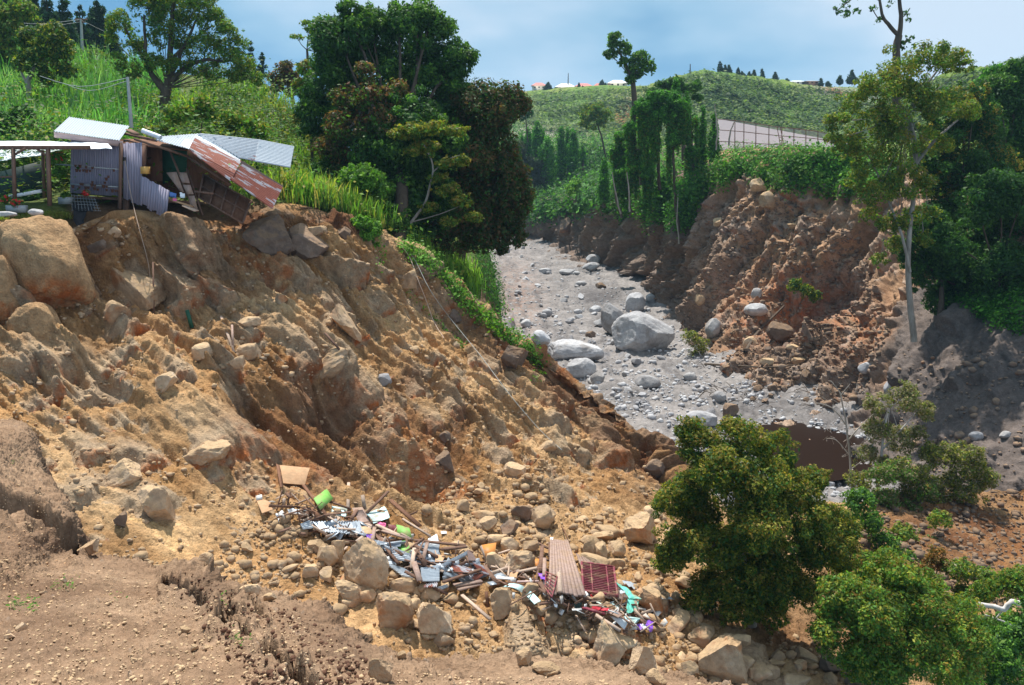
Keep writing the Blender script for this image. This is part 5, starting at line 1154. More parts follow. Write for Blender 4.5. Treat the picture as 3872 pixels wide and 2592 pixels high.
def scatter_rocks(poly, n, smin, smax, mk_, lb, group, names, seed, power=1.8, nm='rock'):
    rg = np.random.default_rng(seed); c = 0; tries = 0
    us_ = [p[0] for p in poly]; vs_ = [p[1] for p in poly]
    while c < n and tries < n * 12:
        tries += 1
        u = rg.uniform(min(us_), max(us_)); v = rg.uniform(min(vs_), max(vs_))
        if not inside(poly, u, v): continue
        h_ = hit(u, v, names)
        if h_ is None: continue
        s = smin * (1 - rg.random() * (1 - (smin / smax) ** power)) ** (-1 / power)
        o = bpy.data.objects.new(nm, PROT[mk_, int(rg.integers(0, 6))]); COL.objects.link(o)
        o.location = h_[0] + Vector((0, 0, s * 0.22)); o.scale = (s * rg.uniform(0.8, 1.3), s * rg.uniform(0.7, 1.1), s * rg.uniform(0.6, 1.0)); o.rotation_euler = (rg.uniform(-.4, .4), rg.uniform(-.4, .4), rg.uniform(0, 6.28))
        tag(o, ref_label(u, v, s, mk_.split('_')[1].replace('dark', 'brown') + ' stone') or lb, 'rock', group); c += 1
fan = [(455,480),(500,462),(560,470),(640,490),(668,520),(700,600),(760,630),(860,680),(640,690),(560,650),(430,640),(300,600),(285,560),(320,530),(440,540),(520,560),(600,575),(560,530),(470,520)]
scatter_rocks(fan, 95, 0.16, 0.5, 'rock_tan', 'tan stone lying loose on the rubble fan around the wreckage', 'loose stones of the rubble fan', ('slope',), 1)
scatter_rocks([(480,238),(540,245),(620,300),(640,340),(690,370),(700,400),(640,400),(570,390),(520,330),(500,280)], 60, 0.3, 0.75, 'rock_grey', 'grey stone lying on the bare riverbed', 'loose stones of the riverbed', ('river',), 2)
scatter_rocks([(700,330),(760,320),(850,350),(870,390),(860,410),(760,405),(710,385)], 34, 0.25, 0.6, 'rock_dark', 'brown stone in the scree at the foot of the far cliff', 'loose stones of the far scree', ('cliff', 'river'), 3)
def rubble(name, label, poly, n, smin, smax, names, mat, seed, power=2.2, sub=1, thr=None):
    rg = np.random.default_rng(seed); VV, FF = [], []; nv = 0
    prot = [rock_verts(950 + k, sub, 6, 0.05, (1, 0.85, 0.7)) for k in range(8)]
    us_ = [p[0] for p in poly]; vs_ = [p[1] for p in poly]
    for _ in range(n):
        u = rg.uniform(min(us_), max(us_)); v = rg.uniform(min(vs_), max(vs_))
        if not inside(poly, u, v): continue
        h_ = hit(u, v, names)
        if h_ is None: continue
        if thr is not None and rg.random() > 0.12 and fbm(np.array([h_[0][:]]), 0.35, 3, 0.5, 44.0)[0] < thr: continue
        s = smin * (1 - rg.random() * (1 - (smin / smax) ** power)) ** (-1 / power)
        V, F = prot[int(rg.integers(0, 8))]
        a = rg.uniform(0, 6.28); ca, sa = math.cos(a), math.sin(a); b_ = rg.uniform(-.6, .6); cb_, sb_ = math.cos(b_), math.sin(b_)
        R1 = np.array([[ca, -sa, 0], [sa, ca, 0], [0, 0, 1]]) @ np.array([[1, 0, 0], [0, cb_, -sb_], [0, sb_, cb_]])
        VV.append((V * s * rg.uniform(0.7, 1.2, 3)) @ R1.T + np.array(h_[0]) + np.array([0, 0, s * 0.2])); FF.append(F + nv); nv += len(V)
    o = link(name, mesh_np(name, np.concatenate(VV), np.concatenate(FF), False), None, M[mat]); tag(o, label, 'rubble', kind='stuff')
rubble('rubble', 'small tan rubble strewn over the debris fan and landslide foot', [(90,560),(260,520),(430,500),(455,478),(500,455),(560,460),(660,490),(720,600),(860,660),(860,690),(560,690),(380,640),(300,640),(200,600)], 9000, 0.04, 0.28, ('slope',), 'rock_tan', 11, 1.8, thr=-0.05)
rubble('rubble', 'small stones embedded all over the landslide face', [(0,230),(250,215),(400,250),(540,370),(660,480),(440,500),(280,520),(100,560),(40,480),(0,400)], 4000, 0.04, 0.18, ('slope',), 'rock_tan', 12, 2.0, thr=0.05)
rubble('river_gravel', 'grey gravel and cobbles on the riverbed', [(470,236),(560,240),(640,300),(700,350),(880,420),(860,500),(700,480),(600,410),(500,320)], 22000, 0.05, 0.34, ('river',), 'rock_grey', 13, 1.9, thr=-0.02)
rubble('scree', 'brown scree and cobbles on the far cliff', [(640,230),(760,190),(860,230),(890,330),(860,410),(720,380),(650,300)], 5500, 0.08, 0.32, ('cliff',), 'rock_dark', 14, 2.2)
rubble('slope_stones', 'scattered grey stones half sunk in the grey slope at the right', [(900,350),(1024,350),(1024,530),(930,500),(880,420)], 420, 0.05, 0.36, ('cliff',), 'rock_dark', 17, 1.8)
rubble('rubble', 'brown rubble on the ground between the bushes at the right', [(860,490),(930,480),(1024,480),(1024,620),(900,600),(860,560)], 1800, 0.05, 0.28, ('slope',), 'rock_dark', 18, 1.9)
rubble('ledge_pebbles', 'pebbles and soil crumbs on the brown ledge', [(0,425),(33,425),(70,555),(170,585),(300,618),(380,672),(650,682),(800,685),(0,690)], 12000, 0.004, 0.016, ('ledge',), 'rock_tan', 15, 1.8)
rubble('soil_clods', 'dark crumbly clods along the cracks and broken edge of the ledge', [(165,580),(185,570),(310,615),(350,640),(385,672),(370,690),(250,690),(200,620)], 1500, 0.005, 0.02, ('ledge',), 'clod', 16, 1.8)
for k, (u, v, w, h, lb) in enumerate([(293,612,20,32,'upright dark soil clod standing at the ledge edge'),(335,655,44,56,'big crumbling dark soil lump at the broken ledge corner'),(183,578,18,14,'dark soil lump at the upper end of the crack'),(200,585,22,14,'low soil lump right of the crack end')]):
    hb = hit(u, v + h * 0.3, ('ledge', 'slope'))
    D = min(hb[0].y, 7.2) if k < 4 else 6
    D = [6.5, 5.6, 7.7, 7.4][k]
    V, F = rock_verts(700 + k, 5, 8, 0.28); V = V * np.array([px(D, w) / 2, px(D, w) / 2.4, px(D, h) / 2])
    V = V + 0.02 * np.stack([fbm(V, 22, 3, 0.6, q_) for q_ in (1, 9, 17)], 1)
    o = link('soil_clod', mesh_np('soil_clod', V, F), None, M['clod']); o.location = at(u, v, D); tag(o, lb, 'soil clod')
# ================================================================= BUILT THINGS
def mat_sheet(name, base, dark, rust=0.0, rcol=(0.30, 0.085, 0.04), metal=0.3, rough=0.45):
    """roofing sheet; attribute st = (across, along) in metres"""
    m, t, b = new_mat(name); q = NB(t)
    st = q.attr('st'); sp = q.sep(st)
    cx_ = q.n('ShaderNodeCombineXYZ'); q.set(cx_.inputs[0], q.math('MULTIPLY', sp[0], 2.4)); q.set(cx_.inputs[1], q.math('MULTIPLY', sp[1], 0.35))
    n = q.noise(1.6, 4, 0.6, cx_.outputs[0]); n2 = q.noise(9, 4, 0.7, q.pos(True))
    c = q.ramp(n2, [(0.3, dark), (0.65, base)])
    if rust > 0:
        rr_ = q.ramp(n, [(0.64 - 0.16 * rust, (0, 0, 0)), (0.67 - 0.16 * rust, (1, 1, 1))])
        c = q.mix(q.math('MULTIPLY', rr_, 0.95), c, q.ramp(n2, [(0.3, tuple(x * 0.7 for x in rcol)), (0.7, rcol)]))
    t.links.new(c, b.inputs['Base Color']); b.inputs['Metallic'].default_value = metal; b.inputs['Roughness'].default_value = rough
    return m
def mat_flat(name, c, rough=0.6, spec=0.3, var=0.15, scale=5, alpha=1.0, mud=0.0):
    return mat_simple(name, tuple(x * (1 + var) for x in c), tuple(x * (1 - var) for x in c), scale, rough, spec, 0, (1, 1, 1), 0.05, True, 0.03, mud)
def mat_wood(name, c1, c2, mud=0.0): return mat_simple(name, c1, c2, 9, 0.85, 0.15, 0, (1, 1, 0.15), 0.2, True, 0.15, mud)
M['sheet_white'] = mat_sheet('white_roofing', (0.50, 0.55, 0.60), (0.38, 0.43, 0.48), 0, metal=0.15, rough=0.4)
M['sheet_silver'] = mat_sheet('silver_roofing', (0.40, 0.45, 0.51), (0.26, 0.30, 0.35), 0.15, metal=0.25)
M['sheet_rust'] = mat_sheet('rusty_roofing', (0.50, 0.50, 0.54), (0.36, 0.34, 0.36), 1.25, (0.34, 0.085, 0.04), metal=0.1, rough=0.7)
M['sheet_dark'] = mat_sheet('dark_roofing', (0.16, 0.11, 0.10), (0.09, 0.06, 0.06), 0.4, metal=0.1, rough=0.7)
M['lav'] = mat_wood('lavender_boards', (0.36, 0.34, 0.43), (0.27, 0.25, 0.33))
M['ply'] = mat_wood('plywood', (0.55, 0.34, 0.20), (0.42, 0.25, 0.14), 0.5)
M['plydark'] = mat_wood('brown_board', (0.22, 0.115, 0.07), (0.14, 0.07, 0.045))
M['timber'] = mat_wood('weathered_timber', (0.22, 0.13, 0.095), (0.12, 0.07, 0.05))
M['timber_pale'] = mat_wood('pale_timber', (0.55, 0.42, 0.33), (0.38, 0.28, 0.22))
M['deck'] = mat_wood('grey_deck', (0.40, 0.29, 0.25), (0.25, 0.17, 0.14), 0.4)
for nm_, c in dict(green=(0.20, 0.48, 0.10), cyan=(0.55, 0.80, 0.80), teal=(0.16, 0.62, 0.50), white=(0.80, 0.84, 0.88), maroon=(0.20, 0.035, 0.055), purple=(0.24, 0.08, 0.62), pink=(0.75, 0.14, 0.32), red=(0.5, 0.02, 0.04), black=(0.02, 0.02, 0.025), orange=(0.55, 0.22, 0.05), yellow=(0.62, 0.36, 0.10), dkgreen=(0.02, 0.10, 0.06), pot=(0.15, 0.07, 0.05), blue=(0.10, 0.22, 0.55), pinkwood=(0.52, 0.38, 0.36), concrete=(0.36, 0.38, 0.36), netshade=(0.025, 0.05, 0.045), redroof=(0.55, 0.16, 0.14), cream=(0.66, 0.62, 0.50), greywood=(0.33, 0.36, 0.38)).items():
    M[nm_] = mat_flat(nm_, c, mud=0.75 if nm_ in ('green', 'cyan', 'teal', 'maroon', 'orange', 'purple') else 0.0)
M['whitemud'] = mat_flat('muddy_white', (0.70, 0.72, 0.72), mud=0.7)
def quad_pts(c4): return [c if isinstance(c, Vector) else at(*c) for c in c4]
def sheet(name, c4, mat, parent=None, thick=0.02, waves=0, amp=0.02, across='u', bend=0.0, n=(2, 2), ragged=0.0):
    """a sheet spanned by 4 world corners TL TR BR BL; waves = corrugations counted across u (or v)"""
    TL, TR, BR, BL = [np.array(p) for p in quad_pts(c4)]
    nu = waves * 6 + 1 if (waves and across == 'u') else max(n[0], 9 if bend else 2)
    nv = waves * 6 + 1 if (waves and across == 'v') else max(n[1], 9 if bend else 2)
    s_, t_ = np.meshgrid(np.linspace(0, 1, nu), np.linspace(0, 1, nv))
    P = ((1 - s_) * (1 - t_))[..., None] * TL + (s_ * (1 - t_))[..., None] * TR + (s_ * t_)[..., None] * BR + ((1 - s_) * t_)[..., None] * BL
    nrm = np.cross(TR - TL, BL - TL); nrm /= np.linalg.norm(nrm) + 1e-9
    if nrm[2] < 0: nrm = -nrm
    off = 0
    if waves: off = amp * np.sin(2 * np.pi * waves * (s_ if across == 'u' else t_))
    if bend: off = off + bend * np.sin(np.pi * (t_ if across == 'u' else s_)) * np.linalg.norm(BR - TL)
    if ragged: off = off + ragged * fbm(P, 2.0, 3)
    P = P + nrm * (np.asarray(off)[..., None] if not np.isscalar(off) else off)
    W_, H_ = np.linalg.norm(TR - TL), np.linalg.norm(BL - TL)
    ac, al = (s_ * W_, t_ * H_) if across == 'u' else (t_ * H_, s_ * W_)
    st = np.stack([ac, al, ac * 0], -1).reshape(-1, 3)
    V0 = P.reshape(-1, 3); V1 = V0 - nrm * thick
    F = gridfaces(nv, nu); m = len(V0)
    idx = np.arange(m).reshape(nv, nu)
    ring = np.concatenate([idx[0, :], idx[1:, -1], idx[-1, -2::-1], idx[-2:0:-1, 0]])
    r2 = np.roll(ring, -1)
    FF = np.concatenate([F, F[:, ::-1] + m, np.stack([ring, ring + m, r2 + m, r2], 1)])
    me = mesh_np(name, np.concatenate([V0, V1]), FF, bool(waves or bend), {'st': np.concatenate([st, st])})
    if waves or bend:
        try: me.set_sharp_from_angle(angle=math.radians(50))
        except Exception: pass
    return link(name, me, parent, M[mat] if isinstance(mat, str) else mat)
def beam(name, a, b, w, h, mat, parent=None, pts=None):
    a = a if isinstance(a, Vector) else at(*a); b = b if isinstance(b, Vector) else at(*b)
    d = (b - a).normalized(); up = Vector((0, 0, 1)) if abs(d.z) < 0.9 else Vector((0, 1, 0))
    s = d.cross(up).normalized(); t = s.cross(d).normalized()
    V = [tuple(p + s * i * w / 2 + t * j * h / 2) for p in (a, b) for i, j in ((-1, -1), (1, -1), (1, 1), (-1, 1))]
    F = [[0, 1, 2, 3], [7, 6, 5, 4], [0, 4, 5, 1], [1, 5, 6, 2], [2, 6, 7, 3], [3, 7, 4, 0]]
    return link(name, mesh_np(name, np.array(V), np.array(F), False), parent, M[mat] if isinstance(mat, str) else mat)
def boards(name, c4, n, mat, parent=None, thick=0.03, gap=0.06, uneven=0.0, seed=1):
    """one panel of n vertical boards"""
    TL, TR, BR, BL = [np.array(p) for p in quad_pts(c4)]
    nrm = np.cross(TR - TL, BL - TL); nrm /= np.linalg.norm(nrm)
    rg = np.random.default_rng(seed); VV, FF = [], []
    for k in range(n):
        a, b = (k + gap / 2) / n, (k + 1 - gap / 2) / n
        e1, e2 = rg.uniform(-uneven, uneven, 2)
        p = [TL + (TR - TL) * a, TL + (TR - TL) * b, BL + (BR - BL) * b, BL + (BR - BL) * a]
        dn = (p[3] - p[0]) / np.linalg.norm(p[3] - p[0]); p[2] = p[2] + dn * e2; p[3] = p[3] + dn * e2; p[0] = p[0] + dn * e1 * .4; p[1] = p[1] + dn * e1 * .4
        o_ = nrm * rg.uniform(-0.012, 0.012)
        V = np.array([q_ + o_ for q_ in p] + [q_ + o_ - nrm * thick for q_ in p]); i = k * 8
        VV.append(V); FF += [[i, i + 1, i + 2, i + 3], [i + 7, i + 6, i + 5, i + 4], [i, i + 4, i + 5, i + 1], [i + 1, i + 5, i + 6, i + 2], [i + 2, i + 6, i + 7, i + 3], [i + 3, i + 7, i + 4, i]]
    return link(name, mesh_np(name, np.concatenate(VV), np.array(FF), False), parent, M[mat])
def cloth(name, c4, mat, parent=None, rag=0.12, seed=3, th=0.01):
    TL, TR, BR, BL = [np.array(p) for p in quad_pts(c4)]
    s_, t_ = np.meshgrid(np.linspace(0, 1, 22), np.linspace(0, 1, 22))
    P = ((1 - s_) * (1 - t_))[..., None] * TL + (s_ * (1 - t_))[..., None] * TR + (s_ * t_)[..., None] * BR + ((1 - s_) * t_)[..., None] * BL
    sc = np.linalg.norm(BR - TL)
    P = P + sc * rag * np.stack([fbm(P, 2.4 / sc, 3, 0.6, seed + q_) for q_ in (0, 20, 40)], -1)
    F = gridfaces(22, 22); V0 = P.reshape(-1, 3)
    me = mesh_np(name, np.concatenate([V0, V0 + np.array([0, 0.004, -th])]), np.concatenate([F, F[:, ::-1] + len(V0)]), True)
    return link(name, me, parent, M[mat])
# ---- the wrecked shack
def A(x, y, D): return (x * 0.07902, 105.8 + y * 0.07902, D)            # left crop
def B(x, y, D): return (132.2 + x * 0.07902, 105.8 + y * 0.07902, D)    # right crop
sh = empty('wrecked_shack', at(120, 205, 40.5), 'half collapsed wooden shack with corrugated roofs hanging over the landslide edge', 'shack')
K = []
K.append(sheet('roof', [A(875,140,42.6), A(1640,255,42.6), A(1510,435,39.7), A(680,320,39.7)], 'sheet_white', None, 0.02, 26, 0.02)); K[-1]['label'] = 'clean white corrugated roof'
K.append(sheet('fascia', [A(688,330,39.8), A(1555,448,39.8), A(1555,520,39.85), A(690,398,39.85)], 'pinkwood', None, 0.04))
K.append(boards('wall', [A(905,400,40.05), A(1540,470,40.05), A(1540,1150,40.05), A(890,1100,40.05)], 22, 'lav', None, 0.03, 0.05, 0.0))
K.append(boards('wall', [A(1560,470,40.0), A(1800,470,40.0), A(1795,1250,39.9), A(1560,1170,39.9)], 7, 'lav', None, 0.03, 0.07, 0.08, 4))
w_ = boards('wall', [A(1797,885,39.6), A(2145,1070,39.3), A(2110,1415,39.2), A(1770,1240,39.5)], 11, 'lav', None, 0.03, 0.07, 0.07, 5); w_['label'] = 'loose slanting wall section hanging over the edge'; K.append(w_)
K.append(sheet('back_wall', [A(900,400,43), A(2900,480,43), A(2900,1150,43), A(900,1150,43)], 'plydark', None, 0.05))
K.append(sheet('side_wall', [A(900,400,40.1), A(905,400,43), A(900,1150,43), A(895,1100,40.1)], 'plydark', None, 0.04))
K.append(sheet('floor', [A(900,1130,43), A(2600,1220,43), A(2300,1200,40.2), A(900,1130,40.2)], 'timber', None, 0.12))
K.append(sheet('inner_wall', [B(370,420,42.2), B(700,520,42.2), B(690,820,42.2), B(390,1000,42.2)], 'dkgreen', None, 0.03))
K.append(sheet('inner_wall', [B(190,500,42.0), B(380,520,42.0), B(385,950,42.0), B(190,960,42.0)], 'plydark', None, 0.03))
K.append(sheet('ceiling', [A(1560,420,42.5), B(700,420,43.5), B(700,560,40.5), A(1560,470,40.2)], 'plydark', None, 0.05))
for (a, b, w) in [(A(1532,470,39.8), A(1517,1310,39.6), 0.12), (A(1600,1160,40.2), A(1600,1440,40.2), 0.22), (A(1835,500,40.3), A(1812,870,40.2), 0.16), (B(470,550,40.6), B(760,1270,39.9), 0.07), (B(690,790,40.6), B(890,1385,39.9), 0.07), (A(1700,420,40.0), B(700,640,40.3), 0.10), (B(700,640,40.5), B(1250,1000,40.3), 0.10), (B(790,1085,40.0), B(1030,1110,40.0), 0.09)]:
    K.append(beam('post', a, b, w, w, 'timber'))
K.append(sheet('box', [A(1812,770,39.9), A(1905,770,39.9), A(1902,862,39.9), A(1812,860,39.9)], 'yellow', None, 0.3))
K.append(sheet('meter', [A(1567,648,39.8), A(1594,648,39.8), A(1594,700,39.8), A(1567,700,39.8)], 'black', None, 0.08))
R_ = [('roof_sheet', [B(370,385,41.8), B(850,350,42.2), B(720,545,39.9), B(290,430,40.3)], 'sheet_silver', 14, 0.015, 'u', 'pale twisted sheet left of the ridge'),
      ('roof_sheet', [B(850,350,42.2), B(1610,430,43.6), B(1560,700,41.4), B(1350,655,40.8)], 'sheet_silver', 14, 0.03, 'v', 'silver sheet behind the ridge'),
      ('roof_sheet', [B(1600,428,43.55), B(2050,515,44.0), B(2000,780,41.6), B(1550,700,41.35)], 'sheet_white', 16, 0.03, 'v', 'white sheet jutting out to the right'),
      ('roof_sheet', [B(850,352,42.15), B(1370,668,40.9), B(1362,705,40.6), B(795,405,41.3)], 'sheet_white', 6, 0.02, 'v', 'narrow white sheet along the ridge'),
      ('roof_sheet', [B(800,400,41.4), B(1380,700,40.7), B(1290,862,39.5), B(715,540,39.7)], 'sheet_rust', 12, 0.025, 'v', 'upper rusty sheet'),
      ('roof_sheet', [B(1385,735,40.6), B(1905,1030,40.3), B(1775,1305,38.7), B(1235,925,39.2)], 'sheet_rust', 16, 0.025, 'v', 'lower rusty sheet hanging down'),
      ('roof_sheet', [B(715,540,39.75), B(1300,850,39.55), B(1245,950,39.2), B(735,575,39.5)], 'sheet_rust', 4, 0.02, 'v', 'torn rusty edge strip'),
      ('roof_sheet', [B(1380,690,40.9), B(1910,1015,40.7), B(1890,1065,40.5), B(1375,745,40.6)], 'sheet_dark', 4, 0.02, 'v', 'dark sheet under the rusty ones')]
for (nm_, c4, mt, wv_, am, ac, lb) in R_:
    o = sheet(nm_, c4, mt, None, 0.015, wv_, am, ac); o['label'] = lb; K.append(o)
o = sheet('flashing', [B(680,420,39.8), B(770,440,39.9), B(720,545,39.3), B(605,500,39.3)], 'white', None, 0.02, 0, 0, 'u', 0.05); K.append(o)
tb = Tubes(); tb.tube([at(*B(130,315,40.6)), at(*B(362,402,40.4))], 0.11, 0.11, 10, seg=3); K.append(tb.build('gutter', None, M['white']))
K.append(beam('rafter', A(1580,350,41.5), B(300,440,40.5), 0.15, 0.1, 'timber')); K.append(beam('rafter', A(1620,300,42.0), B(60,360,41), 0.3, 0.05, 'timber'))
o = sheet('hanging_wall', [B(905,860,41.0), B(1505,1195,40.4), B(1395,1490,39.6), B(840,1165,40.2)], 'plydark', None, 0.05); o['label'] = 'brown panelled wall tilted under the rusty roof'; K.append(o)
def Bl(p, q_, f): return (p[0] + (q_[0] - p[0]) * f, p[1] + (q_[1] - p[1]) * f, p[2] + (q_[2] - p[2]) * f)
tl_, tr_, br_, bl_ = B(905,860,40.9), B(1505,1195,40.3), B(1395,1490,39.5), B(840,1165,40.1)
for f in (0, 0.25, 0.5, 0.75, 1): K.append(beam('batten', Bl(tl_, tr_, f), Bl(bl_, br_, f), 0.08, 0.05, 'timber', None))
for f in (0.02, 0.5, 0.98): K.append(beam('batten', Bl(tl_, bl_, f), Bl(tr_, br_, f), 0.08, 0.05, 'timber', None))
for c4 in ([B(430,845,40.3),B(560,835,40.3),B(655,1095,40.0),B(600,1075,40.0)], [B(575,840,40.3),B(690,845,40.3),B(730,980,40.1),B(632,970,40.1)], [B(640,1000,40.1),B(735,1000,40.1),B(778,1120,40),B(692,1120,40)], [B(702,1140,40),B(787,1135,40),B(830,1315,39.8),B(745,1295,39.8)]):
    K.append(sheet('ply_panel', c4, 'deck', None, 0.02))
adopt(sh, K)
# things lying in / hanging from the shack
for k, (a, b, w, mt, lb, nm_, ct) in enumerate([(B(465,1180,39.6), B(760,1275,39.4), 0.28, 'ply', 'broken floor board sticking out under the leaning ply panels', 'floor_board', 'board'), (B(660,1265,39.2), B(815,1330,39.0), 0.32, 'timber_pale', 'pale board end hanging over the landslide edge below the shack', 'floor_board', 'board')]):
    tag(beam(nm_, a, b, w, 0.05, mt), lb, ct)
for k, (c4, mt, lb) in enumerate([([B(470,1090,39.7),B(560,1110,39.7),B(550,1150,39.5),B(475,1140,39.5)], 'blue', 'crumpled blue cloth on the broken floor of the shack'), ([B(600,1095,39.7),B(670,1110,39.7),B(665,1150,39.5),B(605,1140,39.5)], 'white', 'white cloth heap beside the leaning ply panels'), ([B(510,1165,39.5),B(565,1175,39.5),B(560,1205,39.4),B(515,1200,39.4)], 'pink', 'red cloth on the broken floor of the shack')]):
    tag(cloth('cloth', c4, mt, None, 0.1, 30 + k, 0.05), lb, 'cloth')
# pot racks
rk = empty('pot_rack', at(*A(1215,1130,39.8)), 'two horizontal rails of small hanging pots in front of the lavender wall', 'pot rack')
K = [beam('rail', A(700,735,39.7), A(1540,808,39.7), 0.04, 0.05, 'greywood'), beam('rail', A(890,990,39.7), A(1540,1030,39.7), 0.04, 0.05, 'greywood')]
adopt(rk, K)
pots = [(972,820),(1010,822),(1053,820),(1095,828),(1138,825),(1440,820),(1345,930),(1372,900),(1328,975),(1162,1005),(1200,1012),(1170,970),(1198,1052),(1238,1064),(1350,1068),(1424,1078),(1464,1080),(1496,1082),(1088,1042),(1120,1038),(1005,1036),(922,1025),(1020,992),(1045,994),(1310,1022),(1350,1026),(955,762),(1012,768),(1090,780),(1170,788)]
cV = None
def pot_mesh():
    th = np.linspace(0, 2 * np.pi, 11)[:-1]; V = []; F = []
    for (r, z) in ((0.05, -0.07), (0.075, 0.06), (0.085, 0.06), (0.085, 0.08), (0.065, 0.08), (0.05, -0.05)): V += [(r * math.cos(a), r * math.sin(a), z) for a in th]
    for k in range(5):
        for i in range(10): F.append([k * 10 + i, k * 10 + (i + 1) % 10, (k + 1) * 10 + (i + 1) % 10, (k + 1) * 10 + i])
    return mesh_np('flower_pot', np.array(V), np.array(F))
pm = pot_mesh(); pm.materials.append(M['pot'])
for k, (x, y) in enumerate(pots):
    o = bpy.data.objects.new('flower_pot', pm); COL.objects.link(o); o.location = at(*A(x, y, 39.62)); o.scale = (0.7, 0.7, 0.7) if k % 3 else (0.95, 0.95, 0.95)
    rown = 0 if y < 800 else 1 if y < 850 else 2 if y < 990 else 3 if y < 1033 else 4
    same = sorted([x_ for (x_, y_) in pots if (0 if y_ < 800 else 1 if y_ < 850 else 2 if y_ < 990 else 3 if y_ < 1033 else 4) == rown])
    tag(o, ORD[same.index(x)] + ' small brown pot from the left ' + ['on the upper rail','just under the upper rail','in the sparse middle group','on the lower rail','just under the lower rail'][rown], 'flower pot', 'pots on the lavender wall')
# canopy shelter
cn = empty('canopy_shelter', at(25, 205, 38), 'low shelter with a white plastic sheet roof left of the shack', 'shelter')
K = [sheet('roof', [A(-420,440,41), A(1300,462,40.6), A(1420,545,38.2), A(-420,520,37.6)], 'white', None, 0.02, 0, 0, 'u', 0.01, (24, 8), 0.10), beam('edge_beam', A(-400,528,37.7), A(1140,528,38.0), 0.12, 0.16, 'timber'),
     beam('post', A(165,530,37.8), A(187,1165,37.8), 0.12, 0.12, 'timber'), beam('post', A(607,535,37.9), A(630,1265,37.9), 0.14, 0.14, 'timber'), beam('post', A(540,560,40.4), A(560,1170,40.4), 0.1, 0.1, 'timber'),
     beam('brace', A(180,620,37.8), A(330,535,37.8), 0.08, 0.08, 'timber'), beam('brace', A(600,640,37.9), A(460,540,37.9), 0.08, 0.08, 'timber'), beam('rail', A(-50,905,38.0), A(180,895,38.0), 0.07, 0.07, 'timber'),
     sheet('shade_cloth', [A(-100,860,41.5), A(560,690,41.5), A(600,1190,41.5), A(-100,1200,41.5)], 'netshade', None, 0.02)]
adopt(cn, K)
tag(sheet('shade_roof', [A(-100,545,46), A(900,548,46), A(540,622,43.5), A(-100,705,43)], 'white', None, 0.02, 0, 0, 'u', 0.02, (12, 12), 0.08), 'second pale plastic sheet roof behind the low shelter', 'awning')
tag(beam('white_plank', A(45,1165,38.6), A(520,1078,38.8), 0.2, 0.14, 'white'), 'long white plank lying behind the shelter posts', 'plank')
tag(cloth('tarpaulin', [A(905,1210,39.4), A(1210,1225,39.4), A(1180,1330,39.0), A(930,1300,39.0)], 'black', None, 0.08, 51, 0.03), 'black tarpaulin bundle at the shack corner on the landslide edge', 'tarpaulin')
tag(cloth('tarpaulin', [A(930,1290,39.2), A(1110,1320,39.1), A(1040,1660,37.8), A(960,1620,37.8)], 'black', None, 0.10, 52, 0.03), 'black tarpaulin strip hanging down the earth below the shack', 'tarpaulin')
# wire cage with flowers
tb = Tubes()
for k in range(9):
    tb.tube([at(*A(905 + 36 * k, 1120 + 6 * k, 39.3)), at(*A(915 + 42 * k, 1330, 39.0))], 0.008, 0.008, 4, seg=2)
for k in range(6): tb.tube([at(*A(905, 1130 + 38 * k, 39.3)), at(*A(1200 + 16 * k, 1150 + 36 * k, 39.1))], 0.008, 0.008, 4, seg=2)
tag(tb.build('wire_cage', None, M['greywood']), 'leaning wire mesh cage around plants at the shack corner', 'wire cage')
def plantlet(u, v, D, r, pal, lb, flowers=None, seed=0, name='potted_plant', cat='plant', pot=None):
    root = empty(name, at(u, v + r, D), lb, cat)
    lv = Leaves(seed); rr0 = px(D, r)
    lv.blob(at(u, v, D), (rr0, rr0, rr0 * 0.8), 160 + 260 * (r / 5) ** 2, 0.13, pal, 0.4, 0.8, 0.7)
    K = [lv.build('leaves', None)]
    if flowers:
        l2 = Leaves(seed + 1); l2.blob(at(u, v - 0.5, D - 0.1), (rr0, rr0, rr0 * 0.8), 18 + 2 * r, 0.10, flowers, 0.4, 0.2, 0.7, aspect=0.9); K.append(l2.build('flowers', None))
    if pot: K.append(beam('planter', (u - pot, v + r * 0.9, D), (u + pot, v + r * 0.9, D), 0.35, 0.3, 'greywood'))
    adopt(root, K)
REDF = [(0.6, 0.03, 0.03), (0.7, 0.1, 0.1)]
for a in [(5,200,38.2,5,MIDG+BRG,'red flowering plant at the left edge under the shelter',REDF,61,'potted_plant','plant',None),(17,203.5,37.6,6,BRG+PALE,'leafy plants in a long grey planter on the terrace',REDF[:1],62,'potted_plant','plant',9),(66,196,39.4,5,MIDG,'leafy plant in a grey tub beside the shack corner',None,63,'potted_plant','plant',6),
          (57,158,39.8,8,BRG,'bushy plant with red flowers between shelter and shack wall',REDF,64,'flowering_bush','bush',None),(60,172,40.2,7,MIDG+BRG,'green leafy bush under the red flowering one beside the wall',None,65,'flowering_bush','bush',None),(86,193,39.2,4,PALE,'pale red leaved plant inside the wire cage',REDF,66,'potted_plant','plant',None),(30,196,40.6,8,DKG,'dark bush behind the shelter posts',None,67,'flowering_bush','bush',None)]:
    plantlet(*a)
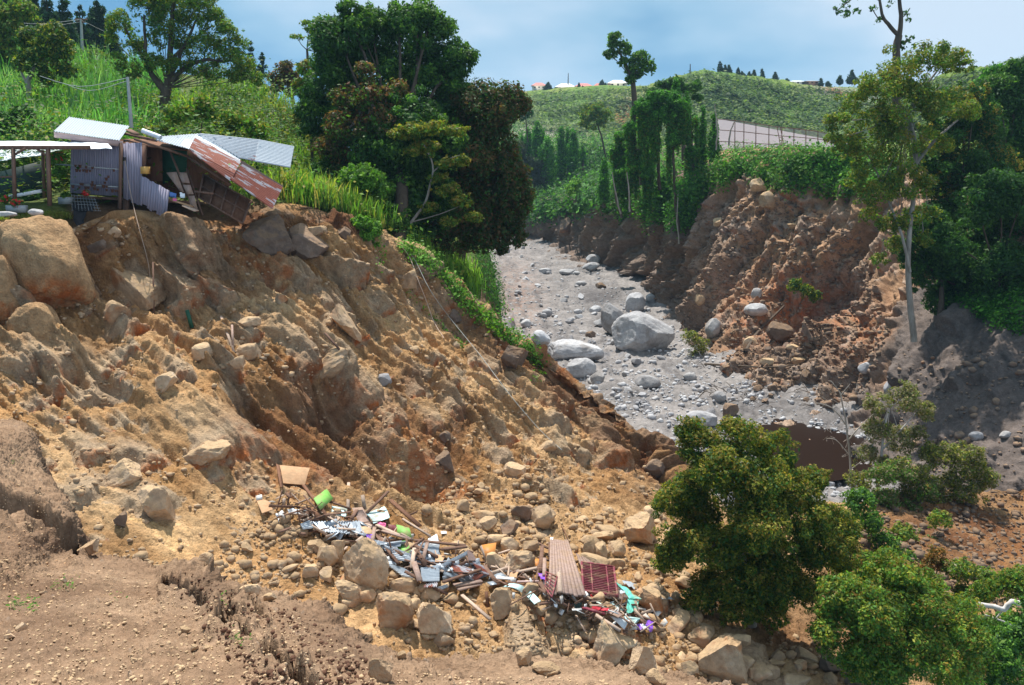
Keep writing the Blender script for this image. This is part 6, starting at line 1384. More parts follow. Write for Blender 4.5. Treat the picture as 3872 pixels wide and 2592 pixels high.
for k, (u, v, r, lb) in enumerate([(8,122,13,'dark broad leaved bush at the left edge behind the shelter'),(30,126,12,'dark broad leaved bush behind the middle of the shelter'),(46,128,9,'broad leaved bush touching the white roof corner'),(22,112,10,'dark bush rising above the shelter bushes'),(150,128,6,'small broad leaved plant behind the collapsed roof, left'),(163,130,6,'small broad leaved plant behind the collapsed roof, right'),(200,108,14,'yellow green bush behind the ridge of the shack'),(232,118,13,'bush with brown stems right behind the silver roof'),(176,112,11,'shrub between the grass tufts behind the shack'),(256,128,12,'bright bush above the white jutting roof')]):
    tree('leafy_bush', lb, [(u, v, r), (u + r * .5, v + r * .35, r * .7), (u - r * .5, v + r * .4, r * .7)], 48.5 + (k % 3), (u, v + r + 4, 48.5 + (k % 3)), (DKG if k < 4 else BRG + OLV), 0.2, 0.9, r0=0.04, cat='bush', seed=330 + k, clumps=8, autolimb=False)
for k, (u, v, w, h, lb) in enumerate([(36,212.5,15,7,'pale rounded stone on the lawn edge'),(5,214.5,24,6,'flat grey stone on the lawn at the left edge')]):
    boulder(u, v, w, h, lb, 'rock_grey', 850 + k, 0, 'stone', sub=3, D=36.6)
# poles and wires
def pole(u, vt, vb, D, r, mt, lb, arm=None, lean=0):
    root = empty('utility_pole', at(u, vb, D), lb, 'utility pole')
    tb = Tubes(); tb.tube([at(u + lean, vb, D), at(u, vt, D)], r, r * 0.75, 8, seg=4); K = [tb.build('pole', None, M[mt])]
    if arm:
        for (dv, w) in arm: K.append(beam('crossarm', (u - w, vt + dv, D), (u + w, vt + dv, D), 0.12, 0.12, 'timber'))
    adopt(root, K)
pole(127.6, 77, 128, 44, 0.09, 'concrete', 'pale metal pole standing right behind the white roof', None, 4)
pole(81, 19, 66, 82, 0.14, 'concrete', 'power pole with crossarms among the conifers', [(0.5, 6), (3, 4)], 2)
pole(57, 40, 66, 86, 0.12, 'concrete', 'shorter power pole left of the crossarm pole', None, 2)
def wire(name, pts, r, mt, lb, sag=0.0):
    tb = Tubes(); tb.tube([p if isinstance(p, Vector) else at(*p) for p in pts], r, r, 5); tag(tb.build(name, None, M[mt]), lb, 'cable')
for k, (a, b) in enumerate([((-20, 16, 78), (81, 19.5, 82)), ((-20, 20, 78), (81, 22, 82)), ((81, 20, 82), (150, 44, 120)), ((40, 76, 55), (127, 78, 44)), ((60, 82, 60), (127, 81, 44))]):
    A_, B_ = at(*a), at(*b); mid = (A_ + B_) / 2 - Vector((0, 0, 0.5))
    wire('power_line', [A_, mid, B_], 0.018, 'concrete', ['upper power line running left from the crossarm pole', 'lower power line running left from the crossarm pole', 'power line running right from the crossarm pole', 'upper wire tied to the pale metal pole', 'lower wire tied to the pale metal pole'][k])
def onslope(u, v, lift=0.12, names=('slope', 'ledge', 'hill')):
    h_ = hit(u, v, names); d = h_[0].normalized(); return h_[0] - d * lift
wire('cable', [at(124.9, 160, 39.6), at(131, 195, 39.4), onslope(139, 228, 0.5), onslope(148, 262, 0.4), onslope(151, 290, 0.2)], 0.014, 'timber_pale', 'pale cable hanging from the shack wall down the earth')
wire('cable', [onslope(402, 247, .3), onslope(410, 258, .3), onslope(418, 280, .35), onslope(426, 300, .3), onslope(434, 322, .25), onslope(444, 338, .2)], 0.02, 'timber_pale', 'double white cable hanging from the crest of the slope')
wire('cable', [onslope(405, 246, .3), onslope(416, 262, .3), onslope(430, 290, .5), onslope(450, 318, .5), onslope(480, 355, .5), onslope(510, 395, .5), onslope(540, 430, .45), onslope(562, 450, .3)], 0.014, 'concrete', 'long dark cable stretched down the whole slope')
# planks on the landslide face
for (a, b, w, mt, lb) in [((187, 310), (192, 328), 0.16, 'dkgreen', 'green painted board stuck upright in the landslide'), ((221, 316), (234, 352), 0.10, 'timber_pale', 'longer one of two planks leaning in the landslide'), ((232, 325), (233, 347), 0.09, 'deck', 'shorter one of two planks leaning in the landslide'), ((153, 262), (154, 314), 0.05, 'timber', 'thin pole standing against the earth below the shack'), ((325, 333), (341, 351), 0.09, 'timber', 'thin plank lying on the slope above the overhanging boulder'), ((300, 207.5), (322, 208.5), 0.1, 'timber', 'board lying on the crest at the roof tip')]:
    tag(beam('plank', onslope(*a, 0.35), onslope(*b, 0.1), w, 0.05, mt), lb, 'plank')
# ---- the wreckage at the foot
def Cc(x, y): return (264.5 + x * 0.08096, 449.6 + y * 0.08096)
def Dd(x, y): return (396.8 + x * 0.06773, 515.8 + y * 0.06773)
def Ee(x, y): return (515.8 + x * 0.0759, 515.8 + y * 0.0759)
def lay(c4, lift): return [onslope(c[0], c[1], l) for c, l in zip(c4, lift if isinstance(lift, (list, tuple)) else [lift] * 4)]
PN = [
 ('plywood_sheet', [Cc(185,190),Cc(560,225),Cc(500,435),Cc(230,412)], .5, 'ply', 'large pale plywood sheet at the upper left end of the wreckage'),
 ('board', [Cc(145,170),Cc(185,195),Cc(232,460),Cc(195,460)], .45, 'plydark', 'narrow brown board along the left side of the large plywood sheet'),
 ('green_sheet', [Cc(770,480),Cc(850,605),Cc(690,745),Cc(610,600)], .6, 'green', 'green square panel nearest the plywood sheet'),
 ('board', [(255,497),(266,500),(277,508),(262,513)], .35, 'ply', 'bent orange brown board at the far left of the wreckage'),
 ('board', [Cc(500,700),Cc(600,720),Cc(760,870),Cc(640,860)], .3, 'plydark', 'curved brown sheet left of the green square panel'),
 ('pale_sheet', [Cc(830,695),Cc(1025,725),Cc(1010,830),Cc(830,790)], .35, 'cyan', 'smaller pale blue panel behind the silver roofing sheet'),
 ('pale_sheet', [Cc(1260,790),Cc(1480,700),Cc(1545,840),Cc(1350,910)], .6, 'cyan', 'larger pale blue panel right of the grey brown board'),
 ('board', [Cc(1080,720),Cc(1210,710),Cc(1360,945),Cc(1200,980)], .5, 'deck', 'grey brown board between the two pale blue panels'),
 ('board', [Cc(1200,905),Cc(1330,925),Cc(1310,1010),Cc(1240,1010)], .55, 'timber_pale', 'pale torn board end at the right of the silver roofing sheet'),
 ('board', [Cc(1530,920),Cc(1630,940),Cc(1610,1010),Cc(1540,990)], .4, 'maroon', 'small maroon board left of the upper green panel'),
 ('green_sheet', [Cc(1630,925),Cc(1790,965),Cc(1835,1130),Cc(1640,1040)], .55, 'green', 'upper one of two light green panels in the middle'),
 ('green_sheet', [Cc(1610,1140),Cc(1760,1120),Cc(1830,1270),Cc(1700,1280)], .6, 'green', 'lower one of two light green panels in the middle'),
 ('board', [Cc(2110,1290),Cc(2240,1310),Cc(2180,1420),Cc(2110,1470)], .6, 'ply', 'torn beige board on the grey roofing sheets'),
 ('pale_sheet', [Cc(2020,1100),Cc(2130,1040),Cc(2165,1190),Cc(2050,1190)], .5, 'white', 'small greyish white panel behind the long dark beam'),
 ('board', [Cc(470,760),Cc(520,735),Cc(560,800),Cc(440,850)], .3, 'timber', 'short brown board beside the crumpled white paper'),
 ('board', [Cc(800,790),Cc(960,820),Cc(900,880),Cc(810,860)], .25, 'timber_pale', 'cream board just above the silver roofing sheet'),
 ('board', [Dd(1250,430),Dd(1470,395),Dd(1450,560),Dd(1310,610)], .6, 'orange', 'bent orange board behind the flat topped boulder'),
 ('board', [Dd(1680,750),Dd(1810,735),Dd(1810,800),Dd(1680,820)], .6, 'timber_pale', 'cream board right of the flat topped boulder, upper of two'),
 ('board', [Dd(1690,830),Dd(1800,830),Dd(1770,910),Dd(1660,900)], .6, 'ply', 'beige board right of the flat topped boulder, lower of two'),
 ('board', [Dd(2020,640),Dd(2120,630),Dd(2110,740),Dd(2050,740)], .4, 'orange', 'orange board behind the dark post frame'),
 ('pale_sheet', [Ee(1060,1130),Ee(1380,1150),Ee(1450,1240),Ee(1250,1270)], .35, 'cyan', 'pale turquoise panel under the edge of the plank deck'),
 ('board', [Ee(1190,1270),Ee(1270,1230),Ee(1410,1300),Ee(1350,1340)], .5, 'deck', 'brown board lying across the white and turquoise panels'),
 ('pale_sheet', [Ee(1240,1320),Ee(1500,1360),Ee(1430,1500),Ee(1330,1400)], .4, 'white', 'white panel on top of the big pale boulder'),
 ('pale_sheet', [Ee(1440,1320),Ee(1660,1350),Ee(1590,1420),Ee(1480,1410)], .45, 'cyan', 'turquoise white panel below the teal tarpaulin'),
 ('board', [Ee(1570,990),Ee(1640,940),Ee(1680,1000),Ee(1640,1030)], .6, 'ply', 'small brown board on the white roofing sheet'),
 ('board', [Ee(600,130),Ee(640,180),Ee(740,480),Ee(700,330)], .6, 'plydark', 'tall brown board standing behind the plank deck'),
 ('board', [Cc(480,975),Cc(700,1000),Cc(690,1030),Cc(520,1000)], .25, 'plydark', 'dark board under the left end of the silver roofing sheet'),
]
for k, (nm_, c4, lf, mt, lb) in enumerate(PN):
    tag(sheet(nm_, lay(c4, lf), mt, None, 0.025, 0, 0, 'u', 0.05 if k % 3 == 0 else 0.0), lb, 'panel' if 'sheet' in nm_ else 'board')
CS = [
 ([Cc(590,890),Cc(1190,880),Cc(1240,1060),Cc(700,1005)], .55, 'sheet_silver', 17, 'u', 'large silver corrugated sheet with a rust spot at the left'),
 ([Cc(440,920),Cc(580,860),Cc(610,965),Cc(480,985)], .5, 'sheet_white', 4, 'v', 'small white corrugated piece left of the large silver one'),
 ([Cc(1330,1110),Cc(1560,1160),Cc(1900,1400),Cc(1640,1360)], .6, 'sheet_silver', 9, 'v', 'long grey corrugated sheet sloping down the middle'),
 ([Cc(1560,1200),Cc(1800,1290),Cc(1980,1420),Cc(1800,1400)], .7, 'sheet_silver', 8, 'v', 'grey corrugated sheet beside the lower green panel'),
 ([Cc(1280,1180),Cc(1400,1230),Cc(1640,1420),Cc(1480,1400)], .4, 'sheet_silver', 6, 'v', 'dark grey corrugated sheet along the big pale boulder'),
 ([Cc(1470,1390),Cc(1730,1470),Cc(1930,1600),Cc(1700,1560)], .55, 'sheet_white', 8, 'v', 'white corrugated sheet above the flat boulder'),
 ([Cc(1900,1140),Cc(2160,1190),Cc(2150,1300),Cc(1890,1220)], .5, 'sheet_white', 7, 'v', 'white corrugated sheet behind the crossed beams'),
 ([Dd(290,500),Dd(600,560),Dd(580,720),Dd(300,660)], .55, 'sheet_silver', 8, 'v', 'silver corrugated sheet under the crossed beams'),
 ([Dd(350,770),Dd(630,730),Dd(630,960),Dd(370,960)], .75, 'sheet_white', 10, 'v', 'pale corrugated sheet at the lower middle of the wreckage'),
 ([Dd(500,940),Dd(620,930),Dd(590,1040),Dd(390,1050)], .6, 'sheet_rust', 6, 'u', 'small rusty corrugated scrap below the pale sheet'),
 ([Dd(830,690),Dd(1110,790),Dd(980,900),Dd(790,770)], .7, 'sheet_rust', 8, 'v', 'rusty corrugated sheet in the right half of the wreckage'),
 ([Dd(1090,660),Dd(1270,740),Dd(1370,880),Dd(1230,830)], .8, 'sheet_rust', 7, 'v', 'rusty bent sheet left of the flat topped boulder'),
 ([Dd(690,700),Dd(1040,520),Dd(1050,570),Dd(700,745)], .95, 'sheet_silver', 3, 'v', 'raised grey bent strip above the rusty sheet'),
 ([Dd(1040,500),Dd(1120,560),Dd(1190,660),Dd(1060,660)], .95, 'sheet_dark', 5, 'u', 'dark folded sheet hanging from the raised strip'),
 ([Dd(680,760),Dd(950,860),Dd(830,910),Dd(690,860)], .7, 'sheet_white', 7, 'v', 'whitish corrugated sheet left below the rusty sheet'),
 ([Dd(1070,870),Dd(1290,860),Dd(1170,945),Dd(1060,920)], .7, 'sheet_rust', 5, 'u', 'rust and white sheet scrap at the edge of the dark hollow'),
 ([Dd(580,1060),Dd(770,1000),Dd(765,1050),Dd(640,1110)], .4, 'sheet_silver', 3, 'v', 'silver sheet strip beside the small boulder on top'),
 ([Ee(1310,840),Ee(1500,870),Ee(2095,1095),Ee(1850,1090)], .5, 'sheet_white', 8, 'v', 'long white corrugated sheet at the right end of the wreckage'),
]
for (c4, lf, mt, wv_, ac, lb) in CS:
    tag(sheet('corrugated_sheet', lay(c4, lf), mt, None, 0.012, wv_, 0.022, ac), lb, 'roofing sheet')
PL = [
 (Cc(242,600),Cc(240,705),.5,.1,.09,'timber_pale','short upright stick below the large plywood sheet'),(Cc(480,440),Cc(810,870),.7,.5,.10,'plydark','long thin brown plank leaning beside the green square panel'),(Cc(1040,410),Cc(1030,740),.9,.3,.11,'timber_pale','tall upright pale plank left of the middle'),
 (Cc(1210,560),Cc(1240,740),.7,.3,.12,'timber_pale','splintered upright pale plank right of the tall one'),(Cc(1530,515),Cc(1260,785),1.0,.6,.09,'timber','slanting pole above the larger pale blue panel'),(Cc(1550,620),Cc(1920,945),.5,.5,.16,'plydark','thick brown beam lying down the sandy slope'),
 (Cc(1705,855),Cc(2050,1070),.6,.5,.07,'timber_pale','thin pale batten below the thick brown beam'),(Cc(1770,815),Cc(1885,765),.6,.6,.06,'timber','short stick across the thick brown beam'),(Cc(705,605),Cc(1070,735),.7,.5,.07,'timber','thin stick crossing the green square panel'),
 (Cc(1380,930),Cc(1780,1110),.65,.65,.12,'timber_pale','pale plank pointing at the upper green panel'),(Cc(1040,1060),Cc(1290,1110),.5,.5,.12,'timber','brown plank above the big pale boulder'),(Cc(1350,1040),Cc(1700,1300),.75,.75,.10,'timber','dark plank lying down the grey sheets'),
 (Cc(1370,1050),Cc(1650,1400),.85,.85,.09,'timber','second dark plank crossing the grey sheets'),(Cc(1450,1000),Cc(1800,1110),.7,.7,.10,'deck','grey plank under the upper green panel'),(Cc(1130,820),Cc(1000,840),.6,.6,.06,'timber','short stick beside the grey brown board'),
 (Cc(1140,745),Cc(1070,860),.6,.6,.12,'timber','short thick plank on the silver roofing sheet'),(Cc(1360,960),Cc(1330,1130),.8,.7,.12,'deck','short upright board end above the big pale boulder'),
 (Dd(260,360),Dd(1020,440),.9,.9,.13,'timber','long dark beam across the top of the wreckage'),(Dd(650,495),Dd(1030,455),1.0,1.0,.15,'timber','brown beam joining the raised grey strip'),(Dd(120,820),Dd(750,1160),.9,.6,.10,'timber','long brown pole across the pale sheet down to the small boulder'),
 (Dd(270,440),Dd(600,610),.9,.9,.12,'timber','dark beam crossing the silver corrugated sheet'),(Dd(680,980),Dd(1240,790),.9,.9,.11,'timber','brown beam under the rusty corrugated sheet'),(Dd(250,680),Dd(340,960),.95,.9,.17,'deck','upright grey board at the left of the pale sheet'),
 (Dd(260,480),Dd(220,760),.95,.9,.12,'timber_pale','upright pale board left of the silver sheet'),(Dd(450,400),Dd(390,640),1.05,.9,.11,'deck','short upright plank crossing the dark beams'),(Dd(280,500),Dd(420,720),1.05,.9,.14,'timber','brown plank leaning to the right on the silver sheet'),
 (Dd(960,1170),Dd(1380,1530),.3,.25,.10,'timber_pale','long pale plank in the hollow below the wreckage'),(Dd(1290,740),Dd(1500,1020),.9,.5,.13,'timber','plank leaning on the flat topped boulder'),(Dd(1500,560),Dd(1670,505),.6,.6,.07,'timber_pale','pale stick on top of the flat topped boulder'),
 (Dd(850,1030),Dd(1250,960),.5,.6,.2,'deck','wide dark board at the edge of the hollow, upper of two'),(Dd(900,1090),Dd(1250,1000),.4,.5,.16,'deck','wide dark board at the edge of the hollow, lower of two'),(Dd(2110,980),Dd(2310,1300),.9,.5,.13,'timber','brown plank leaning at the left end of the plank deck'),
 (Dd(2110,1300),Dd(2340,1250),.5,.5,.14,'timber','brown board under the left corner of the plank deck'),(Dd(1470,915),Dd(1730,930),.7,.7,.12,'white','pale strip beside the flat topped boulder'),(Dd(1780,975),Dd(2100,970),.7,.7,.06,'pinkwood','thin pink stick pointing at the plank deck'),
 (Dd(1320,1120),Dd(1350,1350),.6,.3,.10,'plydark','rusty upright stake left of the boulder in the hollow'),(Dd(1800,900),Dd(2100,960),.5,.5,.08,'timber','thin dark plank behind the pale bent strip'),
 (Ee(350,400),Ee(320,730),.9,.7,.13,'timber','thick dark post left of the plank deck'),(Ee(447,350),Ee(445,540),.9,.8,.09,'timber','thin dark post at the top corner of the plank deck'),(Ee(240,330),Ee(430,430),.7,.8,.08,'timber','rail sloping down to the top of the plank deck'),
 (Ee(290,545),Ee(440,590),.8,.8,.06,'timber','short rail between the thick post and the deck, upper of two'),(Ee(285,690),Ee(430,705),.8,.8,.06,'timber','short rail between the thick post and the deck, lower of two'),(Ee(380,560),Ee(375,780),.85,.8,.12,'deck','short grey board beside the thick dark post'),
 (Ee(300,650),Ee(270,900),.8,.6,.06,'timber','thin stick left of the purple basin'),(Ee(880,1210),Ee(1180,1290),.5,.5,.10,'maroon','maroon plank below the edge of the plank deck'),(Ee(1560,1280),Ee(1800,1390),.6,.5,.08,'timber','thin plank right of the turquoise white panel'),
 (Ee(1420,1500),Ee(1590,1420),.4,.4,.08,'timber','small plank beside the purple plastic bags'),(Ee(1425,1535),Ee(1590,1455),.35,.35,.08,'timber','second small plank beside the purple plastic bags'),(Ee(545,440),Ee(585,1000),1.2,1.08,.12,'timber_pale','yellowish plank lying along the plank deck'),
 (Ee(780,950),Ee(980,1100),.62,.55,.08,'timber_pale','pale batten at the lower corner of the plank deck'),(Ee(600,1140),Ee(860,1200),.3,.3,.12,'timber','dark board in the shade under the plank deck'),(Ee(540,810),Ee(640,840),.75,.75,.05,'maroon','maroon rod end with a white rag on the deck'),
]
for (a, b, l1, l2, w, mt, lb) in PL:
    tag(beam('plank', onslope(a[0], a[1], l1), onslope(b[0], b[1], l2), w, 0.05, mt), lb, 'plank')
# uncountable splinters and scraps between the larger pieces
def scraps(name, label, mt, n, ln, wd, seed, path=((282,500),(320,522),(362,535),(400,550),(430,562),(470,570),(505,572),(540,585),(580,600),(620,612),(650,622)), sp=11):
    rg = np.random.default_rng(seed); VV, FF = [], []; k = 0
    for _ in range(n):
        f = rg.uniform(0, len(path) - 1.001); i = int(f); f -= i
        u = path[i][0] + (path[i + 1][0] - path[i][0]) * f + rg.normal() * sp; v = path[i][1] + (path[i + 1][1] - path[i][1]) * f + rg.normal() * sp * 0.6
        p = np.array(onslope(u, v, rg.uniform(0.12, 0.75)))
        d = rg.normal(size=3) * np.array([1, 1, 0.35]); d /= np.linalg.norm(d); s = np.cross(d, rg.normal(size=3)); s /= np.linalg.norm(s); t_ = np.cross(d, s)
        L_ = rg.uniform(*ln) / 2; W_ = rg.uniform(*wd) / 2; T_ = 0.012
        V = [p + d * L_ * a + s * W_ * b + t_ * T_ * c for a, b, c in ((-1,-1,-1),(1,-1,-1),(1,1,-1),(-1,1,-1),(-1,-1,1),(1,-1,1),(1,1,1),(-1,1,1))]
        VV += V; FF += [[k+0,k+3,k+2,k+1],[k+4,k+5,k+6,k+7],[k+0,k+1,k+5,k+4],[k+1,k+2,k+6,k+5],[k+2,k+3,k+7,k+6],[k+3,k+0,k+4,k+7]]; k += 8
    tag(link(name, mesh_np(name, np.array(VV), np.array(FF), False), None, M[mt]), label, 'scraps', kind='stuff')
scraps('wood_splinters', 'dark splintered wood scattered through the wreckage', 'timber', 120, (0.25, 1.5), (0.03, 0.10), 1)
scraps('wood_splinters', 'pale splintered wood scattered through the wreckage', 'timber_pale', 110, (0.2, 1.0), (0.03, 0.10), 2)
scraps('metal_scraps', 'small torn scraps of grey roofing in the wreckage', 'sheet_silver', 60, (0.2, 0.8), (0.1, 0.4), 3, ((340,530),(400,550),(430,565),(470,570),(500,575)), 9)
scraps('plastic_scraps', 'small white and pale scraps of paper and plastic in the wreckage', 'whitemud', 60, (0.08, 0.35), (0.06, 0.25), 4)
# deck
def lay2(c4, lift): return [onslope(c[0], c[1], l) for c, l in zip(c4, lift)]
dk_ = lay2([Ee(452,330),Ee(690,340),Ee(930,1075),Ee(425,1015)], [1.15,1.15,1.0,1.0])
tag(boards('plank_deck', dk_, 9, 'deck', None, 0.05, 0.05, 0.12, 8), 'large deck of weathered grey planks lying tilted among the boulders', 'deck')
dk2 = lay2([Ee(790,500),Ee(1010,620),Ee(1500,1100),Ee(1000,1060)], [0.8,0.8,0.85,0.9])
tag(boards('plank_deck', dk2, 6, 'deck', None, 0.05, 0.05, 0.1, 9), 'smaller plank deck under the maroon window grille', 'deck')
def grille(c4, n, mid, lb, r=0.025):
    TL, TR, BR, BL = [Vector(p) for p in c4]
    root = empty('window_grille', BL, lb, 'window grille'); K = []
    for a, b in ((TL, TR), (TR, BR), (BR, BL), (BL, TL)): K.append(beam('frame_bar', a, b, r * 2.6, r * 2.6, 'maroon'))
    tb = Tubes()
    for k in range(1, n): f = k / n; tb.tube([TL.lerp(BL, f), TR.lerp(BR, f)], r, r, 5, seg=2)
    K.append(tb.build('slats', None, M['maroon']))
    for f in mid: K.append(beam('cross_bar', TL.lerp(TR, f), BL.lerp(BR, f), r * 1.6, r * 1.6, 'maroon'))
    adopt(root, K)
grille(lay2([Ee(865,610),Ee(1290,675),Ee(1340,1055),Ee(890,990)], [1.15,1.15,1.15,1.15]), 17, (0.28, 0.76), 'large maroon slatted window grille lying on the smaller deck')
grille(lay2([Ee(395,740),Ee(545,800),Ee(475,1070),Ee(385,950)], [1.3,1.3,1.3,1.3]), 6, (0.5,), 'small maroon wire frame lying at the left of the large deck', 0.014)
for k, (c4, lf, mt, rag, nm_, lb) in enumerate([
 ([Ee(1320,880),Ee(1450,940),Ee(1660,1110),Ee(1500,1090)], .7, 'teal', .10, 'tarpaulin', 'teal plastic tarpaulin crumpled at the right end of the decks'),
 ([Ee(1480,1060),Ee(1620,1130),Ee(1590,1250),Ee(1450,1290)], .65, 'teal', .10, 'tarpaulin', 'teal tarpaulin piece hanging below the larger teal one'),
 ([Ee(290,750),Ee(400,770),Ee(390,850),Ee(320,820)], .9, 'purple', .12, 'basin_cloth', 'purple plastic basin piece beside the thick dark post'),
 ([Ee(485,600),Ee(535,600),Ee(530,655),Ee(490,650)], .8, 'pink', .2, 'cloth', 'small pink cloth on the plank deck'),
 ([Ee(920,995),Ee(1035,1010),Ee(1030,1065),Ee(930,1050)], .9, 'black', .15, 'bag', 'black bag at the lower edge of the window grille'),
 ([Ee(985,1035),Ee(1040,1035),Ee(1035,1070),Ee(980,1068)], .95, 'red', .15, 'cloth', 'small red cloth beside the black bag'),
 ([Ee(1000,1190),Ee(1230,1215),Ee(1225,1260),Ee(1010,1225)], .6, 'red', .10, 'cloth', 'long dark red cloth on the turquoise panel'),
 ([Ee(1580,1425),Ee(1680,1430),Ee(1660,1500),Ee(1590,1500)], .5, 'purple', .18, 'plastic_bag', 'left purple plastic bag at the right end of the wreckage'),
 ([Ee(1710,1400),Ee(1810,1375),Ee(1800,1530),Ee(1740,1500)], .5, 'purple', .2, 'plastic_bag', 'right purple plastic bag at the right end of the wreckage'),
 ([Ee(1640,1425),Ee(1760,1440),Ee(1750,1490),Ee(1650,1480)], .45, 'white', .2, 'plastic_bag', 'whitish plastic bag between the purple ones'),
 ([Ee(760,1150),Ee(870,1130),Ee(860,1220),Ee(790,1210)], .5, 'netshade', .25, 'cloth', 'dark green cloth heap under the plank deck'),
 ([Ee(515,330),Ee(570,340),Ee(565,440),Ee(515,425)], 1.0, 'white', .08, 'cloth', 'white cloth at the top of the plank deck'),
 ([Ee(450,290),Ee(495,280),Ee(485,350),Ee(450,345)], 1.0, 'white', .12, 'cloth', 'small white rag at the very top of the dark post'),
 ([Ee(640,825),Ee(710,820),Ee(705,855),Ee(645,850)], .8, 'white', .12, 'cloth', 'white rag at the end of the maroon rod'),
 ([Ee(500,1155),Ee(550,1170),Ee(545,1200),Ee(515,1195)], .7, 'white', .15, 'cloth', 'tiny white rag under the left corner of the deck'),
 ([Cc(285,710),Cc(440,750),Cc(460,800),Cc(300,770)], .35, 'white', .15, 'paper', 'crumpled white paper left of the curved brown sheet'),
 ([Cc(140,780),Cc(210,790),Cc(190,880),Cc(160,840)], .3, 'white', .15, 'paper', 'small white scrap farthest left in the wreckage'),
 ([Cc(1400,890),Cc(1500,910),Cc(1490,950),Cc(1390,930)], .5, 'pink', .15, 'cloth', 'magenta cloth under the larger pale blue panel'),
 ([Cc(1270,1040),Cc(1350,1050),Cc(1330,1130),Cc(1265,1120)], .8, 'purple', .25, 'cloth', 'blue violet cloth knot above the big pale boulder'),
 ([Dd(650,230),Dd(730,225),Dd(735,260),Dd(660,262)], .2, 'white', .05, 'paper', 'white paper lying on the sand behind the wreckage'),
 ([Ee(1370,975),Ee(1440,985),Ee(1430,1040),Ee(1375,1030)], .75, 'white', .2, 'cloth', 'white cloth beside the teal tarpaulin')]):
    tag(cloth(nm_, lay(c4, lf), mt, None, rag, 70 + k, 0.02), lb, 'cloth' if nm_ in ('cloth', 'basin_cloth') else nm_.replace('_', ' '))
# pale bent strip
p_ = [onslope(*Dd(1620,1020), .6), onslope(*Dd(1780,1040), .8), onslope(*Dd(1950,1150), .7), onslope(*Dd(2080,1280), .5)]
st_ = catmull(np.array([tuple(q_) for q_ in p_]), 14); V = []; 
for q_ in st_: V += [q_ + np.array([0.09, 0, 0.05]), q_ - np.array([0.09, 0, 0.05])]
V = np.array(V); Fq = [[2 * k, 2 * k + 1, 2 * k + 3, 2 * k + 2] for k in range(13)]
V2 = V - np.array([0, 0, 0.02]); Fq2 = [[a + len(V) for a in f[::-1]] for f in Fq]
tag(link('bent_strip', mesh_np('bent_strip', np.concatenate([V, V2]), np.array(Fq + Fq2)), None, M['cyan']), 'long bent pale turquoise strip left of the plank deck', 'strip')
# ---- netted field, far houses, far trees
nf = empty('net_fence', at(790, 150, 106), 'tall net fence with thin posts around the field above the far cliff', 'net fence')
def mat_net():
    m, t, b = new_mat('netting'); q = NB(t)
    b.inputs['Base Color'].default_value = (0.5, 0.5, 0.52, 1); b.inputs['Roughness'].default_value = 0.9
    tr = q.n('ShaderNodeBsdfTransparent'); mx = q.n('ShaderNodeMixShader'); mx.inputs[0].default_value = 0.42
    t.links.new(tr.outputs[0], mx.inputs[1]); t.links.new(b.outputs[0], mx.inputs[2])
    t.links.new(mx.outputs[0], [x for x in t.nodes if x.type == 'OUTPUT_MATERIAL'][0].inputs[0]); return m
M['net'] = mat_net()
tops = [(714,118,110),(735,120,109),(744,121,108.5),(756,123,108),(769,125,107.5),(782,127,107),(794,128,106.5),(806,129.5,106),(818,131,105.5),(832,135,105),(846,139,104),(860,143,103)]
K = []
P = [at(*t_) for t_ in tops]; Pb = [at(t_[0], 150 + (t_[0] - 714) * 0.03, t_[2]) for t_ in tops]
for a, b in zip(P, Pb): tb = Tubes(); tb.tube([b - Vector((0, 0, 0.5)), a], 0.06, 0.05, 5, seg=2); K.append(tb.build('post', None, M['timber']))
tb = Tubes()
for f in (0.02, 0.36, 0.72): tb.tube([a.lerp(b, f) for a, b in zip(P, Pb)], 0.04, 0.04, 4)
K.append(tb.build('rail', None, M['timber']))
V = np.array([tuple(p) for p in P] + [tuple(p) for p in Pb]); n_ = len(P)
K.append(link('net', mesh_np('net', V, np.array([[k, k + 1, n_ + k + 1, n_ + k] for k in range(n_ - 1)]), False), None, M['net']))
adopt(nf, K)
M['field'] = mat_simple('tilled_field', (0.33, 0.29, 0.30), (0.24, 0.21, 0.22), 1.2, 1.0, 0.05, 0, (0.2, 1.5, 1), 0.5, False)
V = []; us_ = np.linspace(714, 862, 20)
for f in (0, 0.5, 1):
    for u in us_:
        D_ = 112 + 45 * f; V.append(tuple(at(u, np.interp(u, [714, 860], [149, 156]) - (31 - (u - 714) * 0.14) * f, D_)))
V = np.array(V); Fq = np.array([[r * 20 + c, r * 20 + c + 1, (r + 1) * 20 + c + 1, (r + 1) * 20 + c] for r in range(2) for c in range(19)])
o = link('field', mesh_np('field', V, Fq), None, M['field']); tag(o, kind='structure')
tb = Tubes(); a, b = at(777, 127, 105), at(781, 148, 105); c_, d_ = at(780, 126, 105), at(784.5, 148, 105)
tb.tube([a, b], .04, .04, 4, seg=2); tb.tube([c_, d_], .04, .04, 4, seg=2)
for f in (0.5, 0.65, 0.8, 0.95): tb.tube([a.lerp(b, f), c_.lerp(d_, f)], .035, .035, 4, seg=2)
tag(tb.build('ladder', None, M['timber']), 'thin ladder leaning against the net fence', 'ladder')
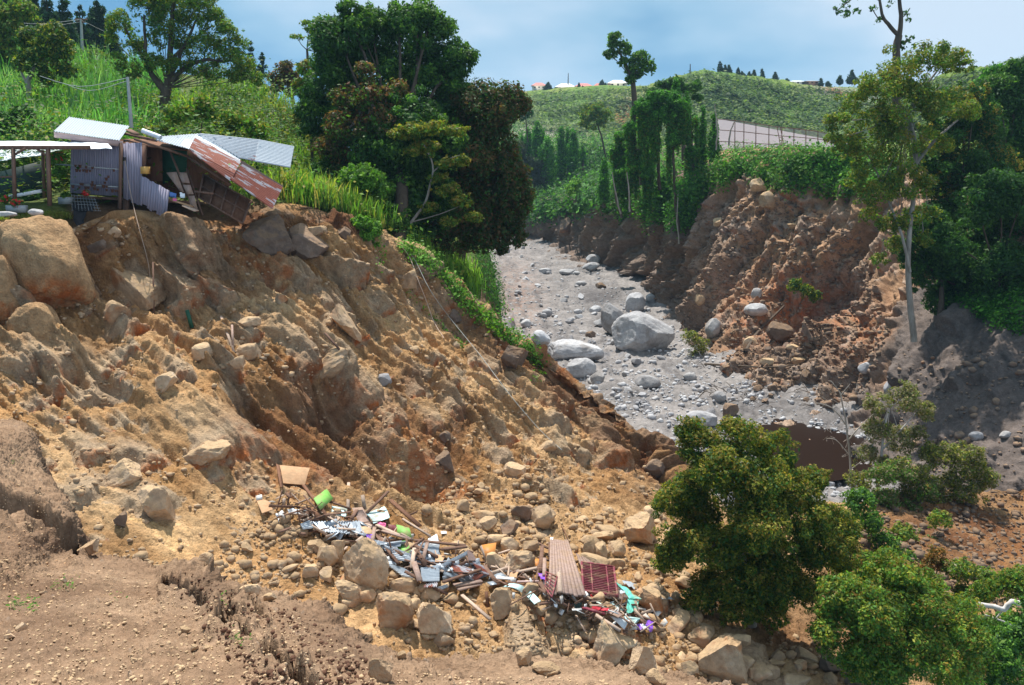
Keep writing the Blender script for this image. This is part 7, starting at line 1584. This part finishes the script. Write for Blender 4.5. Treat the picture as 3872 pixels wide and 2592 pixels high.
def house(u, vt, vb, w, D, wall, roof, lb, floors=1, hip=0.35):
    vt -= 1.2; vb -= 1.2
    root = empty('hilltop_house', at(u, vb, D), lb, 'house', 'houses on the far hill')
    W_ = px(D, w); H_ = px(D, vb - vt); c = at(u, vb, D); wh = H_ * (1 - hip); dp = W_ * 0.7
    x0, x1, y0, y1, z0, z1 = c.x - W_ / 2, c.x + W_ / 2, c.y, c.y + dp, c.z - 3.0, c.z + wh
    V = [(x0, y0, z0), (x1, y0, z0), (x1, y1, z0), (x0, y1, z0), (x0, y0, z1), (x1, y0, z1), (x1, y1, z1), (x0, y1, z1)]
    F = [[0, 1, 5, 4], [1, 2, 6, 5], [2, 3, 7, 6], [3, 0, 4, 7], [4, 5, 6, 7]]
    K = [link('wall', mesh_np('wall', np.array(V), np.array(F), False), None, M[wall])]
    e_ = W_ * 0.08; z2 = z1 + H_ * hip
    V = [(x0 - e_, y0 - e_, z1), (x1 + e_, y0 - e_, z1), (x1 + e_, y1 + e_, z1), (x0 - e_, y1 + e_, z1), (x0 + W_ * .28, y0 + dp * .5, z2), (x1 - W_ * .28, y0 + dp * .5, z2)]
    F = [[0, 1, 5, 4], [2, 3, 4, 5], [1, 2, 5, 5], [3, 0, 4, 4]]
    me = bpy.data.meshes.new('roof'); me.from_pydata(V, [], [[0, 1, 5, 4], [2, 3, 4, 5], [1, 2, 5], [3, 0, 4], [3, 2, 1, 0]])
    K.append(link('roof', me, None, M[roof]))
    for fl in range(floors):
        for k in range(3):
            cx_ = x0 + W_ * (0.2 + 0.3 * k); cz = z1 - wh / floors * (fl + 0.55); s = W_ * 0.05
            K.append(link('window', mesh_np('window', np.array([(cx_ - s, y0 - .05, cz - s), (cx_ + s, y0 - .05, cz - s), (cx_ + s, y0 - .05, cz + s), (cx_ - s, y0 - .05, cz + s)]), np.array([[0, 1, 2, 3]]), False), None, M['black']))
    adopt(root, K)
for a in [(539,84,93,13,425,'cream','redroof','two storey white house with pink roof at the left end of the hilltop row',2,0.35),(528,93,99,12,415,'cream','redroof','low house with bright red roof below the two storey house',1,0.6),(565.5,84.5,91,18,430,'cream','white','wide white roofed house left of the conifer group',1,0.6),(584,84.5,92,16,428,'cream','redroof','pale house with pink edged roof behind two conifers',1,0.45),
          (600,84.5,91.5,13,426,'cream','redroof','smallest cream house in the middle of the hilltop row',1,0.5),(618,81,87,18,430,'cream','white','white roofed house at the right end of the row behind the tall tree',1,0.6),(508,94,99,9,418,'cream','redroof','house half hidden at the left end below the hill crest',1,0.5),(741,76,79,10,322,'cream','white','low white shed between the ridge conifers',1,0.5),(798,81.5,85,16,340,'greywood','white','flat roofed shed on the right ridge, left of the open one',1,0.4),(812,81.5,85,13,338,'timber','greywood','open dark shed on the right ridge',1,0.3)]:
    house(*a)
fc = [(720,61,79,4,318,'tallest ridge conifer above the rounded hill'),(725,65,79,3,318,'slim ridge conifer right of the tallest one'),(729,65,79,3.5,318,'full ridge conifer, third of the trio above the rounded hill'),(738,68,80,3.2,320,'pale ridge conifer left of the white shed'),(742,72,80,4,321,'low bushy ridge conifer at the white shed'),(749,72,81,3,323,'ridge conifer right of the white shed, broader one'),(754,70,81,2.8,325,'narrow ridge conifer right of the broader one'),(762,69,82,2.8,326,'upright ridge conifer standing alone right of the shed'),(775,72,82,3,330,'small ridge conifer right of the upright one'),
      (548,82,92,4,415,'dark conifer right of the two storey house'),(602,80,89,3.5,422,'dark conifer between cream and white roofed houses'),(579,83,93,2,410,'slim conifer in front of the pale house, left'),(583,86,97,2.5,408,'taller slim conifer in front of the pale house, right'),(605.5,83,92,2,412,'slim conifer beside the smallest cream house'),(699,73,80,3.5,320,'round dark tree at the left shoulder of the rounded hill'),(821,79,86,2,335,'slim conifer beside the open dark shed'),(828,82,86,2.5,335,'low bush like conifer right of the open dark shed'),(787,79,84,2.5,334,'low dark conifer left of the flat roofed shed'),(852,70,84,4,300,'blue green conifer left of the airy tree crown'),(840,76,84,3,300,'small conifer on the ridge left of the airy tree crown')]
for k, (u, a, b, w, D, lb) in enumerate(fc):
    conifer(lb, u, a, b, w, D, 600 + k, [(0.03, 0.06, 0.045), (0.04, 0.08, 0.05)], 'trees on the far ridge', 0.9, tiers=7)
for k, u in enumerate((704, 707.5, 710.5, 714, 717)):
    conifer(ORD[k] + ' from the left in the row of tiny conifers on the ridge', u, 73, 78, 1.4, 319, 640 + k, [(0.03, 0.06, 0.045)], 'row of tiny conifers', 0.8, tiers=4)
for (u, a, b, D, lb) in [(568, 73, 88, 432, 'thin mast behind the hilltop houses'), (690, 64, 82, 322, 'dead bare pole on the far ridge')]:
    tb = Tubes(); tb.tube([at(u, b, D), at(u + .3, a, D)], 0.3, 0.15, 5, seg=2); tag(tb.build('mast', None, M['bark_dark']), lb, 'mast')
# twigs and roots in the far scree
tb = Tubes(); rg = np.random.default_rng(77)
for k in range(160):
    u = rg.uniform(695, 850); v = rg.uniform(330, 410)
    h_ = hit(u, v, ('cliff', 'river'))
    if not h_: continue
    p0 = h_[0] + Vector((0, 0, 0.2)); d = Vector((rg.uniform(-1, 1), rg.uniform(-.4, .4), rg.uniform(-.1, .35))) * rg.uniform(0.5, 1.8)
    tb.tube([p0, p0 + d * 0.5 + Vector((0, 0, rg.uniform(0, .3))), p0 + d], 0.03, 0.012, 4, seg=4)
tag(tb.build('driftwood', None, M['bark_dark']), 'tangle of dead twigs and roots in the scree by the river', 'driftwood', kind='stuff')
for (pts, r, lb) in [([(745,352),(758,332),(772,318),(784,306)], 0.16, 'dead trunk lying up the scree of the far cliff'), ([(705,364),(740,366),(775,367),(800,364)], 0.10, 'thin fallen trunk across the foot of the scree')]:
    tb = Tubes(); tb.tube([onslope(p[0], p[1], 0.3, ('cliff', 'river')) for p in pts], r, r * 0.5, 6); tag(tb.build('dead_log', None, M['bark_dark']), lb, 'trunk')
# sparse weeds on the ledge and ivy strands on the face
carpet('weeds', 'sparse green weeds growing on the ledge', [[(8,600),(36,598),(34,612),(10,612)],[(50,584),(76,580),(76,590),(52,592)],[(112,600),(122,598),(122,604),(112,604)],[(218,600),(226,598),(232,606),(222,606)],[(235,640),(246,636),(246,646),(236,646)],[(8,462),(18,458),(18,464),(8,466)]], ('ledge',), BRG, 70, 0.02, 0.02, seed=501, up=0.9)
carpet('hanging_creeper', 'green creeper strands hanging down the slope below the climber mound', [[(372,240),(382,242),(384,262),(380,268),(374,258)],[(405,290),(410,290),(460,340),(470,352),(462,350)],[(534,362),(542,366),(540,384),(535,380)]], ('slope',), BRG, 500, 0.12, 0.12, seed=502)
# ---- the air
hz = mesh_np('haze', np.array([(x, y, z) for z in (-60, 150) for (x, y) in ((-900, -60), (900, -60), (900, 1500), (-900, 1500))], dtype=float), np.array([[0, 3, 2, 1], [4, 5, 6, 7], [0, 1, 5, 4], [1, 2, 6, 5], [2, 3, 7, 6], [3, 0, 4, 7]]), False)
m = bpy.data.materials.new('haze'); m.use_nodes = True; t = m.node_tree; t.nodes.clear()
vo = t.nodes.new('ShaderNodeVolumePrincipled'); vo.inputs['Density'].default_value = 0.0002; vo.inputs['Color'].default_value = (0.45, 0.72, 1.0, 1); vo.inputs['Anisotropy'].default_value = 0.2
oo = t.nodes.new('ShaderNodeOutputMaterial'); t.links.new(vo.outputs[0], oo.inputs['Volume'])
tag(link('haze', hz, None, m), 'faint bluish haze filling the valley air', 'haze', kind='stuff')
print('objects', len(bpy.data.objects), 'leaf verts', sum(len(m_.vertices) for m_ in bpy.data.meshes))
